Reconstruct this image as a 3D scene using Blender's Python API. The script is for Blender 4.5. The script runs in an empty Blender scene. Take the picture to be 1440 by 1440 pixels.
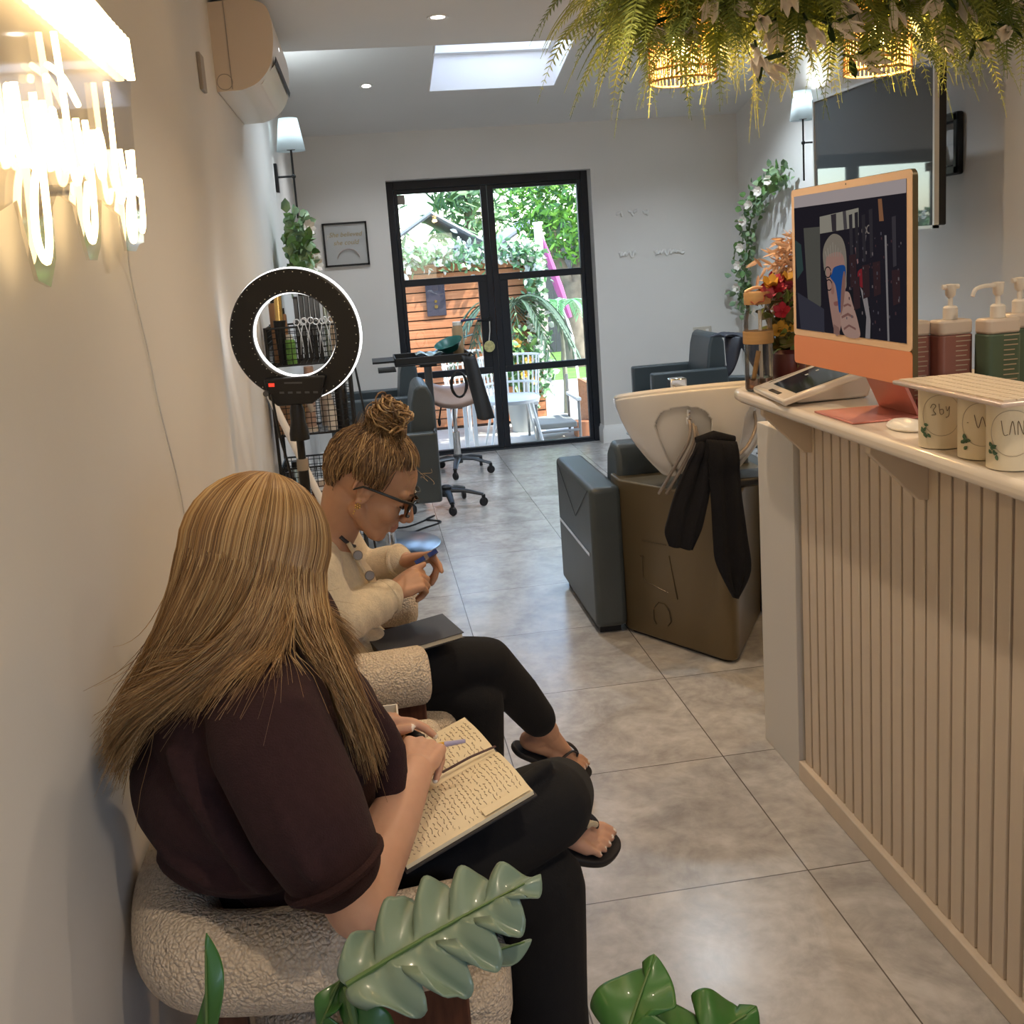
import bpy, bmesh, math, random
import numpy as np
from mathutils import Vector, Matrix, Euler
PI = math.pi
random.seed(7); rng = np.random.default_rng(7)
SC = bpy.context.scene
COL = SC.collection

# ------------------------------------------------------------------ helpers
class MB:
    def __init__(s): s.v = []; s.f = []; s.m = []
    def add(s, vs, fs, mi=0):
        b = len(s.v); s.v.extend([tuple(p) for p in vs])
        s.f.extend([tuple(b + i for i in f) for f in fs]); s.m.extend([mi] * len(fs)); return s
    def box(s, c, d, rot=None, mi=0):
        x, y, z = d[0] / 2, d[1] / 2, d[2] / 2
        vs = [Vector(p) for p in ((-x,-y,-z),(x,-y,-z),(x,y,-z),(-x,y,-z),(-x,-y,z),(x,-y,z),(x,y,z),(-x,y,z))]
        if rot is not None: R = Euler(rot).to_matrix(); vs = [R @ v for v in vs]
        vs = [v + Vector(c) for v in vs]
        return s.add(vs, [(0,3,2,1),(4,5,6,7),(0,1,5,4),(1,2,6,5),(2,3,7,6),(3,0,4,7)], mi)
    def bx(s, x0, x1, y0, y1, z0, z1, mi=0):
        return s.box(((x0+x1)/2,(y0+y1)/2,(z0+z1)/2), (x1-x0,y1-y0,z1-z0), None, mi)
    def tube(s, pts, r, n=8, cap=True, closed=False, mi=0, flat=1.0):
        pts = [Vector(p) for p in pts]; k = len(pts)
        rs = r if hasattr(r, '__len__') else [r] * k
        vs = []; up = None
        for i in range(k):
            a = pts[(i-1) % k] if closed or i > 0 else pts[i]
            b = pts[(i+1) % k] if closed or i < k-1 else pts[i]
            t = (b - a)
            if t.length < 1e-9: t = Vector((0,0,1))
            t.normalize()
            if up is None:
                up = Vector((0,0,1)) if abs(t.z) < .9 else Vector((1,0,0))
            u = up - t * up.dot(t)
            if u.length < 1e-6: u = t.orthogonal()
            u.normalize(); w = t.cross(u); up = u
            for j in range(n):
                q = 2*PI*j/n
                vs.append(pts[i] + (u*math.cos(q)*flat + w*math.sin(q)) * rs[i])
        fs = []
        for i in range(k if closed else k-1):
            i2 = (i+1) % k
            for j in range(n):
                j2 = (j+1) % n
                fs.append((i*n+j, i*n+j2, i2*n+j2, i2*n+j))
        if cap and not closed:
            fs.append(tuple(range(n-1,-1,-1))); fs.append(tuple((k-1)*n+j for j in range(n)))
        return s.add(vs, fs, mi)
    def lathe(s, prof, c=(0,0,0), n=28, mi=0, rot=None, sx=1, sy=1):
        vs = []; fs = []; k = len(prof)
        R = Euler(rot).to_matrix() if rot is not None else None
        for (r, z) in prof:
            for j in range(n):
                p = Vector((r*math.cos(2*PI*j/n)*sx, r*math.sin(2*PI*j/n)*sy, z))
                if R is not None: p = R @ p
                vs.append(p + Vector(c))
        for i in range(k-1):
            for j in range(n):
                j2 = (j+1) % n
                fs.append((i*n+j, i*n+j2, (i+1)*n+j2, (i+1)*n+j))
        if prof[0][0] > 1e-5: fs.append(tuple(range(n-1,-1,-1)))
        if prof[-1][0] > 1e-5: fs.append(tuple((k-1)*n+j for j in range(n)))
        return s.add(vs, fs, mi)
    def prism(s, poly, o, u, v, th, mi=0):
        o, u, v = Vector(o), Vector(u), Vector(v); w = u.cross(v).normalized()*th; k = len(poly)
        vs = [o+u*a+v*b for a, b in poly] + [o+u*a+v*b+w for a, b in poly]
        fs = [tuple(range(k-1,-1,-1)), tuple(range(k, 2*k))] + [(i,(i+1)%k,k+(i+1)%k,k+i) for i in range(k)]
        return s.add(vs, fs, mi)
    def ell(s, c, r, rot=None, n=20, mi=0):
        if not hasattr(r, '__len__'): r = (r, r, r)
        m = n//2; vs = [Vector((0,0,-1))]
        for i in range(1, m):
            a = -PI/2 + PI*i/m
            for j in range(n): vs.append(Vector((math.cos(a)*math.cos(2*PI*j/n), math.cos(a)*math.sin(2*PI*j/n), math.sin(a))))
        vs.append(Vector((0,0,1))); L = len(vs)-1; fs = []
        for j in range(n): fs.append((0, 1+(j+1)%n, 1+j)); fs.append((L, L-n+j, L-n+(j+1)%n))
        for i in range(m-2):
            for j in range(n):
                a = 1+i*n
                fs.append((a+j, a+(j+1)%n, a+n+(j+1)%n, a+n+j))
        R = rot if isinstance(rot, Matrix) else (Euler(rot).to_matrix() if rot is not None else None)
        o = []
        for q in vs:
            q = Vector((q.x*r[0], q.y*r[1], q.z*r[2]))
            if R is not None: q = R @ q
            o.append(q + Vector(c))
        return s.add(o, fs, mi)
    def cap(s, a, b, ra, rb, n=14, mi=0):
        a, b = Vector(a), Vector(b); d = b-a; L = max(d.length, 1e-6); d = d/L
        pts = []; rs = []
        for q in (-90,-60,-30,0):
            pts.append(a + d*ra*math.sin(math.radians(q))); rs.append(max(1e-4, ra*math.cos(math.radians(q))))
        for q in (0,30,60,90):
            pts.append(b + d*rb*math.sin(math.radians(q))); rs.append(max(1e-4, rb*math.cos(math.radians(q))))
        return s.tube(pts, rs, n, True, False, mi)
    def chain(s, pts, rs, n=14, mi=0):
        for i in range(len(pts)-1): s.cap(pts[i], pts[i+1], rs[i], rs[i+1], n, mi)
        return s
    def grid(s, fn, nu, nv, mi=0, closeu=False):
        vs = [fn(i/(nu if closeu else nu-1), j/(nv-1)) for i in range(nu) for j in range(nv)]
        fs = []
        for i in range(nu if closeu else nu-1):
            for j in range(nv-1):
                i2 = (i+1) % nu
                fs.append((i*nv+j, i2*nv+j, i2*nv+j+1, i*nv+j+1))
        return s.add(vs, fs, mi)

def mesh_of(name, mb, mats, ang=38):
    me = bpy.data.meshes.new(name)
    me.from_pydata([tuple(p) for p in mb.v], [], mb.f)
    for m in (mats if isinstance(mats, (list, tuple)) else [mats]): me.materials.append(m)
    n = len(me.polygons)
    if n and any(mb.m): me.polygons.foreach_set('material_index', mb.m)
    me.polygons.foreach_set('use_smooth', [True]*n)
    if ang is not None: me.set_sharp_from_angle(angle=math.radians(ang))
    me.update(); return me

def adopt(o, parent):
    if parent is None: return
    o.parent = parent
    if parent.parent is None: o.matrix_parent_inverse = parent.matrix_basis.inverted()

def tag(o, label=None, cat=None, group=None, kind=None):
    if label: o['label'] = label
    if cat: o['category'] = cat
    if group: o['group'] = group
    if kind: o['kind'] = kind
    return o

def obj(name, mb, mats, parent=None, bevel=0, seg=2, sub=0, solid=0, ang=38, label=None):
    me = mesh_of(name, mb, mats, ang) if isinstance(mb, MB) else mb
    o = bpy.data.objects.new(name, me); COL.objects.link(o)
    if solid:
        m = o.modifiers.new('s', 'SOLIDIFY'); m.thickness = solid; m.offset = 0
    if bevel:
        m = o.modifiers.new('b', 'BEVEL'); m.width = bevel; m.segments = seg; m.limit_method = 'ANGLE'; m.angle_limit = math.radians(40); m.harden_normals = False
    if sub:
        m = o.modifiers.new('d', 'SUBSURF'); m.levels = sub; m.render_levels = sub
    adopt(o, parent)
    if label: o['label'] = label
    return o

def thing(name, label, cat, loc=(0,0,0), rz=0, group=None):
    o = bpy.data.objects.new(name, None); COL.objects.link(o); o.empty_display_size = .1
    o.location = loc; o.rotation_euler = (0,0,rz)
    return tag(o, label, cat, group)

def single(name, mb, mats, label, cat, group=None, **k):
    return tag(obj(name, mb, mats, **k), label, cat, group)

def struct(name, mb, mats, parent=None, **k):
    o = obj(name, mb, mats, parent, **k)
    if parent is None: o['kind'] = 'structure'
    return o

def dup(root, loc, rz=None, label=None):
    def cp(o, parent):
        c = o.copy(); COL.objects.link(c)
        if parent is not None:
            c.parent = parent; c.matrix_parent_inverse = o.matrix_parent_inverse
        for ch in list(kids.get(o.name, [])): cp(ch, c)
        return c
    kids = {}
    for o in list(bpy.data.objects):
        if o.parent: kids.setdefault(o.parent.name, []).append(o)
    r = cp(root, None); r.location = loc
    if rz is not None: r.rotation_euler = (0,0,rz)
    if label: r['label'] = label
    return r

def bez(p0, p1, p2, n=12):
    p0, p1, p2 = Vector(p0), Vector(p1), Vector(p2)
    return [p0*(1-t)**2 + p1*2*t*(1-t) + p2*t*t for t in [i/(n-1) for i in range(n)]]
def bez3(p0, p1, p2, p3, n=14):
    p0, p1, p2, p3 = map(Vector, (p0, p1, p2, p3))
    return [p0*(1-t)**3 + p1*3*t*(1-t)**2 + p2*3*t*t*(1-t) + p3*t**3 for t in [i/(n-1) for i in range(n)]]
def spline(pts, n=8, closed=False):
    pts = [Vector(p) for p in pts]; k = len(pts); out = []
    for i in range(k if closed else k-1):
        g = lambda q: pts[q % k] if closed else pts[min(max(q,0),k-1)]
        a, b, c, d = g(i-1), g(i), g(i+1), g(i+2)
        for j in range(n):
            t = j/n
            out.append(.5*((2*b)+(c-a)*t+(2*a-5*b+4*c-d)*t*t+(3*b-a-3*c+d)*t**3))
    if not closed: out.append(pts[-1])
    return out

def fused(mb, voxel=.005, it=3, fac=.5):
    """union the shapes in mb into one continuous skin"""
    me = bpy.data.meshes.new('t'); me.from_pydata([tuple(p) for p in mb.v], [], mb.f)
    o = bpy.data.objects.new('t', me); COL.objects.link(o)
    m = o.modifiers.new('r', 'REMESH'); m.mode = 'VOXEL'; m.voxel_size = voxel; m.adaptivity = 0
    if it:
        m = o.modifiers.new('m', 'SMOOTH'); m.iterations = it; m.factor = fac
    dg = bpy.context.evaluated_depsgraph_get(); dg.update()
    out = bpy.data.meshes.new_from_object(o.evaluated_get(dg))
    bpy.data.objects.remove(o); bpy.data.meshes.remove(me)
    out.polygons.foreach_set('use_smooth', [True]*len(out.polygons))
    return out

def verts_np(me):
    a = np.empty(len(me.vertices)*3); me.vertices.foreach_get('co', a); return a.reshape(-1,3)

# ------------------------------------------------------------------ materials
def nd(nt, t, **k):
    n = nt.nodes.new(t)
    for a, b in k.items(): setattr(n, a, b)
    return n
def mat(name, col, rough=.5, metal=0, var=0, vscale=8, bump=0, bscale=60, stretch=None, spec=.5, trans=0, emit=None, estr=0, sss=0, sheen=0, coat=0, col2=None, ior=1.45, detail=3, rvar=0, alpha=None):
    m = bpy.data.materials.new(name); m.use_nodes = True; nt = m.node_tree
    b = nt.nodes['Principled BSDF']; L = nt.links.new
    c = tuple(col)+(1,)
    b.inputs['Base Color'].default_value = c; b.inputs['Roughness'].default_value = rough
    b.inputs['Metallic'].default_value = metal; b.inputs['IOR'].default_value = ior
    b.inputs['Specular IOR Level'].default_value = spec
    b.inputs['Transmission Weight'].default_value = trans
    if sss:
        b.inputs['Subsurface Weight'].default_value = sss; b.inputs['Subsurface Radius'].default_value = (.012,.005,.003); b.inputs['Subsurface Scale'].default_value = 1
    if sheen: b.inputs['Sheen Weight'].default_value = sheen; b.inputs['Sheen Roughness'].default_value = .5
    if coat: b.inputs['Coat Weight'].default_value = coat; b.inputs['Coat Roughness'].default_value = .08
    if emit is not None:
        b.inputs['Emission Color'].default_value = tuple(emit)+(1,); b.inputs['Emission Strength'].default_value = estr
    if alpha is not None: b.inputs['Alpha'].default_value = alpha
    if var or bump or col2:
        tc = nd(nt, 'ShaderNodeTexCoord'); mp = nd(nt, 'ShaderNodeMapping')
        L(tc.outputs['Object'], mp.inputs['Vector'])
        if stretch: mp.inputs['Scale'].default_value = stretch
        if var or col2:
            n = nd(nt, 'ShaderNodeTexNoise'); n.inputs['Scale'].default_value = vscale; n.inputs['Detail'].default_value = detail
            L(mp.outputs[0], n.inputs['Vector'])
            mx = nd(nt, 'ShaderNodeMix', data_type='RGBA')
            c2 = col2 if col2 else tuple(max(0, x*(1-var)) for x in col)
            mx.inputs[6].default_value = c; mx.inputs[7].default_value = tuple(c2)+(1,)
            rp = nd(nt, 'ShaderNodeValToRGB'); rp.color_ramp.elements[0].position = .35; rp.color_ramp.elements[1].position = .65
            L(n.outputs['Fac'], rp.inputs['Fac']); L(rp.outputs['Color'], mx.inputs[0]); L(mx.outputs[2], b.inputs['Base Color'])
        if bump:
            n2 = nd(nt, 'ShaderNodeTexNoise'); n2.inputs['Scale'].default_value = bscale; n2.inputs['Detail'].default_value = 2
            L(mp.outputs[0], n2.inputs['Vector'])
            bp = nd(nt, 'ShaderNodeBump'); bp.inputs['Strength'].default_value = bump; bp.inputs['Distance'].default_value = .004
            L(n2.outputs['Fac'], bp.inputs['Height']); L(bp.outputs['Normal'], b.inputs['Normal'])
    return m

M = {}
def boucle_mat():
    m = mat('cream_boucle', (.74,.62,.48), .95, sheen=.2); nt = m.node_tree; L = nt.links.new; b = nt.nodes['Principled BSDF']
    tc = nd(nt,'ShaderNodeTexCoord'); n = nd(nt,'ShaderNodeTexNoise'); n.inputs['Scale'].default_value = 60; L(tc.outputs['Object'], n.inputs['Vector'])
    ad = nd(nt,'ShaderNodeMix', data_type='RGBA'); ad.inputs[0].default_value = .012; L(tc.outputs['Object'], ad.inputs[6]); L(n.outputs['Color'], ad.inputs[7])
    v = nd(nt,'ShaderNodeTexVoronoi'); v.inputs['Scale'].default_value = 190; L(ad.outputs[2], v.inputs['Vector'])
    mx = nd(nt,'ShaderNodeMix', data_type='RGBA'); mx.inputs[6].default_value = (.88,.75,.59,1); mx.inputs[7].default_value = (.60,.48,.35,1); L(v.outputs['Distance'], mx.inputs[0]); L(mx.outputs[2], b.inputs['Base Color'])
    bp = nd(nt,'ShaderNodeBump'); bp.invert = True; bp.inputs['Strength'].default_value = .9; bp.inputs['Distance'].default_value = .006; L(v.outputs['Distance'], bp.inputs['Height']); L(bp.outputs[0], b.inputs['Normal'])
    return m
M['wall'] = mat('wall_paint', (.74,.715,.68), .75, var=.03, vscale=2, bump=.05, bscale=120)
M['ceil'] = mat('ceiling_paint', (.76,.75,.735), .8, var=.02, vscale=2)
M['white'] = mat('white_gloss_paint', (.8,.79,.77), .4)
M['whiteplastic'] = mat('white_plastic', (.78,.74,.68), .35)
M['black'] = mat('black_plastic', (.012,.012,.013), .42)
M['blackmetal'] = mat('black_metal', (.015,.016,.018), .4, metal=.3)
M['doorsteel'] = mat('dark_steel_door', (.012,.016,.024), .45)
M['chrome'] = mat('chrome', (.75,.75,.76), .12, metal=1)
M['steel'] = mat('brushed_steel', (.6,.6,.6), .28, metal=1)
M['gunmetal'] = mat('grey_metal', (.12,.125,.135), .4, metal=.7)
M['leather'] = mat('dark_grey_leather', (.062,.076,.082), .40, var=.15, vscale=5, bump=.12, bscale=160)
M['boucle'] = boucle_mat()
M['walnut'] = mat('reddish_brown_wood', (.13,.047,.025), .45, col2=(.075,.026,.014), vscale=14, stretch=(6,6,.7), bump=.05)
M['skin'] = mat('skin', (.60,.345,.235), .5, var=.07, vscale=26, sss=.18, bump=.04, bscale=260)
M['skin2'] = mat('skin_tanned', (.52,.285,.175), .5, var=.08, vscale=26, sss=.18, bump=.04, bscale=260)
M['lip'] = mat('lips', (.42,.20,.15), .42, sss=.1)
M['nail'] = mat('white_nail', (.82,.77,.70), .22, coat=.4)
M['plum'] = mat('dark_plum_knit', (.034,.0115,.0125), .95, var=.2, vscale=90, bump=.35, bscale=420)
M['cream'] = mat('cream_knit', (.70,.59,.42), .95, var=.10, vscale=120, bump=.55, bscale=330, sheen=.25)
M['blackcloth'] = mat('black_trouser_cloth', (.0045,.0045,.006), .9, bump=.15, bscale=300)
M['navy'] = mat('black_towel', (.0045,.005,.009), .97, bump=.5, bscale=300)
M['rubber'] = mat('black_rubber', (.014,.013,.015), .6)
M['ceramic'] = mat('white_ceramic', (.78,.75,.71), .12, coat=.5)
M['bronze'] = mat('olive_bronze_shell', (.155,.115,.062), .33, metal=.35, var=.06, vscale=3)
M['counterpanel'] = mat('beige_slat_paint', (.66,.56,.455), .5, var=.04, vscale=3, stretch=(1,8,.6))
M['groove'] = mat('brown_groove', (.20,.145,.105), .7)
M['countertop'] = mat('cream_worktop', (.77,.69,.60), .22, coat=.3)
M['endpanel'] = mat('grey_white_panel', (.62,.60,.575), .45)
M['fern'] = mat('fern_green', (.24,.29,.05), .55, col2=(.36,.40,.09), vscale=7)
M['ferndark'] = mat('fern_deep_green', (.13,.19,.04), .6, col2=(.20,.26,.06), vscale=7)
M['petal'] = mat('cream_petal', (.86,.79,.70), .6, var=.08, vscale=20)
M['leafdark'] = mat('dark_leaf', (.02,.05,.015), .4, var=.3, vscale=20)
M['leaf'] = mat('leaf_green', (.09,.20,.05), .45, col2=(.16,.30,.08), vscale=20)
M['eucalyptus'] = mat('eucalyptus_leaf', (.16,.26,.16), .5, col2=(.30,.42,.20), vscale=25)
M['monstera'] = mat('monstera_leaf', (.155,.225,.165), .33, col2=(.19,.265,.20), vscale=9, coat=.25)
M['monstera2'] = mat('monstera_leaf_green', (.03,.115,.02), .38, col2=(.045,.15,.03), vscale=9, coat=.15)
M['stem'] = mat('green_stem', (.10,.17,.05), .5)
M['rattan'] = mat('rattan', (.55,.30,.10), .6, var=.2, vscale=30)
M['gold'] = mat('gold_metal', (.75,.50,.18), .25, metal=1)
M['paleGold'] = mat('gold_print', (.62,.50,.26), .4, metal=.3)
M['peach'] = mat('pale_peach_aluminium', (.83,.56,.35), .35)
M['orange'] = mat('orange_aluminium', (.80,.30,.14), .38)
M['rose'] = mat('rose_metal_stand', (.60,.235,.20), .35, metal=.4)
M['bamboo'] = mat('bamboo_lid', (.52,.30,.12), .55, var=.15, vscale=10, stretch=(1,1,8))
M['paperc'] = mat('cream_paper_cup', (.80,.69,.50), .7, var=.03)
M['paper'] = mat('cream_page', (.80,.70,.50), .8)
M['ink'] = mat('faint_ink', (.47,.38,.28), .8)
M['darkink'] = mat('brown_ink', (.16,.11,.07), .8)
M['key'] = mat('keyboard_key', (.66,.55,.42), .5)
M['kbd'] = mat('keyboard_rim', (.62,.50,.44), .3, metal=.3)
M['screenblack'] = mat('screen_black', (.008,.009,.011), .06)
M['tvscreen'] = mat('tv_screen', (.075,.085,.09), .025, spec=.9)
M['tvrim'] = mat('silver_rim', (.60,.60,.58), .35, metal=.3)
M['darkbook'] = mat('dark_cover', (.03,.028,.032), .5)
M['yellowpen'] = mat('yellow_pen', (.72,.40,.03), .35)
M['lavender'] = mat('pale_pen_cap', (.45,.42,.62), .3)
M['blueplastic'] = mat('blue_gadget', (.02,.045,.20), .35)
M['red'] = mat('red_plastic', (.62,.03,.03), .4)
M['redled'] = mat('red_led', (.5,.01,.01), .4, emit=(1,.04,.02), estr=1.6)
M['pinkbottle'] = mat('dusty_rose_bottle', (.27,.11,.085), .4)
M['greenbottle'] = mat('sage_green_bottle', (.085,.13,.085), .4)
M['palecap'] = mat('pale_pump', (.74,.68,.60), .35)
M['clearbottle'] = mat('pale_clear_plastic', (.62,.52,.43), .3)
M['brownbox'] = mat('brown_card', (.38,.21,.11), .7, var=.1)
M['greybeige'] = mat('grey_beige', (.34,.30,.26), .6)
M['greycloth'] = mat('charcoal_cape', (.04,.043,.048), .75, bump=.2, bscale=200)
M['capeblue'] = mat('black_nylon_cape', (.018,.020,.032), .5, bump=.1, bscale=100)
M['seatbeige'] = mat('taupe_leather', (.36,.24,.19), .35, var=.1)
M['teal'] = mat('teal_plastic', (.01,.10,.085), .35)
M['foil'] = mat('foil', (.5,.6,.58), .3, metal=.8)
M['pampas'] = mat('peach_pampas', (.74,.50,.34), .95, var=.1, vscale=40)
M['tulipred'] = mat('red_petal', (.55,.03,.06), .5, var=.2)
M['tulipyellow'] = mat('yellow_petal', (.70,.38,.05), .5, var=.2)
M['tulippink'] = mat('pink_petal', (.60,.10,.16), .5, var=.2)
M['olive'] = mat('olive_leaf', (.14,.12,.03), .6, var=.3)
M['beige_switch'] = mat('beige_switch_plate', (.55,.50,.42), .5)
M['bag_red'] = mat('crimson_pouch', (.40,.03,.07), .45)
M['bag_navy'] = mat('navy_pouch', (.03,.03,.10), .45)
M['grille'] = mat('dark_vent', (.03,.03,.032), .6)
M['acwhite'] = mat('ac_shell', (.76,.71,.64), .35)
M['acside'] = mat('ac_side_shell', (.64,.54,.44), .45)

# floor tiles: 0.61 x 0.595 m stone slabs with thin grout
def floor_mat():
    m = bpy.data.materials.new('stone_floor_tiles'); m.use_nodes = True; nt = m.node_tree; L = nt.links.new
    b = nt.nodes['Principled BSDF']; tc = nd(nt, 'ShaderNodeTexCoord'); sp = nd(nt, 'ShaderNodeSeparateXYZ'); L(tc.outputs['Object'], sp.inputs[0])
    def line(out, off, pitch, w):
        a = nd(nt, 'ShaderNodeMath', operation='ADD'); a.inputs[1].default_value = -off + pitch*50; L(out, a.inputs[0])
        d = nd(nt, 'ShaderNodeMath', operation='DIVIDE'); d.inputs[1].default_value = pitch; L(a.outputs[0], d.inputs[0])
        f = nd(nt, 'ShaderNodeMath', operation='FRACT'); L(d.outputs[0], f.inputs[0])
        s = nd(nt, 'ShaderNodeMath', operation='SUBTRACT'); s.inputs[1].default_value = .5; L(f.outputs[0], s.inputs[0])
        ab = nd(nt, 'ShaderNodeMath', operation='ABSOLUTE'); L(s.outputs[0], ab.inputs[0])
        g = nd(nt, 'ShaderNodeMath', operation='GREATER_THAN'); g.inputs[1].default_value = .5 - w/pitch/2; L(ab.outputs[0], g.inputs[0])
        fl = nd(nt, 'ShaderNodeMath', operation='FLOOR'); L(d.outputs[0], fl.inputs[0])
        return g.outputs[0], fl.outputs[0]
    lx, ix = line(sp.outputs[0], .314, .6165, .0035); ly, iy = line(sp.outputs[1], 2.135, .592, .0035)
    mx = nd(nt, 'ShaderNodeMath', operation='MAXIMUM'); L(lx, mx.inputs[0]); L(ly, mx.inputs[1])
    cb = nd(nt, 'ShaderNodeCombineXYZ'); L(ix, cb.inputs[0]); L(iy, cb.inputs[1])
    wn = nd(nt, 'ShaderNodeTexWhiteNoise'); L(cb.outputs[0], wn.inputs['Vector'])
    va = nd(nt, 'ShaderNodeVectorMath', operation='MULTIPLY_ADD'); va.inputs[1].default_value = (7,7,7); L(wn.outputs['Color'], va.inputs[0]); L(tc.outputs['Object'], va.inputs[2])
    n1 = nd(nt, 'ShaderNodeTexNoise'); n1.inputs['Scale'].default_value = 5; n1.inputs['Detail'].default_value = 9; n1.inputs['Roughness'].default_value = .68; n1.inputs['Distortion'].default_value = .6; L(va.outputs[0], n1.inputs['Vector'])
    r1 = nd(nt, 'ShaderNodeValToRGB'); e = r1.color_ramp.elements
    e[0].position = .34; e[0].color = (.365,.345,.33,1); e[1].position = .68; e[1].color = (.61,.59,.57,1)
    L(n1.outputs['Fac'], r1.inputs['Fac'])
    n2 = nd(nt, 'ShaderNodeTexNoise'); n2.inputs['Scale'].default_value = 26; n2.inputs['Detail'].default_value = 6; n2.inputs['Distortion'].default_value = .4; L(va.outputs[0], n2.inputs['Vector'])
    mm = nd(nt, 'ShaderNodeMix', data_type='RGBA', blend_type='OVERLAY'); mm.inputs[0].default_value = .28; L(r1.outputs[0], mm.inputs[6]); L(n2.outputs['Fac'], mm.inputs[7])
    g = nd(nt, 'ShaderNodeMix', data_type='RGBA'); g.inputs[7].default_value = (.13,.115,.10,1); L(mx.outputs[0], g.inputs[0]); L(mm.outputs[2], g.inputs[6]); L(g.outputs[2], b.inputs['Base Color'])
    rr = nd(nt, 'ShaderNodeMapRange'); rr.inputs[3].default_value = .20; rr.inputs[4].default_value = .28; b.inputs['Specular IOR Level'].default_value = .9; L(n2.outputs['Fac'], rr.inputs[0]); L(rr.outputs[0], b.inputs['Roughness'])
    h = nd(nt, 'ShaderNodeMath', operation='SUBTRACT'); L(n2.outputs['Fac'], h.inputs[0]); L(mx.outputs[0], h.inputs[1])
    bp = nd(nt, 'ShaderNodeBump'); bp.inputs['Strength'].default_value = .15; bp.inputs['Distance'].default_value = .002; L(h.outputs[0], bp.inputs['Height']); L(bp.outputs[0], b.inputs['Normal'])
    return m
M['floor'] = floor_mat()

def glass_mat(name, tint=(.96,.98,.97), refl=1.0, rough=0):
    m = bpy.data.materials.new(name); m.use_nodes = True; nt = m.node_tree; L = nt.links.new
    nt.nodes.remove(nt.nodes['Principled BSDF']); out = nt.nodes['Material Output']
    t = nd(nt, 'ShaderNodeBsdfTransparent'); t.inputs[0].default_value = tuple(tint)+(1,)
    g = nd(nt, 'ShaderNodeBsdfGlossy'); g.inputs['Roughness'].default_value = rough
    f = nd(nt, 'ShaderNodeFresnel'); f.inputs[0].default_value = 1.45
    k = nd(nt, 'ShaderNodeMath', operation='MULTIPLY'); k.inputs[1].default_value = refl; L(f.outputs[0], k.inputs[0])
    mx = nd(nt, 'ShaderNodeMixShader'); L(k.outputs[0], mx.inputs[0]); L(t.outputs[0], mx.inputs[1]); L(g.outputs[0], mx.inputs[2]); L(mx.outputs[0], out.inputs[0])
    return m
M['glass'] = glass_mat('window_glass')
M['jar'] = glass_mat('jar_glass', (.97,.96,.94), .9, .02)
M['acrylic'] = glass_mat('clear_acrylic', (.95,.93,.90), .3, .05)
M['lens'] = glass_mat('spectacle_lens', (.88,.90,.93), 1.6)
def trans_mat(name, col, w=.6, emit=None, estr=0):
    m = bpy.data.materials.new(name); m.use_nodes = True; nt = m.node_tree; L = nt.links.new
    nt.nodes.remove(nt.nodes['Principled BSDF']); out = nt.nodes['Material Output']
    d = nd(nt, 'ShaderNodeBsdfDiffuse'); d.inputs[0].default_value = tuple(col)+(1,)
    t = nd(nt, 'ShaderNodeBsdfTranslucent'); t.inputs[0].default_value = tuple(col)+(1,)
    mx = nd(nt, 'ShaderNodeMixShader'); mx.inputs[0].default_value = w; L(d.outputs[0], mx.inputs[1]); L(t.outputs[0], mx.inputs[2])
    last = mx.outputs[0]
    if emit:
        e = nd(nt, 'ShaderNodeEmission'); e.inputs[0].default_value = tuple(emit)+(1,); e.inputs[1].default_value = estr
        a = nd(nt, 'ShaderNodeAddShader'); L(last, a.inputs[0]); L(e.outputs[0], a.inputs[1]); last = a.outputs[0]
    L(last, out.inputs[0]); return m
M['frost'] = trans_mat('frosted_rooflight', (.93,.96,.99), 1.0)
M['shade'] = trans_mat('white_lampshade', (.80,.86,.88), .55)
def emit_mat(name, col, s):
    m = bpy.data.materials.new(name); m.use_nodes = True; nt = m.node_tree
    nt.nodes.remove(nt.nodes['Principled BSDF']); e = nd(nt, 'ShaderNodeEmission')
    e.inputs[0].default_value = tuple(col)+(1,); e.inputs[1].default_value = s
    nt.links.new(e.outputs[0], nt.nodes['Material Output'].inputs[0]); return m
M['neon'] = emit_mat('warm_neon', (1,.72,.36), 7.5)
M['led'] = emit_mat('white_led', (1,.97,.95), 2.6)
M['bulb'] = emit_mat('warm_bulb', (1,.62,.22), 30)
M['coolbulb'] = emit_mat('cool_bulb', (.88,.97,1), 40)
M['downlight'] = emit_mat('downlight_lens', (1,.92,.82), 9)
def scr(name, col, s=.30): return emit_mat(name, col, s)

# ------------------------------------------------------------------ camera
CR = ((0.987,-0.144747,-0.069856),(-0.093977,-0.167161,-0.981441),(0.130384,0.975246,-0.178591))
cam = bpy.data.cameras.new('camera'); camo = bpy.data.objects.new('camera', cam); COL.objects.link(camo)
rt, dn, fw = (Vector(r).normalized() for r in CR)
camo.matrix_world = Matrix.Translation((0,0,1.5)) @ Matrix((rt, -dn, -fw)).transposed().to_4x4()
cam.sensor_width = 36; cam.lens = 36; cam.shift_y = -.0662; cam.clip_start = .05; cam.clip_end = 200
SC.camera = camo

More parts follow.
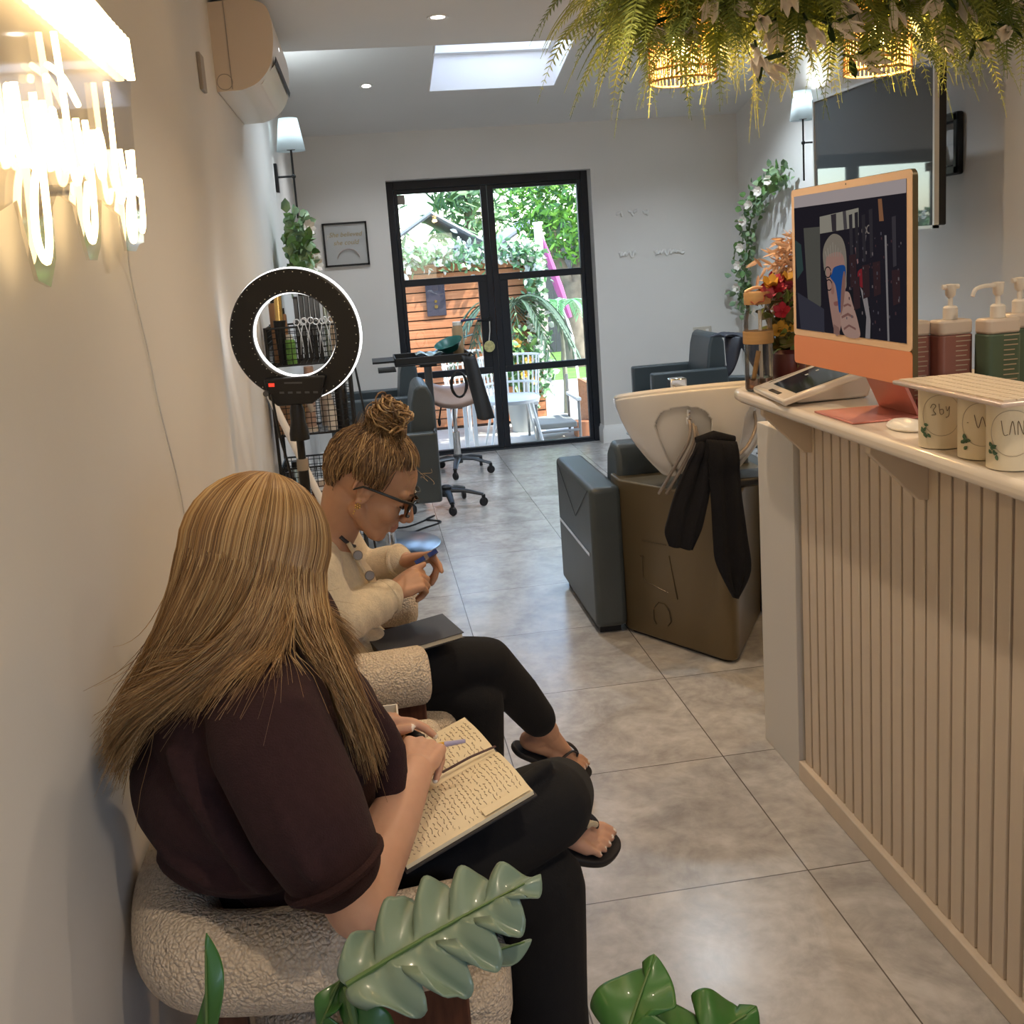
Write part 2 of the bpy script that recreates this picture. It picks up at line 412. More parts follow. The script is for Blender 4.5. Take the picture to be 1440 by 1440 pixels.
# ------------------------------------------------------------------ room shell
XL, XR, YB = -.43, 2.97, 7.86
struct('floor', MB().bx(-.6,3.1,-1.75,8.06,-.08,0), M['floor'])
struct('wall_left', MB().bx(XL-.12,XL,-1.75,YB+.2,-.05,3.2), M['wall'])
struct('wall_right', MB().bx(XR,XR+.12,4.15,YB+.2,-.05,3.2), M['wall'])
struct('wall_right', MB().bx(2.75,2.97,-1.75,4.15,-.05,2.6), M['wall'])
DX0, DX1, DZ = .245, 1.80, 2.125
struct('wall_back', MB().bx(XL,DX0,YB,YB+.2,-.05,2.6).bx(DX1,XR,YB,YB+.2,-.05,2.6).bx(DX0,DX1,YB,YB+.2,DZ,2.6), M['wall'])
struct('wall_front', MB().bx(XL,.5,-1.75,-1.6,0,2.5).bx(1.6,2.8,-1.75,-1.6,0,2.5).bx(.5,1.6,-1.75,-1.6,2.0,2.5).bx(.5,1.6,-1.75,-1.6,0,1.2), M['wall'])
def rc(y): return 2.47 + .2*(YB - y)
SX0, SX1, SY0, SY1 = .555, 1.415, 6.36, 7.10
cb = MB()
def slab(x0,x1,y0,y1,t=.06):
    cb.add([(x0,y0,rc(y0)),(x1,y0,rc(y0)),(x1,y1,rc(y1)),(x0,y1,rc(y1)),(x0,y0,rc(y0)+t),(x1,y0,rc(y0)+t),(x1,y1,rc(y1)+t),(x0,y1,rc(y1)+t)],
      [(0,1,2,3),(7,6,5,4),(0,4,5,1),(1,5,6,2),(2,6,7,3),(3,7,4,0)])
slab(XL,SX0,4.78,8.0); slab(SX1,XR,4.78,8.0); slab(SX0,SX1,4.78,SY0); slab(SX0,SX1,SY1,8.0)
struct('ceiling', cb, M['ceil'])
struct('ceiling', MB().bx(XL,2.97,-1.75,4.78,2.45,2.56).bx(XL,2.97,4.70,4.78,2.56,3.2), M['ceil'])
# rooflight shaft, frame and frosted pane
w = thing('window_2', None, None, (.98,6.8,2.7)); w['kind'] = 'structure'
sh = MB(); zt = rc(SY0)+.34
for (x0,x1,y0,y1) in ((SX0+.001,SX0+.011,SY0+.001,SY1-.001),(SX1-.011,SX1-.001,SY0+.001,SY1-.001),(SX0+.011,SX1-.011,SY0+.001,SY0+.011),(SX0+.011,SX1-.011,SY1-.011,SY1-.001)):
    sh.add([(x0,y0,rc(y0)-.003),(x1,y0,rc(y0)-.003),(x1,y1,rc(y1)-.003),(x0,y1,rc(y1)-.003),(x0,y0,rc(y0)+.36),(x1,y0,rc(y0)+.36),(x1,y1,rc(y1)+.36),(x0,y1,rc(y1)+.36)],
      [(0,3,2,1),(4,5,6,7),(0,1,5,4),(1,2,6,5),(2,3,7,6),(3,0,4,7)])
obj('shaft_lining', sh, M['white'], w)
fr = MB()
for (x0,x1,y0,y1) in ((SX0+.012,SX1-.012,SY1-.05,SY1-.012),(SX0+.012,SX0+.04,SY0+.012,SY1-.05),(SX1-.04,SX1-.012,SY0+.012,SY1-.05)):
    fr.add([(x0,y0,rc(y0)+.22),(x1,y0,rc(y0)+.22),(x1,y1,rc(y1)+.22),(x0,y1,rc(y1)+.22),(x0,y0,rc(y0)+.27),(x1,y0,rc(y0)+.27),(x1,y1,rc(y1)+.27),(x0,y1,rc(y1)+.27)],
      [(0,3,2,1),(4,5,6,7),(0,1,5,4),(1,2,6,5),(2,3,7,6),(3,0,4,7)])
obj('window_frame', fr, M['white'], w)
pz = MB().add([(SX0-.02,SY0-.02,rc(SY0)+.30),(SX1+.02,SY0-.02,rc(SY0)+.30),(SX1+.02,SY1+.02,rc(SY1)+.30),(SX0-.02,SY1+.02,rc(SY1)+.30)], [(0,1,2,3)])
obj('frosted_pane', pz, M['frost'], w, solid=.006)
def board(name, pts, h=.14, t=.016):
    b = MB()
    for (a, c) in pts:
        a, c = Vector(a+(0,)), Vector(c+(0,)); d = (c-a).normalized(); n = Vector((-d.y, d.x, 0))
        prof = [(0,0),(t,0),(t,h-.03),(t*.55,h-.015),(t*.4,h),(0,h)]
        vs = [a+n*p+Vector((0,0,q)) for p,q in prof]+[c+n*p+Vector((0,0,q)) for p,q in prof]; k = len(prof)
        b.add(vs, [(i,(i+1)%k,k+(i+1)%k,k+i) for i in range(k)]+[tuple(range(k-1,-1,-1)),tuple(range(k,2*k))])
    return struct(name, b, M['white'])
board('baseboard_back', [((XR,YB),(DX1,YB)),((DX0,YB),(XL,YB)),((DX1+.001,YB-.016),(DX1+.001,YB+.14))])
board('baseboard_left', [((XL,YB),(XL,-1.6))])
board('baseboard_right', [((XR,4.15),(XR,YB)),((2.75,-1.6),(2.75,4.15))])
# steel double door
d = thing('door_1', None, None, (1.02,8.02,0)); d['kind'] = 'structure'
Y0, Y1 = 7.995, 8.045
obj('door_frame', MB().bx(DX0,.300,Y0-.01,Y1+.02,0,DZ).bx(1.745,DX1,Y0-.01,Y1+.02,0,DZ).bx(.300,1.745,Y0-.01,Y1+.02,2.062,DZ).bx(.300,1.745,Y0-.01,Y1+.02,-.02,.012), M['doorsteel'], d, bevel=.004)
def leaf(x0, x1, s):
    m = MB()
    xs, xe = (x0, x1)
    edge, meet = (x0, x1-.047) if s < 0 else (x1-.028, x0)
    m.bx(edge, edge+.028, Y0, Y1, .013, 2.06); m.bx(meet, meet+.047, Y0, Y1, .013, 2.06)
    a, b_ = (x0+.028, x1-.047) if s < 0 else (x0+.047, x1-.028)
    m.bx(a,b_,Y0,Y1,2.03,2.06); m.bx(a,b_,Y0,Y1,1.335,1.388); m.bx(a,b_,Y0,Y1,.617,.668); m.bx(a,b_,Y0,Y1,.013,.036)
    if s < 0: m.bx(b_-.066,b_,Y0,Y1,.668,1.335)
    else: m.bx(a,a+.066,Y0,Y1,.668,1.335)
    o = obj('door_leaf', m, M['doorsteel'], d, bevel=.003)
    for z0, z1 in ((.036,.617),(.668,1.335),(1.388,2.03)):
        aa, bb = (a, b_)
        if z0 == .668: aa, bb = (a, b_-.066) if s < 0 else (a+.066, b_)
        obj('glass_pane', MB().bx(aa,bb,8.017,8.023,z0,z1), M['glass'], o, ang=20)
    return o
l1 = leaf(.302, 1.010, -1); l2 = leaf(1.014, 1.743, 1)
obj('door_handle', MB().tube([(.965,7.99,1.04),(.965,7.945,1.04),(.86,7.945,1.04)], .009, 10).lathe([(.022,-.004),(.022,.004)], (.965,7.993,1.04), 20, rot=(PI/2,0,0)).box((.965,7.994,.97),(.022,.006,.09)), M['blackmetal'], l1)
obj('vent_cover', MB().bx(.31,.385,8.010,8.016,1.955,2.025), M['greybeige'], l1)

# ------------------------------------------------------------------ lights
W = bpy.data.worlds.new('sky'); SC.world = W; W.use_nodes = True; nt = W.node_tree
sky = nd(nt, 'ShaderNodeTexSky', sky_type='NISHITA'); sky.sun_disc = False; sky.sun_elevation = math.radians(48); sky.sun_rotation = math.radians(120)
nt.nodes['Background'].inputs[1].default_value = 1.05
nt.links.new(sky.outputs[0], nt.nodes['Background'].inputs[0])
def light(name, typ, loc, energy, color=(1,1,1), rot=(0,0,0), **k):
    l = bpy.data.lights.new(name, typ); l.energy = energy; l.color = color
    for a, b in k.items(): setattr(l, a, b)
    o = bpy.data.objects.new(name, l); COL.objects.link(o); o.location = loc; o.rotation_euler = rot; return o
sun = light('sun', 'SUN', (0,0,10), 8.5, (1,.95,.86), angle=.01)
sun.rotation_euler = Vector((-.62,.40,-.95)).to_track_quat('-Z','Y').to_euler()
for nm, loc, sz, r in (('door_portal',(1.02,8.10,1.05),(1.5,2.05),(-PI/2,0,0)),('front_portal',(1.05,-1.58,1.6),(1.1,.8),(PI/2,0,0))):
    p = light(nm, 'AREA', loc, 1, rot=r, shape='RECTANGLE', size=sz[0], size_y=sz[1]); p.data.cycles.is_portal = True
WARM = (1,.74,.48)

def downlight(x, y, label, group='round recessed ceiling downlights', e=26, col=(1,.80,.58)):
    z = 2.45 if y < 4.78 else rc(y); tilt = 0 if y < 4.78 else -math.atan(.2)
    t = thing('ceiling_downlight', label, 'downlight', (x,y,z), 0, group); R = Euler((tilt,0,0)).to_matrix()
    a = MB().lathe([(.029,-.001),(.043,-.004),(.045,0)], (0,0,0), 24)
    b = MB().lathe([(1e-6,-.0015),(.028,-.0015)], (0,0,0), 24)
    for q in (a, b): q.v = [tuple(R @ Vector(p) + Vector((x,y,z))) for p in q.v]
    obj('trim_ring', a, M['white'], t); obj('lamp_lens', b, M['downlight'], t)
    if e: light('downlight_beam','SPOT',(x,y,z-.02),e,col,(0,0,0),spot_size=2.2,spot_blend=.8,shadow_soft_size=.03)
downlight(.395,4.25,'lit round downlight in the flat ceiling above the rooflight', e=30)
downlight(.15,6.95,'lit round downlight on the sloping ceiling left of the rooflight', e=30, col=(.93,.97,1))
downlight(.45,2.35,'added unseen downlight in the ceiling over the waiting chairs', e=34)  # added lamp out of view, extra light on the chairs
downlight(1.55,1.1,'added unseen downlight in the ceiling over the reception counter', e=34)  # added lamp out of view, extra light around the counter
for xx, yy, lab in ((.35,5.45,'added unseen downlight high in the rear sloping ceiling above the steel-based chair'),(1.75,5.45,'added unseen downlight high in the rear sloping ceiling above the hanging ferns'),(2.35,6.6,'added unseen downlight in the sloping ceiling above the right-hand styling chairs')):
    downlight(xx, yy, lab, e=70, col=(.76,.89,1))  # three hidden fill lamps added to brighten the rear of the room
downlight(.45,.35,'added unseen downlight in the ceiling near the shop front', e=40)  # added lamp out of view, brightens the near armchair and plant

# ------------------------------------------------------------------ wall sconces
def sconce(s, xw, y, z, label):
    # s=+1: wall on the left, arm points +x
    t = thing('wall_sconce', label, 'wall lamp', (xw,y,z), 0, 'sconces with white shades on black rods')
    X = xw + s*.105
    obj('back_plate', MB().bx(min(xw,xw+s*.018),max(xw,xw+s*.018),y-.03,y+.03,z-.085,z+.075), M['blackmetal'], t, bevel=.003)
    obj('arm', MB().tube([(xw+s*.01,y,z),(X,y,z)], .006, 8).ell((X,y,z), .013), M['blackmetal'], t)
    obj('rod', MB().tube([(X,y,z-.235),(X,y,z+.16)], .006, 8).lathe([(.024,.0),(.024,.012),(.012,.02)], (X,y,z+.145), 16), M['blackmetal'], t)
    sh = MB().lathe([(.080,0),(.052,.178)], (X,y,z+.14), 36); sh.f = sh.f[:36]
    obj('lamp_shade', sh, M['shade'], t, solid=.003)
    obj('bulb', MB().ell((X,y,z+.225),(.026,.026,.036)), M['coolbulb'], t)
    light('sconce_light','POINT',(X,y,z+.285),9,(.86,.96,1),shadow_soft_size=.03)
sconce(1, XL, 6.15, 2.045, 'sconce on the left wall above the ivy, beyond the air conditioner')
sconce(-1, XR, 6.42, 2.09, 'sconce on the right wall beside the mounted television')

# ------------------------------------------------------------------ air conditioner
t = thing('air_conditioner', 'cream wall-mounted air conditioner high on the left wall', 'air conditioner', (XL,4.2,2.1))
y0, y1 = 3.80, 4.62
prof = [(p.x,p.y) for p in [Vector((0,2.425,0)),Vector((.06,2.431,0))]+spline([Vector(q+(0,)) for q in ((.13,2.432),(.188,2.414),(.208,2.36),(.206,2.28),(.186,2.208),(.14,2.158),(.085,2.136))],5)+[Vector((0,2.133,0))]]
sh = MB(); k = len(prof)
sh.add([(XL+a,yy,b) for yy in (y0,y1) for a,b in prof], [(i,(i+1)%k,k+(i+1)%k,k+i) for i in range(k)], 0)
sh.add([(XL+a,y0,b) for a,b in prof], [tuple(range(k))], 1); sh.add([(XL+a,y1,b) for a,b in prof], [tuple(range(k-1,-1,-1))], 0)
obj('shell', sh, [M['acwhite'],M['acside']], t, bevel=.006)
fl = MB(); fl.add([(XL+a,yy,b) for yy in (y0+.05,y1-.05) for a,b in ((.199,2.222),(.20,2.226),(.152,2.163),(.147,2.160))], [(0,1,5,4),(1,2,6,5),(2,3,7,6),(3,0,4,7),(0,3,2,1),(4,5,6,7)])
obj('outlet_flap', fl, M['acwhite'], t)
fl = MB(); fl.add([(XL+a,yy,b) for yy in (y0+.04,y1-.04) for a,b in ((.2085,2.25),(.21,2.245),(.205,2.225),(.2035,2.228))], [(0,1,5,4),(1,2,6,5),(2,3,7,6),(3,0,4,7),(0,3,2,1),(4,5,6,7)])
obj('outlet_slot', fl, M['grille'], t)
obj('side_line', MB().bx(XL+.052,XL+.055,y0-.002,y0,2.14,2.428), M['greybeige'], t)
obj('knockout_ring', MB().tube([(XL+.03+.026*math.cos(a),y0-.001,2.165+.026*math.sin(a)) for a in np.linspace(0,2*PI,25)[:-1]], .0012, 6, closed=True), M['greybeige'], t)
obj('status_light', MB().bx(XL+.2075,XL+.2095,4.06,4.10,2.315,2.33), M['led'], t)
single('wall_switch', MB().bx(XL,XL+.012,3.36,3.44,2.07,2.18), M['greybeige'], 'small beige control plate on the left wall near the air conditioner', 'wall switch', bevel=.003)

# ------------------------------------------------------------------ neon sign on the left wall
t = thing('neon_sign', 'glowing warm white neon script sign on clear acrylic on the left wall', 'neon sign', (XL,1.7,1.6))
XS = XL + .045
def WP(pts): return [(XS, y*.895, 1.5+(z-1.5)*.895) for y, z in pts]
def stroke(pts, r=.0048, nm='neon_tube', n=8):
    return obj(nm, MB().tube(spline(WP(pts), 6), r, 7), M['neon'], t)
# tall hanging strokes of the script, left to right along the wall
stroke([(1.215,1.93),(1.235,1.97),(1.26,1.95),(1.265,1.84),(1.25,1.70),(1.235,1.62),(1.22,1.60),(1.20,1.63),(1.205,1.70),(1.25,1.78)])
stroke([(1.33,1.955),(1.335,1.86),(1.33,1.76),(1.31,1.68),(1.305,1.62),(1.33,1.60),(1.36,1.63),(1.385,1.70)])
stroke([(1.24,1.905),(1.32,1.895),(1.40,1.868)])
stroke([(1.16,1.82),(1.21,1.77),(1.25,1.73),(1.24,1.66),(1.18,1.60)])
stroke([(1.40,1.775),(1.42,1.72),(1.405,1.68),(1.43,1.665),(1.455,1.70),(1.47,1.765),(1.475,1.70),(1.49,1.665)])
stroke([(1.50,1.775),(1.505,1.70),(1.535,1.67),(1.57,1.71),(1.58,1.775),(1.575,1.68),(1.56,1.58),(1.53,1.54),(1.50,1.575),(1.53,1.65),(1.60,1.70)])
stroke([(1.62,1.77),(1.625,1.71),(1.64,1.68),(1.665,1.70),(1.67,1.765),(1.685,1.71),(1.70,1.68)])
stroke([(1.66,1.805),(1.665,1.812)])
stroke([(1.74,1.89),(1.745,1.80),(1.74,1.70),(1.755,1.665),(1.79,1.69)])
stroke([(1.68,1.83),(1.76,1.825),(1.83,1.795)])
stroke([(1.80,1.77),(1.805,1.71),(1.83,1.69),(1.855,1.72),(1.86,1.775),(1.855,1.69),(1.835,1.61),(1.80,1.575),(1.78,1.61),(1.82,1.67)])
stroke([(1.90,1.765),(1.915,1.70),(1.94,1.69),(1.965,1.735),(1.95,1.77),(1.93,1.73)])
stroke([(2.06,1.87),(2.055,1.78),(2.04,1.70),(2.055,1.655),(2.09,1.68)])
stroke([(2.10,1.755),(2.115,1.70),(2.14,1.685),(2.17,1.72),(2.175,1.76),(2.17,1.69),(2.14,1.60),(2.11,1.585),(2.10,1.62),(2.15,1.68),(2.205,1.715)])
stroke([(2.215,1.765),(2.20,1.70),(2.235,1.68),(2.255,1.71),(2.24,1.63),(2.215,1.605)])
# the long fringed bar above the lettering
zz = []
n = 74
for i in range(n):
    y = 1.16 + (2.30-1.16)*i/(n-1); zc = 1.968 - .012*abs((y-1.7)/.55)
    zz += [(y-.004, zc-.040), (y+.004, zc+.040)] if i % 2 == 0 else [(y-.004, zc+.040), (y+.004, zc-.040)]
obj('neon_fringe', MB().tube(WP(zz), .0075, 6), M['neon'], t)
stroke([(1.15,1.995),(1.5,2.012),(1.9,2.010),(2.28,1.992)], .005, 'neon_outline')
ac = MB()
ol = [(1.12,1.98),(1.3,2.03),(1.7,2.036),(2.15,2.02),(2.32,2.0),(2.335,1.93),(2.30,1.86),(2.27,1.74),(2.275,1.66),(2.25,1.585),(2.20,1.58),(2.16,1.565),(2.08,1.565),(2.06,1.63),(1.93,1.65),(1.88,1.57),(1.84,1.545),(1.79,1.545),(1.75,1.63),(1.66,1.645),(1.62,1.62),(1.60,1.545),(1.555,1.505),(1.50,1.515),(1.46,1.62),(1.38,1.60),(1.33,1.565),(1.20,1.56),(1.12,1.60)]
ac.prism([(a*.905,1.5+(b-1.5)*.905) for a,b in ol], (XL+.030,0,0), (0,1,0), (0,0,1), .005)
obj('acrylic_back', ac, M['acrylic'], t, ang=20)
obj('wall_standoff', MB().tube([(XL,2.06,1.94),(XL+.034,2.06,1.94)], .008, 10), M['steel'], t)
obj('wall_standoff', MB().tube([(XL,1.79,1.97),(XL+.034,1.79,1.97)], .008, 10), M['steel'], t)
obj('wall_standoff', MB().tube([(XL,1.58,1.64),(XL+.034,1.58,1.64)], .008, 10), M['steel'], t)
obj('power_cord', MB().tube(spline([(XL+.03,1.93,1.60),(XL+.006,2.02,1.52),(XL+.004,2.10,1.36),(XL+.004,2.13,1.26),(XL+.004,2.18,1.16),(XL+.004,2.22,1.08),(XL+.004,2.25,.95),(XL+.004,2.27,.5)], 6), .0018, 6), M['white'], t, label='thin white cord hanging down the wall')

# ------------------------------------------------------------------ framed print on the back wall
t = thing('picture_frame', 'black framed print with gold writing on the back wall left of the door', 'picture', (-.085,YB,1.52))
a, b_, z0, z1 = -.25, .078, 1.525, 1.845; yf = YB-.022
obj('frame', MB().bx(a,b_,yf,YB,z0,z0+.014).bx(a,b_,yf,YB,z1-.014,z1).bx(a,a+.014,yf,YB,z0,z1).bx(b_-.014,b_,yf,YB,z0,z1), M['black'], t)
obj('print_sheet', MB().bx(a+.012,b_-.012,YB-.008,YB-.004,z0+.012,z1-.012), mat('pale_print',(.74,.76,.76),.5), t)
ar = MB(); ar.tube([(-.075+.082*math.cos(q),YB-.0095,1.575+.075*math.sin(q)) for q in np.linspace(.15,PI-.1,20)], .019, 8, flat=.1)
obj('painted_reflection_arc', ar, mat('pink_reflection_paint',(.72,.55,.52),.6), t)  # ring light's reflection in the picture, put in as a pink colour shape
def text(name, s, size, loc, rot, m, parent, ext=.0006, align='CENTER'):
    cu = bpy.data.curves.new(name, 'FONT'); cu.body = s; cu.size = size; cu.extrude = ext; cu.align_x = align; cu.resolution_u = 3; cu.shear = .25
    o = bpy.data.objects.new(name, cu); COL.objects.link(o)
    dg = bpy.context.evaluated_depsgraph_get(); dg.update()
    me = bpy.data.meshes.new_from_object(o.evaluated_get(dg)); bpy.data.objects.remove(o)
    me.transform(Matrix.Translation(loc) @ Euler(rot).to_matrix().to_4x4()); me.materials.clear(); me.materials.append(m)
    q = bpy.data.objects.new(name, me); COL.objects.link(q); adopt(q, parent); return q
text('gold_lettering', 'She believed', .048, (-.085,YB-.010,1.742), (PI/2,0,0), M['paleGold'], t)
text('gold_lettering', 'she could', .048, (-.085,YB-.010,1.683), (PI/2,0,0), M['paleGold'], t)
obj('glazing', MB().add([(a+.012,YB-.014,z0+.012),(b_-.012,YB-.014,z0+.012),(b_-.012,YB-.014,z1-.012),(a+.012,YB-.014,z1-.012)],[(0,1,2,3)]), glass_mat('picture_glazing',(.98,.98,.98),.5), t)
# pale lettering strips on the back wall
def decal(pts, z, nm, label):
    t = thing(nm, label, 'wall lettering', (pts[0],YB,z)); r = random.Random(int(z*100))
    x = pts[0]
    while x < pts[1]:
        w = r.uniform(.022,.05); m = MB()
        m.tube(spline([(x+w*q, YB-.006, z+r.uniform(-.022,.024)) for q in (0,.3,.55,.8,1)],4), .009, 6)
        obj('letter', m, M['white'], t); x += w + r.choice((.004,.006,.05))
decal((1.98,2.27), 1.772, 'wall_lettering', 'upper row of small white raised letters on the back wall')
decal((1.99,2.12), 1.468, 'wall_lettering', 'lower row of small white raised letters on the back wall')
decal((2.27,2.50), 1.462, 'wall_lettering', 'faint white raised letters on the back wall near the right corner, lower row')
t = thing('double_socket', 'beige double socket plate on the back wall behind the styling chair', 'socket', (2.64,YB,.81))
obj('plate', MB().bx(2.56,2.71,YB-.009,YB,.77,.86), M['beige_switch'], t, bevel=.003)
obj('rocker', MB().bx(2.585,2.61,YB-.013,YB-.008,.81,.84), M['whiteplastic'], t); obj('rocker', MB().bx(2.66,2.685,YB-.013,YB-.008,.81,.84), M['whiteplastic'], t)

# ------------------------------------------------------------------ leafy wall arrangements
def leaf_quad(mb, p, d, nrm, L, w, mi=0, fold=.25):
    d = Vector(d).normalized(); nrm = Vector(nrm); s = d.cross(nrm)
    if s.length < 1e-4: s = d.orthogonal()
    s.normalize(); nn = s.cross(d); p = Vector(p)
    a, b, c = p + d*L*.35 + nn*fold*w, p + d*L*.72 + nn*fold*w*.7, p + d*L
    mb.add([p, a - s*w*.5 , b - s*w*.42, c, b + s*w*.42, a + s*w*.5, p + d*L*.35, p + d*L*.72],
           [(0,6,1),(1,6,7,2),(2,7,3),(3,7,4),(4,7,6,5),(5,6,0)], mi)
def rnd_dir(r=random):
    while True:
        v = Vector((r.uniform(-1,1),r.uniform(-1,1),r.uniform(-1,1)))
        if .1 < v.length < 1: return v.normalized()
def flower(c, d, R, mname='petal', n=6, nm='flower', parent=None, core=None, curl=.5):
    m = MB(); d = Vector(d).normalized(); u = d.orthogonal().normalized(); w = d.cross(u)
    for i in range(n):
        a = 2*PI*i/n; e = (u*math.cos(a)+w*math.sin(a)); leaf_quad(m, Vector(c), e*.8+d*curl, d, R, R*.75, 0, -.15)
    m.ell(Vector(c)+d*R*.15, R*.18, n=8, mi=1 if core else 0)
    return obj(nm, m, [M[mname], M[core]] if core else M[mname], parent)
t = thing('hanging_leaf_arrangement', 'bunch of green leaves and cream blooms fixed to the left wall', 'artificial plant', (XL,5.4,1.5))
fo = MB(); r = random.Random(3)
def lw(q): # inside an upright ellipse against the wall
    a = r.uniform(0,2*PI); s = math.sqrt(r.random()); return Vector((XL+.05+r.random()*.13, 5.55+.10*math.cos(a)*s*2, 1.60+.21*math.sin(a)*s))
for i in range(330):
    p = lw(0); v = rnd_dir(r); v.x = abs(v.x)*.8; L = r.uniform(.035,.085)
    leaf_quad(fo, p, v, rnd_dir(r), L, L*r.uniform(.5,.8), r.choice((0,0,1)))
obj('foliage', fo, [M['eucalyptus'],M['leaf']], t, ang=None)
for i in range(5): flower(lw(0)+Vector((.03,-.02,0)), (.7,-.7,.1), .05, 'petal', 8, 'bloom', t)
t = thing('hanging_ivy_garland', 'green ivy garland with white blooms fixed to the right wall', 'artificial plant', (XR,7.3,1.0))
fo = MB(); r = random.Random(5); st = MB()
path = spline([(XR-.06,7.66,.98),(XR-.07,7.62,1.2),(XR-.07,7.55,1.42),(XR-.07,7.46,1.62),(XR-.07,7.28,1.80),(XR-.07,7.02,1.90),(XR-.07,6.8,1.92)], 12)
st.tube(path, .006, 6); obj('vine_stem', st, M['stem'], t)
for i in range(300):
    p = random.Random(i).choice(path) + Vector((r.gauss(0,.035), r.gauss(0,.05), r.gauss(0,.045))); p.x = min(p.x, XR-.03)
    v = rnd_dir(r); v.x = -abs(v.x)*.6; L = r.uniform(.035,.075); leaf_quad(fo, p, v, rnd_dir(r), L, L*r.uniform(.6,.85), r.choice((0,0,1)))
obj('foliage', fo, [M['eucalyptus'],M['leaf']], t, ang=None)
for i in range(7): flower(path[9+i*9]+Vector((-.06,-.03,r.uniform(-.03,.03))), (-.8,-.6,0), .045, 'petal', 7, 'bloom', t)

# ------------------------------------------------------------------ television on a wall arm
t = thing('television', 'large flat television angled off the right wall reflecting the garden door', 'television', (2.5,4.85,1.86))
def tvbox(x0,x1,y0,y1,z0,z1): return MB().bx(x0,x1,y0,y1,z0,z1)
obj('rear_shell', tvbox(2.512,2.555,4.262,5.448,1.51,2.21), M['black'], t, bevel=.006)
obj('bezel', MB().bx(2.49,2.512,4.25,5.46,1.498,1.512).bx(2.49,2.512,4.25,5.46,2.208,2.222).bx(2.49,2.512,4.25,4.264,1.498,2.222).bx(2.49,2.512,5.446,5.46,1.498,2.222), M['tvrim'], t)
obj('screen', tvbox(2.500,2.510,4.264,5.446,1.512,2.208), M['tvscreen'], t)
obj('wall_arm', MB().tube([(2.556,4.85,1.9),(2.74,4.99,1.9)],.018,8).tube([(2.74,4.99,1.9),(2.95,4.97,1.9)],.018,8), M['black'], t)
obj('mount_plate', MB().bx(2.93,2.968,4.80,4.84,1.75,2.05).bx(2.93,2.968,5.1,5.14,1.75,2.05).bx(2.93,2.968,4.80,5.14,1.75,1.80).bx(2.93,2.968,4.80,5.14,2.0,2.05), M['black'], t, bevel=.01)
obj('bracket_plate', MB().bx(2.556,2.575,4.7,5.0,1.75,2.05), M['black'], t)

# ------------------------------------------------------------------ garden beyond the door
GZ = -.12
struct('ground', MB().bx(-9,14,8.06,13.2,-.3,GZ), mat('pale_paving',(.62,.60,.56),.8,var=.1,vscale=3))
tag(single('lawn', MB().bx(-9,14,13.2,30,-.3,GZ+.01), mat('lawn_grass',(.16,.27,.06),.9,col2=(.10,.2,.04),vscale=6), 'bright green lawn behind the slatted screen', 'grass'), kind='stuff')
struct('terrain', MB().bx(-40,60,30,80,-.4,-.1), mat('far_ground',(.2,.27,.12),.9,var=.2))
wood = mat('orange_cedar',(.56,.235,.105),.6,col2=(.44,.165,.07),vscale=6,stretch=(.6,4,9),bump=.05)
woodd = mat('orange_cedar_end',(.42,.17,.08),.6)
t = thing('slatted_screen', 'orange cedar slatted garden screen outside the glazed door', 'fence', (.6,10,GZ))
m = MB(); z = GZ+.03
while z < 1.50:
    m.bx(-1.0,1.70,9.97,9.995,z,z+.076); z += .0885
obj('slat_panel', m, wood, t); obj('back_board', MB().bx(-1.0,1.70,9.9965,9.9995,GZ,1.50), mat('gap_shade_backing',(.05,.025,.016),.8), t)  # dark sheet added behind the slats so the gaps look shaded
for x in (-.95,.35,1.66): obj('post', MB().bx(x-.04,x+.04,10.0,10.08,GZ,1.52), woodd, t)
t = thing('screen_return', 'pale painted post at the corner of the slatted screen', 'post', (1.76,10.05,GZ))
obj('post', MB().bx(1.71,1.78,10.0,10.07,GZ,1.80), mat('pale_post',(.80,.72,.66),.7), t); obj('post_cap', MB().bx(1.70,1.79,9.99,10.08,1.80,1.825), M['white'], t)
r = random.Random(11)
def fol(n, fn, L0, L1, mats, name, parent, wr=(.4,.7), mi=3):
    b = MB()
    for i in range(n):
        L = r.uniform(L0, L1); leaf_quad(b, fn(), rnd_dir(r), rnd_dir(r), L, L*r.uniform(*wr), r.randrange(mi))
    return obj(name, b, mats, parent, ang=None)
gl = [mat('outdoor_leaf_a',(.16,.33,.17),.5),mat('outdoor_leaf_b',(.22,.42,.20),.5),mat('outdoor_white',(.88,.88,.85),.6)]
t = thing('flower_garland', 'white and green blossom garland along the top and side of the cedar screen', 'garland', (.5,9.96,1.5))
def gp():
    if r.random() < .62: return Vector((r.uniform(-1,1.66), 9.89+r.gauss(0,.028), 1.555+r.gauss(0,.06)))
    return Vector((1.66+r.gauss(0,.055), 9.89+r.gauss(0,.028), r.uniform(.15,1.6)))
fol(1900, gp, .05, .10, gl, 'foliage', t)
t = thing('wall_plaque', 'dark grey plaque with small gold motif on the cedar screen', 'sign', (.69,9.96,1.0))
obj('plate', MB().bx(.60,.785,9.945,9.966,1.0,1.36), mat('plaque_grey',(.045,.04,.055),.5), t, bevel=.004)
obj('emblem', MB().lathe([(1e-4,0),(.018,.0),(.018,.004),(1e-4,.004)], (.69,9.944,1.09), 16, rot=(PI/2,0,0)).lathe([(1e-4,0),(.014,.0),(.014,.004),(1e-4,.004)], (.69,9.944,1.14), 16, rot=(PI/2,0,0)), M['gold'], t)
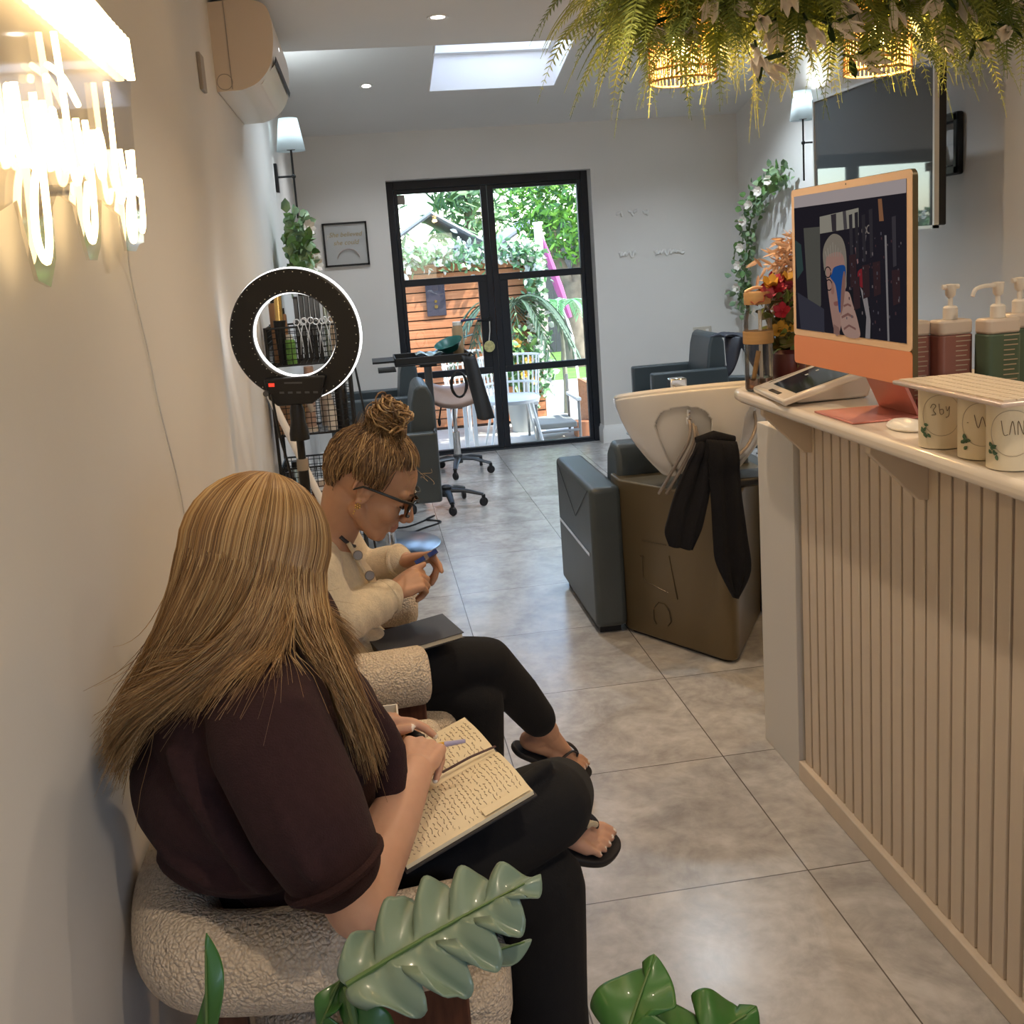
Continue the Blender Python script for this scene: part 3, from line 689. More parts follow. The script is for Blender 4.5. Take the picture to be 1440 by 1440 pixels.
# palms and shrub in front of the screen
bark_ = mat('palm_trunk',(.20,.20,.14),.8,var=.3)
def palm(x, y, z0, n, L, label, m, droop=.5, up=.9, a0=0, a1=2*PI, nm='palm_plant'):
    t = thing(nm, label, 'plant', (x,y,z0))
    obj('trunk', MB().tube([(x,y,z0),(x+.01,y,z0+.25),(x,y,z0+up)], [.03,.025,.02], 8), bark_, t)
    for i in range(n):
        a = a0+(a1-a0)*(i+.5)/n; b = MB(); d = Vector((math.cos(a),math.sin(a)*.5,0))
        pts = bez((x,y,z0+up), Vector((x,y,z0+up))+d*L*.5+Vector((0,0,L*.55)), Vector((x,y,z0+up))+d*L+Vector((0,0,-L*droop*r.uniform(.3,1.2))), 16)
        b.tube(pts, .004, 5)
        for j in range(2,16):
            tt = (pts[min(j+1,15)]-pts[j-1]).normalized(); s = tt.cross(Vector((0,0,1))); s = s.normalized() if s.length > 1e-3 else Vector((1,0,0))
            for sg in (-1,1): leaf_quad(b, pts[j], s*sg*.8+tt*.9+Vector((0,0,-.25)), (0,0,1), L*.28, .022)
        obj('frond', b, m, t, ang=None)
pg = mat('palm_green',(.10,.17,.11),.5,var=.3)
palm(1.36,9.72,GZ,15,.62,'grey green palm in front of the cedar screen seen through the right pane', pg, .75, 1.12)
palm(1.98,10.35,GZ,9,.45,'bright fan palm beside the pale post', mat('fan_green',(.22,.50,.24),.5), .1, 1.05)
t = thing('flowering_shrub', 'green shrub with yellow flowers at the foot of the palm', 'plant', (1.42,9.5,GZ))
fol(260, lambda: Vector((1.36+r.gauss(0,.10),9.5+r.gauss(0,.08),.50+r.gauss(0,.17))), .06, .12, [M['leaf'],gl[1],M['leaf']], 'foliage', t)
for p in ((1.37,9.40,.72),(1.47,9.4,.55),(1.42,9.38,.42),(1.35,9.38,.50),(1.52,9.4,.36),(1.33,9.38,.27)): flower(p, (0,-1,.2), .055, 'tulipyellow', 5, 'flower', t)
obj('stem', MB().tube([(1.4,9.5,GZ+.2),(1.4,9.5,.5)], .01, 6), M['stem'], t)
obj('pot', MB().lathe([(.11,0),(.15,.26),(.16,.28),(.14,.28),(.13,.22),(1e-4,.22)], (1.4,9.5,GZ), 20), mat('pot_grey',(.4,.42,.42),.6), t)
single('planter_box', MB().bx(1.78,1.93,8.85,9.02,GZ,.02), woodd, 'low orange wooden planter box by the doorstep', 'planter', bevel=.004)
# garden furniture
alu = mat('white_powder_coat',(.82,.82,.80),.4)
t = thing('garden_table', 'white garden table close outside the left door leaf', 'table', (.85,8.95,GZ))
obj('tabletop', MB().bx(.42,.90,8.72,9.25,.36,.41), alu, t, bevel=.01)
for x in (.47,.64,.78,.86):
    for y in ((8.75,9.2) if x in (.47,.86) else (8.75,)): obj('leg', MB().bx(x-.016,x+.016,y-.016,y+.016,GZ,.36), alu, t)
def basket_chair(x, y, label, rz=0):
    t = thing('garden_chair', label, 'chair', (x,y,GZ), 0, 'white open-weave garden chairs')
    b = MB()
    for k in range(15):
        a = PI*.05+PI*.9*k/14; b.tube([(x+.24*math.cos(a),y+.20*math.sin(a),.30),(x+.27*math.cos(a),y+.23*math.sin(a),.66)], .008, 5)
    for zz in (.31,.42,.54,.66): b.tube([(x+(.24+.03*(zz-.3)/.36)*math.cos(a),y+(.2+.03*(zz-.3)/.36)*math.sin(a),zz) for a in np.linspace(PI*.02,PI*.98,18)], .011, 6)
    obj('woven_back', b, alu, t); obj('seat', MB().lathe([(1e-4,.27),(.24,.27),(.25,.30),(.22,.315),(1e-4,.31)], (x,y,0), 24), alu, t)
    for sx, sy in ((-1,-1),(1,-1),(-1,1),(1,1)): obj('leg', MB().tube([(x+.15*sx,y+.13*sy,.28),(x+.23*sx,y+.2*sy,GZ)], [.014,.010], 8), alu, t)
basket_chair(.93, 9.5, 'white open-weave garden chair tucked behind the garden table')
basket_chair(1.20, 8.78, 'white open-weave garden chair just right of the door mullion')
t = thing('garden_armchair', 'low garden armchair with slim metal frame and grey seat outside the right pane', 'chair', (1.62,9.0,GZ))
obj('frame', MB().tube([(1.40,8.72,GZ),(1.40,8.72,.23),(1.40,9.2,.25)],.013,6).tube([(1.78,8.72,GZ),(1.78,8.72,.23),(1.78,9.2,.25)],.013,6).tube([(1.40,8.72,-.02),(1.78,8.72,-.02)],.012,6).tube([(1.40,9.2,GZ),(1.40,9.2,.42)],.013,6).tube([(1.78,9.2,GZ),(1.78,9.2,.42)],.013,6), mat('frame_grey',(.25,.25,.24),.4,metal=.4), t)
obj('armrest', MB().bx(1.38,1.42,8.70,9.18,.235,.26), alu, t); obj('armrest', MB().bx(1.76,1.80,8.70,9.18,.235,.26), alu, t)
obj('seat', MB().bx(1.42,1.76,8.74,9.2,.0,.05), mat('seat_grey',(.30,.31,.29),.8), t, bevel=.01)
t = thing('wooden_bench_end', 'orange wooden bench end at the right edge of the doorway', 'bench', (1.97,9.05,GZ))
obj('upright', MB().bx(1.90,1.94,8.9,9.3,GZ,.36), wood, t); obj('seat_board', MB().bx(1.94,2.5,8.9,9.3,.20,.25), wood, t); obj('upright', MB().bx(2.46,2.5,8.9,9.3,GZ,.2), wood, t)
# folded parasol, fence, tree trunk, sheds, trees
pk = mat('pink_canvas',(.36,.08,.22),.8)
t = thing('folded_parasol', 'folded pink parasol leaning by the dark fence', 'parasol', (2.2,11.2,GZ))
obj('canopy', MB().tube([(1.93,11.0,1.78),(2.0,11.0,1.5),(2.1,11.0,1.15),(2.20,11.0,.82)], [.008,.035,.05,.03], 8), pk, t); obj('pole', MB().tube([(1.92,11.0,1.86),(2.22,11.0,.6),(2.28,11.0,GZ)], .014, 6), alu, t)
t = thing('dark_fence', 'dark grey close-boarded fence at the end of the garden', 'fence', (4,18,GZ))
obj('board_panel', (lambda b: ([b.bx(-6+i*.155,-6+i*.155+.148,17.0,17.03,GZ+.012,1.72) for i in range(110)], b)[1])(MB()), mat('fence_dark',(.045,.048,.055),.7,var=.2), t)
for x in (-4,-1,2,5,8): obj('post', MB().bx(x-.05,x+.05,17.03,17.13,GZ+.012,1.8), mat('fence_post',(.05,.05,.05),.7), t)
bark = mat('bark',(.20,.16,.12),.9,var=.4,vscale=8,bump=.6,bscale=14)
tl = [mat('tree_leaf_a',(.10,.27,.035),.5),mat('tree_leaf_b',(.19,.40,.05),.5),mat('tree_leaf_c',(.045,.14,.035),.5)]
t = thing('tree', 'leafy green tree with a forked grey trunk seen through the upper right pane', 'tree', (3.05,14.6,GZ))
obj('trunk', MB().tube([(2.97,14.6,GZ+.012),(2.95,14.6,.5),(2.96,14.6,.95),(2.98,14.6,1.1)], [.22,.16,.16,.15], 12).tube([(2.98,14.6,.95),(2.80,14.6,1.4),(2.72,14.6,1.9)], [.12,.09,.06], 10).tube([(2.97,14.6,.95),(3.15,14.6,1.45),(3.25,14.6,2.1)], [.12,.09,.06], 10), bark, t)
def crown(c, R, fl=.55):
    def f():
        while True:
            v = Vector((r.uniform(-1,1),r.uniform(-1,1),r.uniform(-1,1)))
            if fl < v.length < 1: return Vector(c)+Vector((v.x*R[0],v.y*R[1],v.z*R[2]))
    return f
fol(4200, crown((3.05,14.4,2.35),(1.0,.9,.98),.3), .08, .17, tl, 'crown', t, (.25,.4))
far = [mat('far_leaf_a',(.15,.26,.12),.6),mat('far_leaf_b',(.24,.38,.17),.6),mat('far_leaf_c',(.09,.17,.09),.6)]
for i,(x,y,h,R,lab) in enumerate(((.1,24,4.6,1.25,'tall pale green conifer behind the shed roofs'),(2.75,25.5,4.4,1.25,'feathery conifer just left of the door mullion, beyond the roofs'),(-2.6,25,4.6,1.25,'outermost conifer of the row beyond the shed roofs'))):
    t = thing('conifer', lab, 'tree', (x,y,GZ), 0, 'conifers beyond the garden')
    obj('trunk', MB().tube([(x,y,GZ+.012),(x,y,h)], [.2,.05], 8), bark, t)
    def cf(x=x,y=y,h=h,R=R):
        q = r.random()**.7; a = r.uniform(0,2*PI); rr = R*(1.08-q*.62)*math.sqrt(r.random()); return Vector((x+rr*math.cos(a), y+rr*math.sin(a), .6+q*(h-.3)))
    fol(1500, cf, .25, .5, far, 'crown', t, (.12,.3))
rf = mat('grey_roof_felt',(.36,.38,.43),.7); sw = mat('shed_wall',(.62,.60,.60),.7)
def shed(x0,x1,y0,y1,h,hr,label):
    t = thing('garden_shed', label, 'shed', ((x0+x1)/2,(y0+y1)/2,GZ))
    obj('wall', MB().bx(x0,x1,y0,y1,GZ+.012,h), sw, t); xm = (x0+x1)/2
    b = MB(); b.prism([(x0-.15,h),(xm,hr),(x1+.15,h),(x1+.15,h+.06),(xm,hr+.07),(x0-.15,h+.06)], (0,y0-.15,0), (1,0,0), (0,0,1), -(y1-y0+.3)); obj('roof', b, rf, t)
    obj('barge_board', MB().tube([(x0-.15,y0-.17,h+.02),(xm,y0-.17,hr+.02),(x1+.15,y0-.17,h+.02)], .035, 4), mat('barge_grey',(.2,.21,.23),.6), t)
shed(.55,1.95,17.6,20,1.78,2.3,'grey shed with a shallow pitched roof beyond the cedar screen')
shed(2.32,4.4,18.4,20.5,1.55,2.25,'second shed, its roof edge showing right of the first')

# ------------------------------------------------------------------ reception counter
t = thing('reception_counter', 'beige slatted reception counter with a cream worktop', 'counter', (1.3,1.7,0))
FX = 1.104
m = MB().bx(FX+.012,FX+.05,.55,2.545,.05,1.076); obj('backing_board', m, M['groove'], t)
m = MB(); y = .57
while y + .040 < 2.55:
    m.bx(FX,FX+.012,y,y+.0395,.055,1.076); y += .0481
obj('slat_panel', m, M['counterpanel'], t, bevel=.0015, seg=1)
obj('plinth', MB().bx(1.088,FX+.03,.55,2.545,0,.055), M['counterpanel'], t, bevel=.003)
obj('end_panel', MB().bx(1.092,1.12,2.550,2.80,0,.985).bx(1.12,1.62,2.772,2.80,0,.985).bx(1.12,1.62,2.55,2.772,.965,.985), M['endpanel'], t, bevel=.002)
ct = [(.962,.5),(.962,2.59),(.970,2.645),(1.0,2.68),(1.05,2.69),(1.66,2.69),(1.66,.5)]
obj('worktop', MB().prism(ct, (0,0,1.078), (1,0,0), (0,1,0), .0315), M['countertop'], t, bevel=.012, seg=4)
obj('back_board', MB().bx(1.60,1.62,.55,2.545,0,1.076), M['endpanel'], t)
def bracket(y): return MB().prism([(FX,1.051),(.952+.09,1.051),(.952+.09,1.038),(FX-.012,.958),(FX,.956)] , (0,y,0), (1,0,0), (0,0,1), -.028)
def bracket2(y): return MB().prism([(FX,1.077),(.976,1.077),(.976,1.062),(FX-.020,.956),(FX,.954)], (0,y,0), (1,0,0), (0,0,1), -.022)
obj('bracket', bracket2(2.455), M['counterpanel'], t, bevel=.002); obj('bracket', bracket2(1.90), M['counterpanel'], t, bevel=.002); obj('bracket', bracket2(1.30), M['counterpanel'], t, bevel=.002)
CZ = 1.1100
# computer
t = thing('desktop_computer', 'slim orange and peach all-in-one computer standing on the counter', 'computer', (1.11,2.1,CZ))
ix = 1.030
def rrect(y0,y1,z0,z1,r,n=6):
    out = []
    for cy_,cz_,a in ((y1-r,z1-r,0),(y0+r,z1-r,90),(y0+r,z0+r,180),(y1-r,z0+r,270)):
        for k in range(n+1): q = math.radians(a+90*k/n); out.append((cy_+r*math.cos(q), cz_+r*math.sin(q)))
    return out
IY0, IY1, IZ0, IZ1 = 1.835, 2.382, 1.200, 1.612
obj('rear_shell', MB().prism(rrect(IY0,IY1,IZ0,IZ1,.016), (ix+.0025,0,0), (0,1,0), (0,0,1), .0105), mat('olive_shell_back',(.10,.075,.035),.4,metal=.3), t)
obj('bezel', MB().prism(rrect(IY0+.001,IY1-.001,IZ0+.069,IZ1-.001,.010), (ix,0,0), (0,1,0), (0,0,1), .0028), M['peach'], t)
obj('chin', MB().prism([(a,b) for a,b in rrect(IY0+.001,IY1-.001,IZ0+.001,IZ0+.0685,.010)], (ix,0,0), (0,1,0), (0,0,1), .0028), M['orange'], t)
obj('camera_dot', MB().lathe([(1e-4,0),(.0022,0)], (ix-.0004,2.10,IZ1-.008), 10, rot=(0,-PI/2,0)), M['black'], t)
SY0_, SY1_, SZ0, SZ1 = IY0+.018, IY1-.018, IZ0+.084, IZ1-.017
scn = obj('screen', MB().bx(ix-.0008,ix+.001,SY0_,SY1_,SZ0,SZ1), [mat('glossy_screen',(.006,.006,.008),.07, spec=.12, emit=(.055,.05,.07), estr=.3)], t, ang=None)
def S(u, v): return (SY1_-(SY1_-SY0_)*u, SZ1-(SZ1-SZ0)*v)   # u left->right, v top->down as seen
lay = [0]
def pic(nm, pts, col, s=.34, smooth=False):
    lay[0] += 1; x = ix-.0009-.00006*lay[0]
    q = [S(u, v) for u, v in pts]
    if smooth: q = [(p.x,p.y) for p in spline([Vector((a,b,0)) for a,b in q], 6, True)]
    mm = mat('screen_'+nm, tuple(c*.06 for c in col), .12, emit=col, estr=s*1.1, spec=0, ior=1.0)
    bm_ = MB().add([(x,a,b) for a,b in q], [tuple(range(len(q)))]); obj(nm, bm_, mm, scn, ang=None)
pic('menu_bar', [(0,0),(1,0),(1,.085),(0,.085)], (.60,.53,.54))
pic('dark_room', [(0,.085),(1,.085),(1,1),(0,1)], (.026,.023,.033))
pic('grey_door', [(.10,.24),(.27,.24),(.27,.80),(.20,.96),(.14,.9)], (.13,.13,.115))
pic('left_pane', [(.0,.32),(.07,.36),(.09,.55),(.02,.62)], (.05,.09,.09))
pic('lower_left_floor', [(.02,.72),(.30,.83),(.30,1),(.05,1)], (.06,.06,.085))
pic('window_panel', [(.27,.17),(.63,.14),(.63,.265),(.27,.29)], (.42,.40,.34))
pic('window_post', [(.38,.165),(.43,.16),(.43,.28),(.39,.28)], (.06,.05,.06)); pic('window_post', [(.49,.15),(.52,.15),(.53,.27),(.5,.275)], (.10,.09,.10))
pic('pale_rail', [(.84,.33),(.855,.33),(.875,1),(.86,1)], (.33,.31,.32))
pic('gold_wand', [(.79,.10),(.82,.10),(.835,.24),(.80,.24)], (.36,.17,.09))
pic('red_glow', [(.62,.56),(.70,.54),(.71,.64),(.64,.66)], (.30,.03,.04), smooth=True)
pic('dark_shirt', [(.52,.70),(.62,.66),(.72,.78),(.74,1),(.40,1),(.44,.9)], (.02,.02,.026))
pic('white_lapel', [(.64,.66),(.70,.73),(.725,.88),(.72,1),(.68,1),(.69,.86)], (.36,.33,.34))
pic('grey_hair', [(.34,.62),(.30,.48),(.31,.38),(.37,.31),(.43,.30),(.49,.34),(.52,.44),(.52,.60),(.50,.68)], (.33,.29,.24), smooth=True)
pic('portrait_face', [(.33,.47),(.39,.43),(.47,.43),(.505,.50),(.51,.66),(.49,.84),(.44,1.0),(.40,.98),(.36,.80),(.335,.62)], (.50,.30,.25), smooth=True)
pic('mouth', [(.40,.775),(.45,.765),(.455,.79),(.41,.80)], (.36,.15,.13), smooth=True)
for c in ((.345,.565),(.355,.655)):
    pic('glasses_ring', [(c[0]+.034*math.cos(a),c[1]+.042*math.sin(a)) for a in np.linspace(0,2*PI,18)[:-1]]+[(c[0]+.026*math.cos(a),c[1]+.034*math.sin(a)) for a in np.linspace(2*PI,0,18)], (.015,.015,.02))
pic('fist', [(.485,.72),(.54,.70),(.575,.78),(.62,.90),(.63,1.0),(.50,1.0),(.46,.88)], (.56,.36,.30), smooth=True)
pic('finger_fold', [(.47,.87),(.53,.84),(.58,.86),(.58,.875),(.53,.86),(.475,.885)], (.30,.15,.13)); pic('finger_fold', [(.49,.79),(.53,.775),(.56,.785),(.56,.80),(.53,.79),(.495,.805)], (.30,.15,.13)); pic('finger_fold', [(.49,.95),(.54,.92),(.60,.94),(.60,.955),(.54,.935),(.495,.965)], (.30,.15,.13))
pic('blue_cloth', [(.385,.575),(.41,.53),(.50,.515),(.515,.57),(.50,.65),(.485,.72),(.475,.82),(.45,.84),(.435,.74),(.415,.65),(.37,.60)], (.02,.10,.36), smooth=True)
for a,b in ((.68,.29),(.72,.285)): pic('scissor_ring', [(a+.022*math.cos(q),b+.03*math.sin(q)) for q in np.linspace(0,2*PI,16)[:-1]]+[(a+.015*math.cos(q),b+.021*math.sin(q)) for q in np.linspace(2*PI,0,16)], (.30,.26,.24))
pic('scissor_blade', [(.685,.32),(.70,.32),(.675,.46),(.668,.45)], (.2,.17,.18)); pic('silver_comb', [(.60,.40),(.615,.395),(.63,.50),(.62,.51)], (.36,.2,.2))
for a,b,c_ in ((.55,.18,.05),(.60,.17,.04),(.66,.19,.045),(.72,.16,.05),(.90,.22,.07)): pic('hanging_tool', [(a,b),(a+.03,b-.005),(a+.035,b+.30),(a+.01,b+.31)], (c_,c_*.9,c_*1.1))
for a,b in ((.55,.45),(.66,.52),(.75,.50),(.90,.55),(.58,.60)): pic('dark_shape', [(a,b),(a+.06,b-.01),(a+.065,b+.20),(a+.01,b+.22)], (.055,.03,.035))
pic('cheek_shade', [(.50,.56),(.515,.60),(.50,.76),(.47,.86),(.475,.70)], (.34,.18,.15), smooth=True); pic('nose_shade', [(.395,.62),(.41,.70),(.395,.72),(.38,.70)], (.42,.22,.18), smooth=True); pic('neck_shade', [(.40,.93),(.45,.95),(.46,1.0),(.40,1.0)], (.34,.19,.16))
for a in range(7): pic('hair_streak', [(.325+.025*a,.36+.02*abs(3-a)),(.332+.025*a,.35+.02*abs(3-a)),(.345+.022*a,.45),(.338+.022*a,.46)], (.42,.38,.32))
for i in range(60):
    u, v = random.uniform(.52,.98), random.uniform(.30,.95); s = random.uniform(.004,.010)
    pic('glint', [(u,v),(u+s,v),(u+s,v+s*2.2),(u,v+s*2)], random.choice(((.12,.11,.14),(.2,.17,.18),(.10,.05,.06))))
st = MB().prism([(1.052,0),(1.22,0),(1.22,.004),(1.052,.004)], (0,2.06,CZ), (1,0,0), (0,0,1), -.24)
obj('stand_foot', MB().bx(.980,1.145,1.98,2.165,CZ,CZ+.004), M['rose'], t, bevel=.0015)
obj('stand_leg', MB().add([(1.130,1.99,CZ+.004),(1.130,2.155,CZ+.004),(1.044,2.155,1.30),(1.044,1.99,1.30),(1.138,1.99,CZ+.004),(1.138,2.155,CZ+.004),(1.052,2.155,1.30),(1.052,1.99,1.30)],[(0,1,2,3),(7,6,5,4),(0,4,5,1),(1,5,6,2),(2,6,7,3),(3,7,4,0)]), M['rose'], t, bevel=.001)
# mouse
single('computer_mouse', MB().lathe([(1e-4,0),(.030,0),(.0325,.004),(.030,.010),(.022,.016),(.010,.0195),(1e-4,.0205)], (1.113,2.005,CZ+.0005), 28, sy=1.65), M['whiteplastic'], 'white computer mouse on the counter beside the computer stand', 'mouse')
# three cups bridged by the keyboard
def cup(x, y, label, word):
    t = thing('paper_cup', label, 'cup', (x,y,CZ), 0, 'cream cups under the keyboard')
    R = .037; z0 = CZ+.0005
    b = MB().lathe([(1e-4,.003),(R-.003,.003),(R-.003,.0),(R,.001),(R+.001,.112),(R+.0025,.115),(R-.001,.115),(R-.002,.10),(R-.004,.01),(1e-4,.01)], (x,y,z0), 40)
    obj('cup_body', b, M['paperc'], t)
    aim = math.atan2(-y, -x+.1)
    def on(a, z): return (x+(R+.0016)*math.cos(aim-a/R), y+(R+.0016)*math.sin(aim-a/R), z0+z)
    obj('circle_print', MB().tube([on(.033*math.cos(q),.062+.037*math.sin(q)) for q in np.linspace(0,2*PI,40)[:-1]], .00045, 5, closed=True), M['ink'], t)
    for w in word: obj('script_print', MB().tube(spline([on(a,z) for a,z in w],5), .00055, 5), M['darkink'], t)
    lf = MB()
    for k in range(8):
        a, zz = .026+random.uniform(-.005,.005), .036+random.uniform(-.012,.008); leaf_quad(lf, on(a,zz), Vector(on(a+random.uniform(-.01,.01),zz+random.uniform(-.01,.01)))-Vector(on(a,zz)), Vector(on(a,zz))-Vector((x,y,z0+zz)), .010, .006)
    obj('leaf_print', lf, mat('printed_leaf',(.10,.17,.09),.7), t, ang=None)
g = [[(.018,.075),(.014,.082),(.009,.079),(.013,.071),(.009,.064),(.016,.062)],[(.004,.083),(.002,.065),(-.003,.066),(-.002,.073),(.003,.072)],[(-.007,.078),(-.009,.070),(-.013,.078)],[(-.013,.078),(-.012,.062),(-.007,.058)]]
cup(1.075,1.810,'cream cup under the far end of the keyboard, by the computer',g)
cup(1.083,1.690,'middle cream cup of the three under the keyboard',[[(.024,.064),(-.024,.060)],[(.012,.078),(.006,.056),(0,.075),(-.006,.056),(-.010,.072)]])
cup(1.076,1.592,'cream cup nearest the frame edge under the keyboard',[[(.016,.082),(.012,.06),(.006,.06)],[(.004,.06),(0,.082),(-.004,.06)],[(-.008,.06),(-.008,.082),(-.016,.06),(-.016,.082)]])
kz = CZ+.1165
t = thing('keyboard', 'pale slim keyboard resting across three cream cups', 'keyboard', (1.16,1.72,kz))
kx0, kx1, ky0, ky1 = 1.000, 1.155, 1.505, 1.83
obj('case', MB().bx(kx0,kx1,ky0,ky1,kz,kz+.008), M['kbd'], t, bevel=.003)
kb = MB(); ny, nx = 17, 6
for i in range(ny):
    for j in range(nx):
        a = ky0+.008+(ky1-ky0-.016)*i/ny; c = kx0+.008+(kx1-kx0-.016)*j/nx
        kb.bx(c+.001,c+(kx1-kx0-.016)/nx-.0015,a+.001,a+(ky1-ky0-.016)/ny-.0015,kz+.008,kz+.0105)
obj('keys', kb, M['key'], t)
# card terminal / till tablet
t = thing('till_tablet', 'peach framed till tablet with dark screen on a sloping stand', 'tablet', (1.2,2.55,CZ))
Q = Matrix.Translation((1.13,2.545,CZ+.028)) @ Euler((0,math.radians(-16),math.radians(-6))).to_matrix().to_4x4()
def tr(mb): mb.v = [tuple(Q @ Vector(p)) for p in mb.v]; return mb
obj('frame', tr(MB().bx(-.095,.16,-.135,.125,.0,.016)), M['countertop'], t, bevel=.005)
obj('screen', tr(MB().bx(-.055,.15,-.115,.105,.0162,.0172)), mat('slate_screen',(.02,.028,.04),.12), t)
obj('slot', tr(MB().bx(-.083,-.072,-.06,.02,.0161,.017)), M['black'], t)
obj('brand_mark', tr(MB().bx(-.082,-.076,.06,.10,.0161,.0166)), M['ink'], t)
obj('icon', tr(MB().bx(.02,.028,.03,.04,.0173,.0176).bx(.05,.058,.035,.045,.0173,.0176)), M['whiteplastic'], t)
b = MB(); b.add([(1.075,2.45,CZ+.001),(1.25,2.45,CZ+.001),(1.25,2.63,CZ+.001),(1.075,2.63,CZ+.001),(1.05,2.43,CZ+.021),(1.27,2.43,CZ+.083),(1.27,2.65,CZ+.083),(1.05,2.65,CZ+.021)], [(0,3,2,1),(4,5,6,7),(0,1,5,4),(1,2,6,5),(2,3,7,6),(3,0,4,7)])
obj('stand', b, M['countertop'], t, bevel=.006)
# infuser bottle
bx_, by_ = 1.078, 2.735
t = thing('infuser_bottle', 'clear glass infuser bottle with bamboo lid and sleeve at the counter end', 'bottle', (bx_,by_,CZ))
gb = MB().lathe([(1e-4,.002),(.034,.002),(.037,.006),(.037,.185),(.034,.205),(.030,.215),(.030,.226)], (bx_,by_,CZ), 32)
gb.f = [f for f in gb.f if len(f) == 4]
obj('glass_body', gb, M['jar'], t, ang=60)
obj('bamboo_sleeve', MB().lathe([(.0385,.125),(.0395,.126),(.0395,.157),(.0385,.158)], (bx_,by_,CZ), 32), M['bamboo'], t)
obj('lid', MB().lathe([(1e-4,.227),(.034,.227),(.0345,.229),(.0345,.257),(.033,.259),(1e-4,.259)], (bx_,by_,CZ), 32), M['bamboo'], t)
obj('carry_loop', MB().tube([(bx_-.033+.066*q,by_,CZ+.2605+.010*math.sin(PI*q)) for q in np.linspace(0,1,14)], .004, 8), M['peach'], t)
obj('liquid', MB().lathe([(1e-4,.006),(.033,.006),(.0335,.035),(1e-4,.035)], (bx_,by_,CZ), 28), mat('amber_liquid',(.55,.30,.20),.1,trans=.8), t)
obj('infuser_tube', MB().tube([(bx_+.006,by_,CZ+.02),(bx_+.006,by_,CZ+.21)], .005, 10), M['whiteplastic'], t)
obj('cinnamon_stick', MB().tube([(bx_-.02,by_-.01,CZ+.03),(bx_-.002,by_-.005,CZ+.105)], .0065, 10), M['bamboo'], t)
# vase of artificial flowers behind the bottle
t = thing('flower_vase', 'red and yellow flowers in a dark vase behind the infuser bottle', 'flowers', (1.16,2.78,CZ))
obj('vase', MB().lathe([(1e-4,0),(.035,0),(.045,.04),(.04,.09),(.03,.10),(.026,.09),(1e-4,.02)], (1.175,2.76,CZ+.0005), 22), mat('dark_red_vase',(.10,.02,.02),.4), t)
fb = MB()
for i in range(90):
    p = Vector((1.165+r.gauss(0,.028), 2.765+r.gauss(0,.025), CZ+r.uniform(.09,.235))); leaf_quad(fb, p, rnd_dir(r)+Vector((0,0,.5)), rnd_dir(r), r.uniform(.03,.06), .022, r.randrange(2))
obj('foliage', fb, [M['olive'],M['ferndark']], t, ang=None)
for i in range(17):
    p = Vector((1.150+r.gauss(0,.034), 2.75+r.gauss(0,.025), CZ+.250+r.gauss(0,.020))); flower(p, (r.uniform(-.6,.4),-.5,.9), .032, r.choice(('tulipred','tulipred','tulippink','tulipyellow')), 5, 'bloom', t, curl=.9)
for i in range(6): flower(Vector((1.165+r.gauss(0,.025), 2.74, CZ+r.uniform(.13,.21))), (-.4,-.8,.3), .028, r.choice(('tulipyellow','tulipred','olive')), 5, 'bloom', t)
t = thing('pampas_spray', 'tall peach pampas plume rising behind the computer', 'dried flowers', (1.25,2.80,CZ))
pm = MB()
for i in range(700):
    q = r.random(); p = Vector((1.215+.020*q+r.gauss(0,.018+.022*math.sin(PI*q)), 2.80+r.gauss(0,.02), CZ+.20+.20*q)); leaf_quad(pm, p, rnd_dir(r)+Vector((-.5,0,-.5)), rnd_dir(r), .045, .009)
obj('plume', pm, M['pampas'], t, ang=None); obj('stem', MB().tube([(1.21,2.815,CZ),(1.225,2.80,CZ+.36)], .003, 6), M['bamboo'], t)
obj('pot', MB().lathe([(1e-4,0),(.022,0),(.027,.11),(.023,.11),(1e-4,.02)], (1.245,2.82,CZ+.0005), 18), M['brownbox'], t)
# pump bottles on the rear of the counter
def pump(x, y, m, label, long=False, h=.195, w=.042):
    t = thing('pump_bottle', label, 'bottle', (x,y,CZ), 0, 'salon pump bottles at the back of the counter')
    b = MB().prism(rrect(-w,w,-.030,.030,.014), (x,y,CZ+.0005), (1,0,0), (0,1,0), h-.02); obj('body', b, m, t, bevel=.003)
    b = MB().prism(rrect(-w+.0005,w-.0005,-.0295,.0295,.014), (x,y,CZ+h-.0195), (1,0,0), (0,1,0), .034); obj('clear_shoulder', b, M['clearbottle'], t, bevel=.006)
    obj('pump_collar', MB().lathe([(.016,0),(.016,.026),(.012,.030)], (x,y,CZ+h+.015), 22), M['palecap'], t)
    b = MB().lathe([(.0055,0),(.0055,.02),(.011,.026),(.013,.050),(1e-4,.052)], (x,y,CZ+h+.043), 18)
    if long: b.tube(spline([(x,y,CZ+h+.086),(x-.035,y-.01,CZ+h+.088),(x-.066,y-.02,CZ+h+.083),(x-.075,y-.022,CZ+h+.068)],5), .0045, 8)
    else: b.tube([(x-.020,y,CZ+h+.088),(x+.020,y,CZ+h+.088)], .0055, 10)
    obj('pump_head', b, M['palecap'], t)
    lb = MB()
    for k in range(13): lb.bx(x-w*.10,x+w*(.5+.3*random.random()),y-.0312,y-.0303,CZ+h*.86-k*.011,CZ+h*.86-k*.011+.0022)
    obj('label_text', lb, M['ink'], t)
pump(1.318,2.36,M['pinkbottle'],'dusty rose pump bottle half hidden behind the computer',h=.168)
pump(1.402,2.32,M['pinkbottle'],'dusty rose pump bottle in full view right of the computer',h=.168)
pump(1.487,2.26,M['greenbottle'],'sage green pump bottle with a long curved spout',True,h=.168)
pump(1.570,2.30,M['greenbottle'],'sage green pump bottle behind the long spouted one',h=.172)
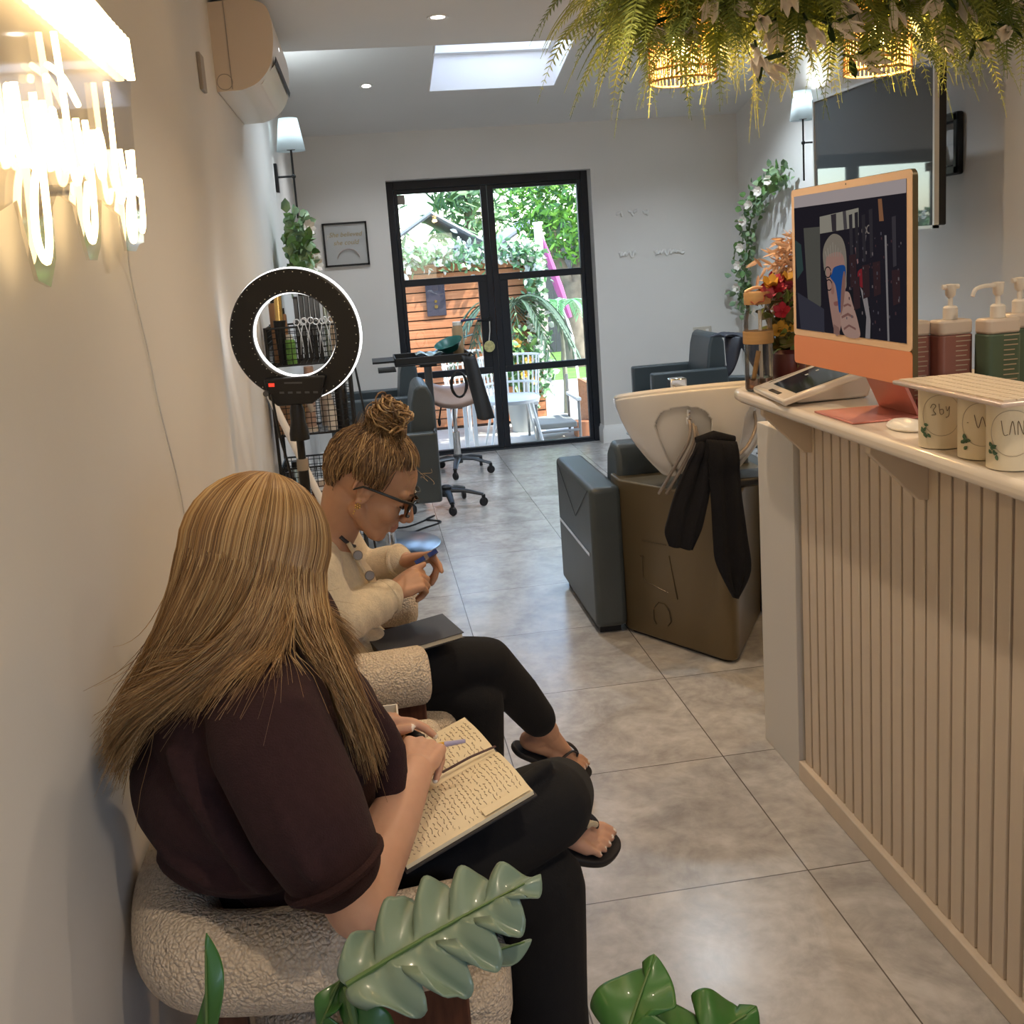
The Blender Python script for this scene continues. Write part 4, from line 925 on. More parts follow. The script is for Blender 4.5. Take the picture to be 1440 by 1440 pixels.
t = thing('zip_pouch', 'crimson and navy printed pouch at the far right behind the keyboard', 'pouch', (1.48,1.95,CZ))
obj('pouch_body', MB().bx(1.435,1.52,1.93,1.96,CZ+.0005,CZ+.105), M['bag_navy'], t, bevel=.01); obj('crimson_panel', MB().bx(1.434,1.521,1.929,1.961,CZ+.1055,CZ+.155), M['bag_red'], t, bevel=.008); obj('blue_top', MB().bx(1.434,1.521,1.929,1.961,CZ+.1555,CZ+.175), M['blueplastic'], t, bevel=.006)
text('printed_letters', 'Oil', .034, (1.4338,1.952,CZ+.03), (PI/2,0,-PI/2), M['whiteplastic'], t)
t = thing('pump_lotion', 'round white lotion cap standing above the crimson pouch', 'bottle', (1.62,2.08,CZ)); obj('body', MB().lathe([(1e-4,0),(.03,0),(.03,.17),(.015,.20),(1e-4,.20)], (1.575,2.07,CZ+.0005), 20), M['whiteplastic'], t); obj('cap', MB().lathe([(.016,0),(.016,.03),(1e-4,.034)], (1.575,2.07,CZ+.203), 16), M['whiteplastic'], t)
single('diary', MB().bx(1.225,1.29,1.99,2.16,CZ+.001,CZ+.035), mat('maroon_cover',(.17,.035,.05),.5), 'maroon book lying behind the computer stand', 'book', bevel=.003)
t = thing('card_box', 'low grey beige box behind the computer at its right corner', 'box', (1.33,2.2,CZ)); obj('body', MB().bx(1.30,1.42,2.13,2.27,CZ+.001,CZ+.045), M['greybeige'], t, bevel=.006); obj('lid', MB().bx(1.298,1.422,2.128,2.272,CZ+.0452,CZ+.06), M['clearbottle'], t, bevel=.004)

for o in list(bpy.data.objects):
    if o.parent is None and o.get('category') and o.name.split('.')[0] in ('computer_mouse','paper_cup','keyboard','till_tablet','infuser_bottle','flower_vase','pampas_spray','pump_bottle','zip_pouch','pump_lotion','diary','card_box'):
        if o.type == 'MESH':
            b0 = sum((Vector(c) for c in o.bound_box), Vector())/8
        else: b0 = o.location
        o.location = o.location + Vector((-.059*b0.x, -.059*b0.y, 0))
# ------------------------------------------------------------------ backwash unit
t = thing('backwash_unit', 'salon hair washing unit with white basin, grey leather chair and bronze base', 'backwash chair', (1.19,3.9,0))
def loftp(p0, p1, z0, z1):
    b = MB(); k = len(p0)
    b.add([(a,c,z0) for a,c in p0]+[(a,c,z1) for a,c in p1], [(i,(i+1)%k,k+(i+1)%k,k+i) for i in range(k)]+[tuple(range(k-1,-1,-1)),tuple(range(k,2*k))]); return b
def nose(dx, dy):
    pts = [(.925-dx,3.93),(.925-dx,3.80)]
    A, C, B_ = Vector((.925-dx,3.80)), Vector((1.20,3.335-dy)), Vector((1.475+dx,3.80))
    p = A.lerp(C,.86); q = C.lerp(B_,.14)
    for k in range(9): tt = k/8; pts.append(tuple(p*(1-tt)**2+C*2*tt*(1-tt)+q*tt*tt))
    return pts + [(1.475+dx,3.80),(1.475+dx,3.93)]
obj('base_shell', loftp(nose(0,0), nose(.012,.045), .012, .625), M['bronze'], t, bevel=.006)
obj('base_foot', loftp(nose(-.02,-.03), nose(-.02,-.03), 0, .012), M['black'], t)
lg = MB()
def face(u, z): # a point on the left slanted face
    p = Vector((.925,3.80)).lerp(Vector((1.20,3.335)), u); n = Vector((-.86,-.51)); k = z/.625
    return (p.x+n.x*(.003)+(-.012)*k*(1-u)*.9, p.y+n.y*.003-.045*k*u, z)
for pl in ([(.20,.40),(.42,.405)],[(.44,.365),(.50,.20)],[(.19,.34),(.185,.25),(.21,.235),(.42,.215)],[(.17,.335),(.20,.335)],[(.28,.14),(.32,.165),(.38,.165),(.42,.14),(.43,.10),(.40,.08)],[(.27,.13),(.265,.09),(.29,.07)]):
    lg.tube([face(u,z) for u,z in pl], .0022, 5)
obj('embossed_logo', lg, mat('bronze_emboss',(.09,.065,.035),.35,metal=.4), t)
for x0, x1 in ((.795,.922),(1.478,1.605)):
    o = obj('arm_panel', MB().bx(x0,x1,3.79,4.50,.03,.60), M['leather'], t, bevel=.022, seg=4)
    xs = x0-.001 if x0 < 1 else x1+.001
    obj('trim_strip', MB().bx(xs-.003,xs+.003,3.84,4.46,.315,.33), M['chrome'], o)
    obj('stitching', MB().tube([(xs,3.83,.585),(xs,4.10,.42),(xs,4.46,.585)], .0012, 5), M['black'], o)
    obj('foot', MB().bx(x0+.02,x1-.02,3.83,4.46,0,.03), M['black'], o)
obj('seat', MB().bx(.926,1.474,3.95,4.52,.26,.45), M['leather'], t, bevel=.03, seg=4)
bk = MB(); prof = [(3.86,.45),(3.855,.60),(3.865,.70),(3.90,.745),(3.97,.75),(4.04,.70),(4.10,.45)]
bk.add([(x,a,b) for x in (.928,1.472) for a,b in prof], [(i,(i+1)%7,7+(i+1)%7,7+i) for i in range(7)]+[tuple(range(6,-1,-1)),tuple(range(7,14))]); obj('backrest', bk, M['leather'], t, bevel=.02, seg=3)
BCX, BCY = 1.175, 3.60
bowl = MB(); prof = [(.05,.665),(.12,.685),(.19,.735),(.25,.82),(.285,.90),(.303,.955),(.305,.975),(.298,.985),(.288,.98),(.27,.93),(.225,.84),(.16,.775),(.08,.745),(1e-4,.74)]
bowl.lathe([(1e-4,.66)]+prof, (BCX,BCY,0), 64, sy=.86)
bowl.v = [(x, y, z - (.048*((y-BCY)/.26)*min(1,max(0,(z-.68)/.25)))) for x,y,z in bowl.v]
bs = obj('basin', bowl, M['ceramic'], t)
# arched service skirt on the camera side of the basin
sk = MB(); NU, NV = 150, 56; a0, a1 = math.radians(186), math.radians(350)
def skp(i, j):
    a = a0+(a1-a0)*i/(NU-1); q = j/(NV-1); z = .975-.285*q**1.0
    R = .306-.01*q-.155*q**1.7*(1-.55*math.exp(-((math.degrees(a)-275)/22)**2))
    yy = BCY+.86*R*math.sin(a); return (BCX+R*math.cos(a), yy, z-.008-.048*((yy-BCY)/.26)*min(1,max(0,(z-.68)/.25)))
def hole(i, j):
    a = math.degrees(a0+(a1-a0)*i/(NU-1)); q = j/(NV-1)
    for c, w in ((243,21),(307,19)):
        u = abs((a-c)/w)
        if u < 1 and q > .18+.17*u**4 and q < 1.1: return True
    return False
vs = [skp(i,j) for i in range(NU) for j in range(NV)]; fs = []
for i in range(NU-1):
    for j in range(NV-1):
        if not hole(i,j): fs.append((i*NV+j, i*NV+j+1, (i+1)*NV+j+1, (i+1)*NV+j))
sk.add(vs, fs); obj('basin_skirt', sk, M['ceramic'], t, solid=.014, ang=60)
obj('drain_neck', MB().tube([(1.175,3.60,.70),(1.175,3.60,.60)], [.07,.09], 20), M['black'], t)
hs = mat('braided_hose',(.42,.36,.31),.35,metal=.7,bump=.6,bscale=500)
for k, pts in enumerate(([(1.062,3.345,.925),(1.058,3.335,.85),(1.02,3.40,.74),(.99,3.50,.628)],[(1.075,3.345,.90),(1.075,3.335,.84),(1.045,3.39,.74),(1.015,3.49,.628)],[(1.085,3.35,.89),(1.10,3.34,.83),(1.15,3.345,.775),(1.18,3.37,.75)],[(1.315,3.40,.925),(1.318,3.39,.86),(1.28,3.37,.80),(1.24,3.37,.765)])):
    obj('water_hose', MB().tube(spline(pts,8), .0062, 10), hs, t)
for p in ((1.064,3.345,.90),(1.316,3.40,.915)): obj('hose_nut', MB().lathe([(.010,0),(.010,.022),(.007,.026),(.007,.05)], (p[0],p[1],p[2]), 6), M['chrome'], t)
obj('mixer_tap', MB().bx(1.110,1.175,3.70,3.75,.93,1.012).bx(1.125,1.160,3.62,3.72,.965,.985), M['chrome'], t, bevel=.006)
obj('rear_deck', MB().bx(1.25,1.42,3.46,3.62,.626,.66), M['black'], t, bevel=.012)
tw = MB()
LO = [[(1.072,.848),(1.039,.78),(.99,.686),(.957,.602),(.939,.547),(.950,.50)],[(1.118,.841),(1.114,.773),(1.105,.674),(1.087,.601),(1.067,.54),(1.032,.476)]]
RO = [[(1.10,.852),(1.104,.72),(1.106,.60),(1.106,.50),(1.112,.422),(1.166,.30)],[(1.205,.834),(1.212,.739),(1.216,.638),(1.226,.511),(1.232,.382),(1.178,.292)]]
def sheet(P, y0, amp, ph):
    L_ = spline([Vector((a,0,b)) for a,b in P[0]],6); R_ = spline([Vector((a,0,b)) for a,b in P[1]],6); n = len(L_)
    b = MB(); W_ = 16
    b.add([(L_[i].x*(1-j/(W_-1))+R_[i].x*j/(W_-1), y0 - .012*math.sin(PI*min(1,i/6)) - .035*(i/n) + amp*math.sin(j*.9+ph+i*.05)*min(1,.3+i/10), L_[i].z*(1-j/(W_-1))+R_[i].z*j/(W_-1)) for i in range(n) for j in range(W_)],
      [(i*W_+j,i*W_+j+1,(i+1)*W_+j+1,(i+1)*W_+j) for i in range(n-1) for j in range(W_-1)]); return b
t = thing('towel', 'black towel draped over the front of the white basin', 'towel', (1.12,3.28,.5))
obj('left_fold', sheet(LO, 3.292, .008, 0), M['navy'], t, solid=.010, ang=60); obj('right_fold', sheet(RO, 3.278, .007, 1), M['navy'], t, solid=.010, ang=60)
obj('top_fold', MB().tube([(1.07,3.30,.846),(1.13,3.295,.858),(1.205,3.30,.838)], [.014,.020,.014], 10), M['navy'], t)

# ------------------------------------------------------------------ styling chairs
def styling_chair(label):
    t = thing('styling_chair', label, 'chair', (0,0,0), 0, 'dark grey leather styling chairs')
    obj('disc_base', MB().lathe([(1e-4,0),(.275,0),(.278,.006),(.262,.014),(.10,.024),(.055,.034),(1e-4,.034)], (0,0,.001), 48), M['steel'], t)
    obj('column', MB().lathe([(.036,.03),(.036,.20),(.030,.205),(.030,.32)], (0,0,0), 24), M['chrome'], t)
    obj('seat', MB().bx(-.30,.17,-.215,.215,.335,.475), M['leather'], t, bevel=.03, seg=4)
    for s in (-1,1): obj('arm_panel', MB().bx(-.26,.29,min(s*.22,s*.285),max(s*.22,s*.285),.285,.655), M['leather'], t, bevel=.014, seg=3)
    prof = [(.13,.475),(.155,.62),(.175,.80),(.195,.875),(.225,.895),(.262,.885),(.288,.83),(.295,.665),(.295,.30),(.18,.30)]
    b = MB(); k = len(prof); b.add([(a,y,z) for y in (-.215,.215) for a,z in prof], [(i,(i+1)%k,k+(i+1)%k,k+i) for i in range(k)]+[tuple(range(k-1,-1,-1)),tuple(range(k,2*k))])
    obj('backrest', b, M['leather'], t, bevel=.016, seg=3)
    obj('piping', MB().tube([(.275,-.287,.66),(.285,-.2,.662),(.285,.2,.662),(.275,.287,.66)], .005, 6), M['gunmetal'], t)
    obj('foot_bar', MB().tube([(-.08,-.15,.30),(-.34,-.15,.18),(-.34,.15,.18),(-.08,.15,.30)], .011, 8), M['chrome'], t)
    return t
ca = styling_chair('dark grey styling chair on a steel disc nearest the seated women'); ca.location = (.02,5.45,0)
dup(ca, (.02,6.98,0), None, 'dark grey styling chair farther along the left wall, beyond the tray trolley')
dup(ca, (2.16,7.05,0), None, 'dark grey styling chair by the back wall, right of the garden door')
dup(ca, (2.36,5.98,0), math.radians(-35), 'dark grey styling chair with a black cape over its back, behind the basin')
cp = MB(); NV = 14
def capef(u, v):
    # hangs over the chair back
    x = 2.08+.34*u; z = .955-.02*u-v*(.05+.22*abs(math.sin(2.2+u*3.6))); return (x, 5.80-.05*v+.018*math.sin(u*17+v*3)+.12*(1-u)*0, z)
cp.grid(capef, 26, NV)
t = thing('cape', 'black nylon cape thrown over the styling chair behind the basin', 'cape', (2.2,5.8,.9)); obj('front_drape', cp, M['capeblue'], t, solid=.006, ang=60)
obj('top_drape', MB().grid(lambda u,v:(2.08+.34*u, 5.80+.26*v, .955-.02*u+.012*math.sin(u*11+v*5)), 20, 10), M['capeblue'], t, solid=.006, ang=60)

# ------------------------------------------------------------------ tray trolley and saddle stool
def star_base(t, x, y, R, n=5, a0=.3, h=.075, m='black'):
    b = MB()
    for k in range(n):
        a = a0+2*PI*k/n; e = Vector((math.cos(a),math.sin(a),0))
        b.tube([Vector((x,y,h+.035)), Vector((x,y,h+.03))+e*R*.5, Vector((x,y,h))+e*R], [.026,.022,.016], 8, flat=.6)
        c = obj('castor', MB().lathe([(1e-4,-.011),(.024,-.011),(.028,-.006),(.028,.006),(.024,.011),(1e-4,.011)], tuple(Vector((x,y,.029))+e*R), 16, rot=(PI/2,0,a+.7)), M['rubber'], t)
        obj('castor_fork', MB().tube([Vector((x,y,h))+e*R, Vector((x,y,.03))+e*(R+.002)], .012, 8), M['black'], c)
    b.lathe([(.035,h),(.035,h+.06),(.02,h+.07)], (x,y,0), 16)
    obj('star_base', b, M['gunmetal'] if m != 'black' else M['black'], t)
tx, ty = .40, 6.22
t = thing('tray_trolley', 'black hairdressing tray trolley on a star base by the garden door', 'trolley', (tx,ty,0))
star_base(t, tx, ty, .23, 5, -.25)
obj('column', MB().tube([(tx-.05,ty,.11),(tx-.05,ty,.90)], .024, 12), M['gunmetal'], t)
obj('tray', MB().bx(.15,.60,6.05,6.40,.915,.925).bx(.15,.60,6.05,6.06,.925,.965).bx(.15,.60,6.39,6.40,.925,.965).bx(.15,.158,6.05,6.40,.925,.965).bx(.592,.60,6.05,6.40,.925,.965), M['black'], t, bevel=.003)
obj('side_shelf', MB().bx(.02,.15,6.08,6.36,.94,.952).bx(.05,.155,6.08,6.36,.885,.892), M['black'], t)
obj('tray_bracket', MB().bx(.30,.40,6.12,6.32,.895,.915), M['black'], t)
for i,(a,z,l) in enumerate(((.09,.955,'top'),(.22,.967,''),(.32,.967,''))):
    pass
single('foil_sheets', MB().grid(lambda u,v:(.28+.16*u,6.08+.16*v,.972+.012*math.sin(u*9)*math.cos(v*7)), 12, 12), M['foil'], 'crumpled silver foil sheets on the black tray trolley', 'foil', solid=.004)
t = thing('tint_bowl', 'teal tinting bowl tipped on the black tray trolley', 'bowl', (.53,6.2,.93))
obj('bowl', MB().lathe([(1e-4,0),(.05,.003),(.085,.05),(.09,.055),(.082,.052),(.048,.01),(1e-4,.008)], (.50,6.22,.975), 24, rot=(.25,-.3,0)), M['teal'], t); obj('handle', MB().tube([(.58,6.22,1.045),(.64,6.22,1.06)], .010, 8, flat=.5), M['teal'], t)
t = thing('spray_bottle', 'beige bottle standing on the right end of the black tray trolley', 'bottle', (.585,6.30,.93))
obj('body', MB().lathe([(1e-4,0),(.032,0),(.034,.01),(.034,.17),(.026,.19),(1e-4,.19)], (.555,6.31,.9255), 20), mat('tan_bottle',(.40,.27,.15),.4), t); obj('cap', MB().lathe([(.027,0),(.027,.022),(1e-4,.022)], (.555,6.31,1.1165), 18), M['whiteplastic'], t)
single('tail_comb', MB().tube([(.58,6.30,1.142),(.64,6.29,1.147),(.70,6.28,1.148)], [.009,.006,.003], 6), M['bag_navy'], 'dark tail comb lying across the beige bottle top', 'comb')
t = thing('apron', 'charcoal apron hanging from the right end of the tray trolley', 'apron', (.62,6.1,.6))
obj('cloth', MB().grid(lambda u,v:(.575+.05*u+.035*v-.03*(1-v)*(1-u)+.05*u*v, 6.035-.02*v+.012*math.sin(u*8+v*2), .955-.385*v-.01*math.sin(u*3)), 16, 18), M['greycloth'], t, solid=.006, ang=60)
obj('neck_strap', MB().tube([(.575,6.04,.95),(.60,6.07,.965),(.625,6.04,.95)], .006, 6), M['greycloth'], t)
single('cable_coil', MB().tube([(.515+.045*math.cos(a)*(1+.1*math.sin(a*2.3)),6.03+.010*math.sin(a*1.7),.86-.075+.075*math.sin(a)) for a in np.linspace(0,8*PI,90)], .006, 6), M['black'], 'coiled black cable hanging under the tray trolley', 'cable')
sx_, sy_ = .57, 7.25
t = thing('saddle_stool', 'taupe saddle stool on a star base in front of the glazed door', 'stool', (sx_,sy_,0))
star_base(t, sx_, sy_, .25, 5, -.5, m='grey')
obj('gas_column', MB().tube([(sx_,sy_,.11),(sx_,sy_,.30)], .026, 14).tube([(sx_,sy_,.30),(sx_,sy_,.52)], .014, 12), M['chrome'], t)
def saddle(u, v):
    a = (u-.5)*2; b = (v-.5)*2; return (sx_+.19*a, sy_+.19*b*(1-.35*max(0,-a)**2), .60+.06*a*a*(1 if a>0 else .9)-.11*b*b+.01)
obj('seat', MB().grid(saddle, 18, 18), M['seatbeige'], t, solid=.05, sub=1, ang=None)
obj('lever', MB().tube([(sx_,sy_,.52),(sx_-.10,sy_-.1,.50),(sx_-.12,sy_-.12,.42)], .006, 6).ell((sx_-.12,sy_-.12,.40),(.012,.012,.03)), M['black'], t)
t = thing('key_tag', 'round pale yellow tag hanging from the glazed door handle', 'tag', (.94,7.9,.85))
obj('disc', MB().lathe([(1e-4,-.004),(.042,-.004),(.045,0),(.042,.004),(1e-4,.004)], (.938,7.93,.835), 26, rot=(PI/2,0,.2)), mat('pale_yellow_tag',(.72,.66,.30),.5,var=.4,vscale=60), t)
obj('cord', MB().tube([(.938,7.93,.88),(.95,7.935,.95),(.955,7.94,1.03)], .004, 6), M['whiteplastic'], t)
single('floor_cable', MB().tube(spline([(.10,5.62,.006),(.22,5.75,.006),(.33,5.86,.006),(.25,5.95,.006),(.30,6.02,.006),(.12,5.82,.006),(-.1,5.9,.006)],8), .005, 6), M['black'], 'black cable looping on the tiled floor beyond the steel disc', 'cable')

# ------------------------------------------------------------------ ring light
rx, ry, rz_ = -.212, 3.15, 1.318
t = thing('ring_light', 'large black ring light on a tripod, its lit face turned to the wall', 'ring light', (rx,ry,0))
RM = Matrix.Translation((rx,ry,rz_)) @ Euler((0,0,math.radians(-13))).to_matrix().to_4x4() @ Euler((math.radians(4),math.radians(2.5),0)).to_matrix().to_4x4()
def rt_(mb): mb.v = [tuple(RM @ Vector(p)) for p in mb.v]; return mb
def ringp(R0, R1, y0, y1, r=.004, n=72):
    # annulus between radii R0<R1, local y from y0 to y1
    prof = [(R0+r,y0),(R1-r,y0),(R1,y0+r),(R1,y1-r),(R1-r,y1),(R0+r,y1),(R0,y1-r),(R0,y0+r)]; k = len(prof); b = MB()
    b.add([(p*math.cos(2*PI*i/n), q, p*math.sin(2*PI*i/n)) for i in range(n) for p,q in prof], [(i*k+j,((i+1)%n)*k+j,((i+1)%n)*k+(j+1)%k,i*k+(j+1)%k) for i in range(n) for j in range(k)]); return b
obj('ring_shell', rt_(ringp(.128,.198,-.012,.006)), M['black'], t)
obj('led_diffuser', rt_(ringp(.124,.202,.006,.020)), M['led'], t)
vd = MB()
for i in range(46):
    a = 2*PI*i/46
    for R in (.190,.135):
        vd.add([(R*math.cos(a)+q*.0013, -.0128, R*math.sin(a)+w_*.0013) for q,w_ in ((-1,-1),(1,-1),(1,1),(-1,1))], [(0,1,2,3)])
obj('vent_holes', rt_(vd), M['whiteplastic'], t, ang=None)
obj('control_box', rt_(MB().prism([(-.100,-.128),(.092,-.120),(.072,-.185),(.045,-.205),(-.062,-.212),(-.088,-.19)], (0,-.034,0), (1,0,0), (0,0,1), -.026)), M['black'], t, bevel=.005)
obj('display', rt_(MB().bx(-.083,-.066,-.0355,-.0335,-.150,-.140)), M['redled'], t)
bt = MB()
for i in range(5): bt.bx(-.052+i*.026,-.038+i*.026,-.0352,-.0338,-.172,-.166)
obj('buttons', rt_(bt), M['gunmetal'], t)
obj('maker_mark', rt_(MB().bx(-.035,.02,-.0348,-.0338,-.142,-.137)), M['gunmetal'], t)
obj('knob', rt_(MB().lathe([(.009,0),(.009,.01),(1e-4,.01)], (-.092,-.033,-.17), 14, rot=(PI/2,0,0))), M['gunmetal'], t)
obj('swivel', MB().lathe([(.030,0),(.030,.02),(.022,.06),(.022,.09),(.017,.11)], (rx-.018,ry,1.0), 18), M['black'], t)
obj('upper_pole', MB().tube([(rx-.018,ry,.88),(rx-.018,ry,1.02)], .012, 12), M['black'], t)
obj('clamp', MB().lathe([(.018,0),(.018,.035)], (rx-.018,ry,.905), 14), M['greybeige'], t)
obj('lower_pole', MB().tube([(rx-.018,ry,.30),(rx-.018,ry,.905)], .016, 12), M['black'], t)
for a in (.4,2.5,4.6):
    e = Vector((math.cos(a),math.sin(a),0)); R_ = .20
    obj('leg', MB().tube([Vector((rx-.018,ry,.55))+e*.015, Vector((rx-.018,ry,.012))+e*R_], .010, 8), M['black'], t)
obj('power_lead', MB().tube(spline([(rx-.085,ry-.03,1.15),(rx-.075,ry-.02,1.02),(rx-.055,ry,.85),(rx-.06,ry,.5)],8), .004, 6), M['black'], t)
t = thing('light_pole', 'white tube leaning against the left wall behind the ring light', 'pole', (-.3,3.7,0))
obj('tube', MB().tube([(-.40,3.78,1.17),(-.13,3.62,.46),(.0,3.55,.05)], .013, 12), M['whiteplastic'], t); obj('end_cap', MB().ell((-.40,3.78,1.172), .0145), M['greybeige'], t)

# ------------------------------------------------------------------ wire cart with hairdressing tools
x0, x1, y0, y1 = -.405, -.085, 4.28, 4.56
t = thing('wire_cart', 'black wire mesh tool cart by the left wall behind the ring light', 'cart', (-.25,4.4,0))
for x in (x0,x1):
    for y in (y0,y1): obj('post', MB().tube([(x,y,.04),(x,y,1.29)], .007, 8), M['black'], t); obj('wheel', MB().lathe([(1e-4,-.009),(.022,-.009),(.022,.009),(1e-4,.009)], (x,y,.022), 14, rot=(PI/2,0,0)), M['rubber'], t)
def basket(z0, z1):
    b = MB(); r_ = .0016; n = 13
    for zz in (z0,z1): b.tube([(x0,y0,zz),(x1,y0,zz),(x1,y1,zz),(x0,y1,zz)], .004, 6, closed=True)
    for k in range(1,n):
        x = x0+(x1-x0)*k/n; b.tube([(x,y0,z1),(x,y0,z0),(x,y1,z0),(x,y1,z1)], r_, 4)
    for k in range(1,11):
        y = y0+(y1-y0)*k/11; b.tube([(x0,y,z1),(x0,y,z0),(x1,y,z0),(x1,y,z1)], r_, 4)
    k = z0+.023
    while k < z1: b.tube([(x0,y0,k),(x1,y0,k),(x1,y1,k),(x0,y1,k)], r_, 4, closed=True); k += .023
    obj('mesh_basket', b, M['black'], t)
basket(1.13,1.285); basket(.84,1.06); basket(.50,.70); basket(.20,.36)
def cyl(nm, lab, cat, x, y, z, R, h, m, capm=None, ch=.02, group=None):
    tt = thing(nm, lab, cat, (x,y,z), 0, group)
    obj('body', MB().lathe([(1e-4,0),(R,0),(R,h-.008),(R*.85,h),(1e-4,h)], (x,y,z), 18), M[m] if isinstance(m,str) else m, tt)
    if capm: obj('cap', MB().lathe([(R*.6,0),(R*.6,ch),(1e-4,ch)], (x,y,z+h+.0005), 14), M[capm], tt)
    return tt
bz = 1.1325
t2 = thing('curling_wand', 'gold barrelled curling wand standing in the wire cart', 'hair tool', (-.355,4.36,bz)); obj('handle', MB().tube([(-.352,4.36,bz),(-.352,4.36,bz+.14),(-.350,4.36,bz+.18)], [.016,.022,.026], 14), M['black'], t2); obj('barrel', MB().tube([(-.350,4.36,bz+.18),(-.345,4.36,bz+.345)], [.017,.014], 14), M['gold'], t2)
cyl('wooden_brush','brown round hairbrush standing behind the gold curling wand','hairbrush',-.375,4.46,bz,.022,.25,'brownbox','black',.08)
for i,x in enumerate((-.285,-.262,-.240,-.218,-.196)):
    t2 = thing('hair_straightener', ('slim black straightener in the wire cart, beside the gold wand','second straightener from the gold wand in the wire cart','middle straightener of the five in the wire cart','fourth straightener from the gold wand in the wire cart','straightener in the wire cart farthest from the gold wand')[i], 'hair tool', (x,4.5,bz), 0, 'straighteners standing in the cart')
    h = .27+.012*(i%3); obj('body', MB().bx(x-.009,x+.009,4.482,4.51,bz,bz+h), M['black' if i%2 else 'darkbook'], t2, bevel=.003); obj('plate', MB().bx(x-.007,x+.007,4.476,4.4815,bz+.10,bz+h-.01), M['gunmetal'], t2)
for i in range(4):
    x = -.165+i*.022; t2 = thing('hair_tube', ('clear tube standing in the wire cart right of the straighteners','second clear tube right of the straighteners','third clear tube right of the straighteners','clear tube at the far right of the wire cart')[i], 'tube', (x,4.47,bz), 0, 'clear tubes in the cart')
    obj('tube', MB().lathe([(1e-4,0),(.009,0),(.009,.24-.02*i),(1e-4,.24-.02*i)], (x,4.47,bz), 12), M['clearbottle'] if i%2 else M['foil'], t2); obj('stopper', MB().ell((x,4.47,bz+.245-.02*i), .008), M['black'], t2)
for i,(x,z) in enumerate(((-.262,1.292),(-.232,1.296),(-.185,1.290),(-.150,1.294))):
    t2 = thing('scissors', ('steel scissors hung on the cart rim just below the straighteners','second pair of scissors hung on the cart rim','third pair of scissors along the cart rim','pair of scissors at the right end of the cart rim')[i], 'scissors', (x,4.27,z), 0, 'scissors hung on the cart rim')
    for s in (-1,1):
        h_ = obj('finger_ring', MB().tube([(x+s*.013+.011*math.cos(a),4.266,z+.012+.012*math.sin(a)) for a in np.linspace(0,2*PI,17)[:-1]], .0024, 6, closed=True), M['steel'], t2)
        obj('blade', MB().tube([(x+s*.010,4.266,z),(x-s*.002,4.266,z-.05),(x-s*.008,4.266,z-.12)], [.0035,.004,.001], 6, flat=.5), M['steel'], t2)
cyl('green_canister','bright green labelled can in the top basket of the wire cart','can',-.315,4.33,bz,.022,.10,mat('lime_label',(.20,.45,.10),.5,var=.6,vscale=40),'whiteplastic')
t2 = thing('beige_tube', 'pink beige squeezy tube upright in the second cart basket', 'tube', (-.255,4.33,.8425)); obj('body', MB().tube([(-.262,4.33,.865),(-.258,4.33,1.0),(-.25,4.33,1.115)], [.03,.031,.028], 14, flat=.7), mat('beige_pink_tube',(.50,.34,.27),.5), t2); obj('cap', MB().lathe([(.026,0),(.026,.022),(1e-4,.022)], (-.262,4.33,.843), 14), M['palecap'], t2)
cyl('white_bottle','small white bottle in the second cart basket','bottle',-.175,4.33,.8425,.020,.10,'whiteplastic','palecap',.03)
cyl('dark_bottle','black bottle in the second cart basket beside the white bottle','bottle',-.13,4.36,.8425,.026,.17,'black','gunmetal',.02)
single('brown_card_box', MB().bx(-.40,-.32,4.31,4.40,.843,1.04), M['brownbox'], 'tan card box in the second cart basket next to the wall', 'box', bevel=.003)
t2 = thing('hair_dryer', 'pale pink hair dryer lying against the cart above the tan box', 'hair dryer', (-.36,4.24,1.06)); obj('barrel', MB().tube([(-.40,4.235,1.075),(-.33,4.235,1.075),(-.29,4.235,1.062)], [.024,.026,.020], 14), M['greybeige'], t2); obj('handle', MB().tube([(-.31,4.235,1.06),(-.265,4.235,.99),(-.245,4.235,.94)], [.013,.012,.011], 10), M['greybeige'], t2); obj('nozzle', MB().tube([(-.40,4.235,1.075),(-.415,4.235,1.075)], [.019,.021], 12), M['black'], t2)
single('red_box', MB().bx(-.19,-.145,4.30,4.36,.503,.60), M['red'], 'small red box in the third cart basket', 'box', bevel=.003)
single('striped_box', MB().bx(-.135,-.095,4.30,4.40,.503,.62), M['brownbox'], 'brown box next to the red box in the third cart basket', 'box', bevel=.003)
single('white_roll', MB().lathe([(1e-4,0),(.035,0),(.035,.09),(1e-4,.09)], (-.24,4.34,.503), 18), M['whiteplastic'], 'white paper roll in the third cart basket left of the red box', 'roll')
for i in range(9):
    x = -.38+.035*i; z_ = .2035
    single('hair_roller', MB().tube([(x,4.29+.01*(i%3),z_+.02),(x+.012,4.38,z_+.02)], .0165, 10), [M['black'],M['foil'],M['greybeige'],M['bag_red']][i%4], ('black','silver','beige','crimson')[i%4]+' hair roller in the lowest cart basket, number %s along from the wall' % ('one','two','three','four','five','six','seven','eight','nine')[i], 'hair roller', 'hair rollers in the lowest basket')
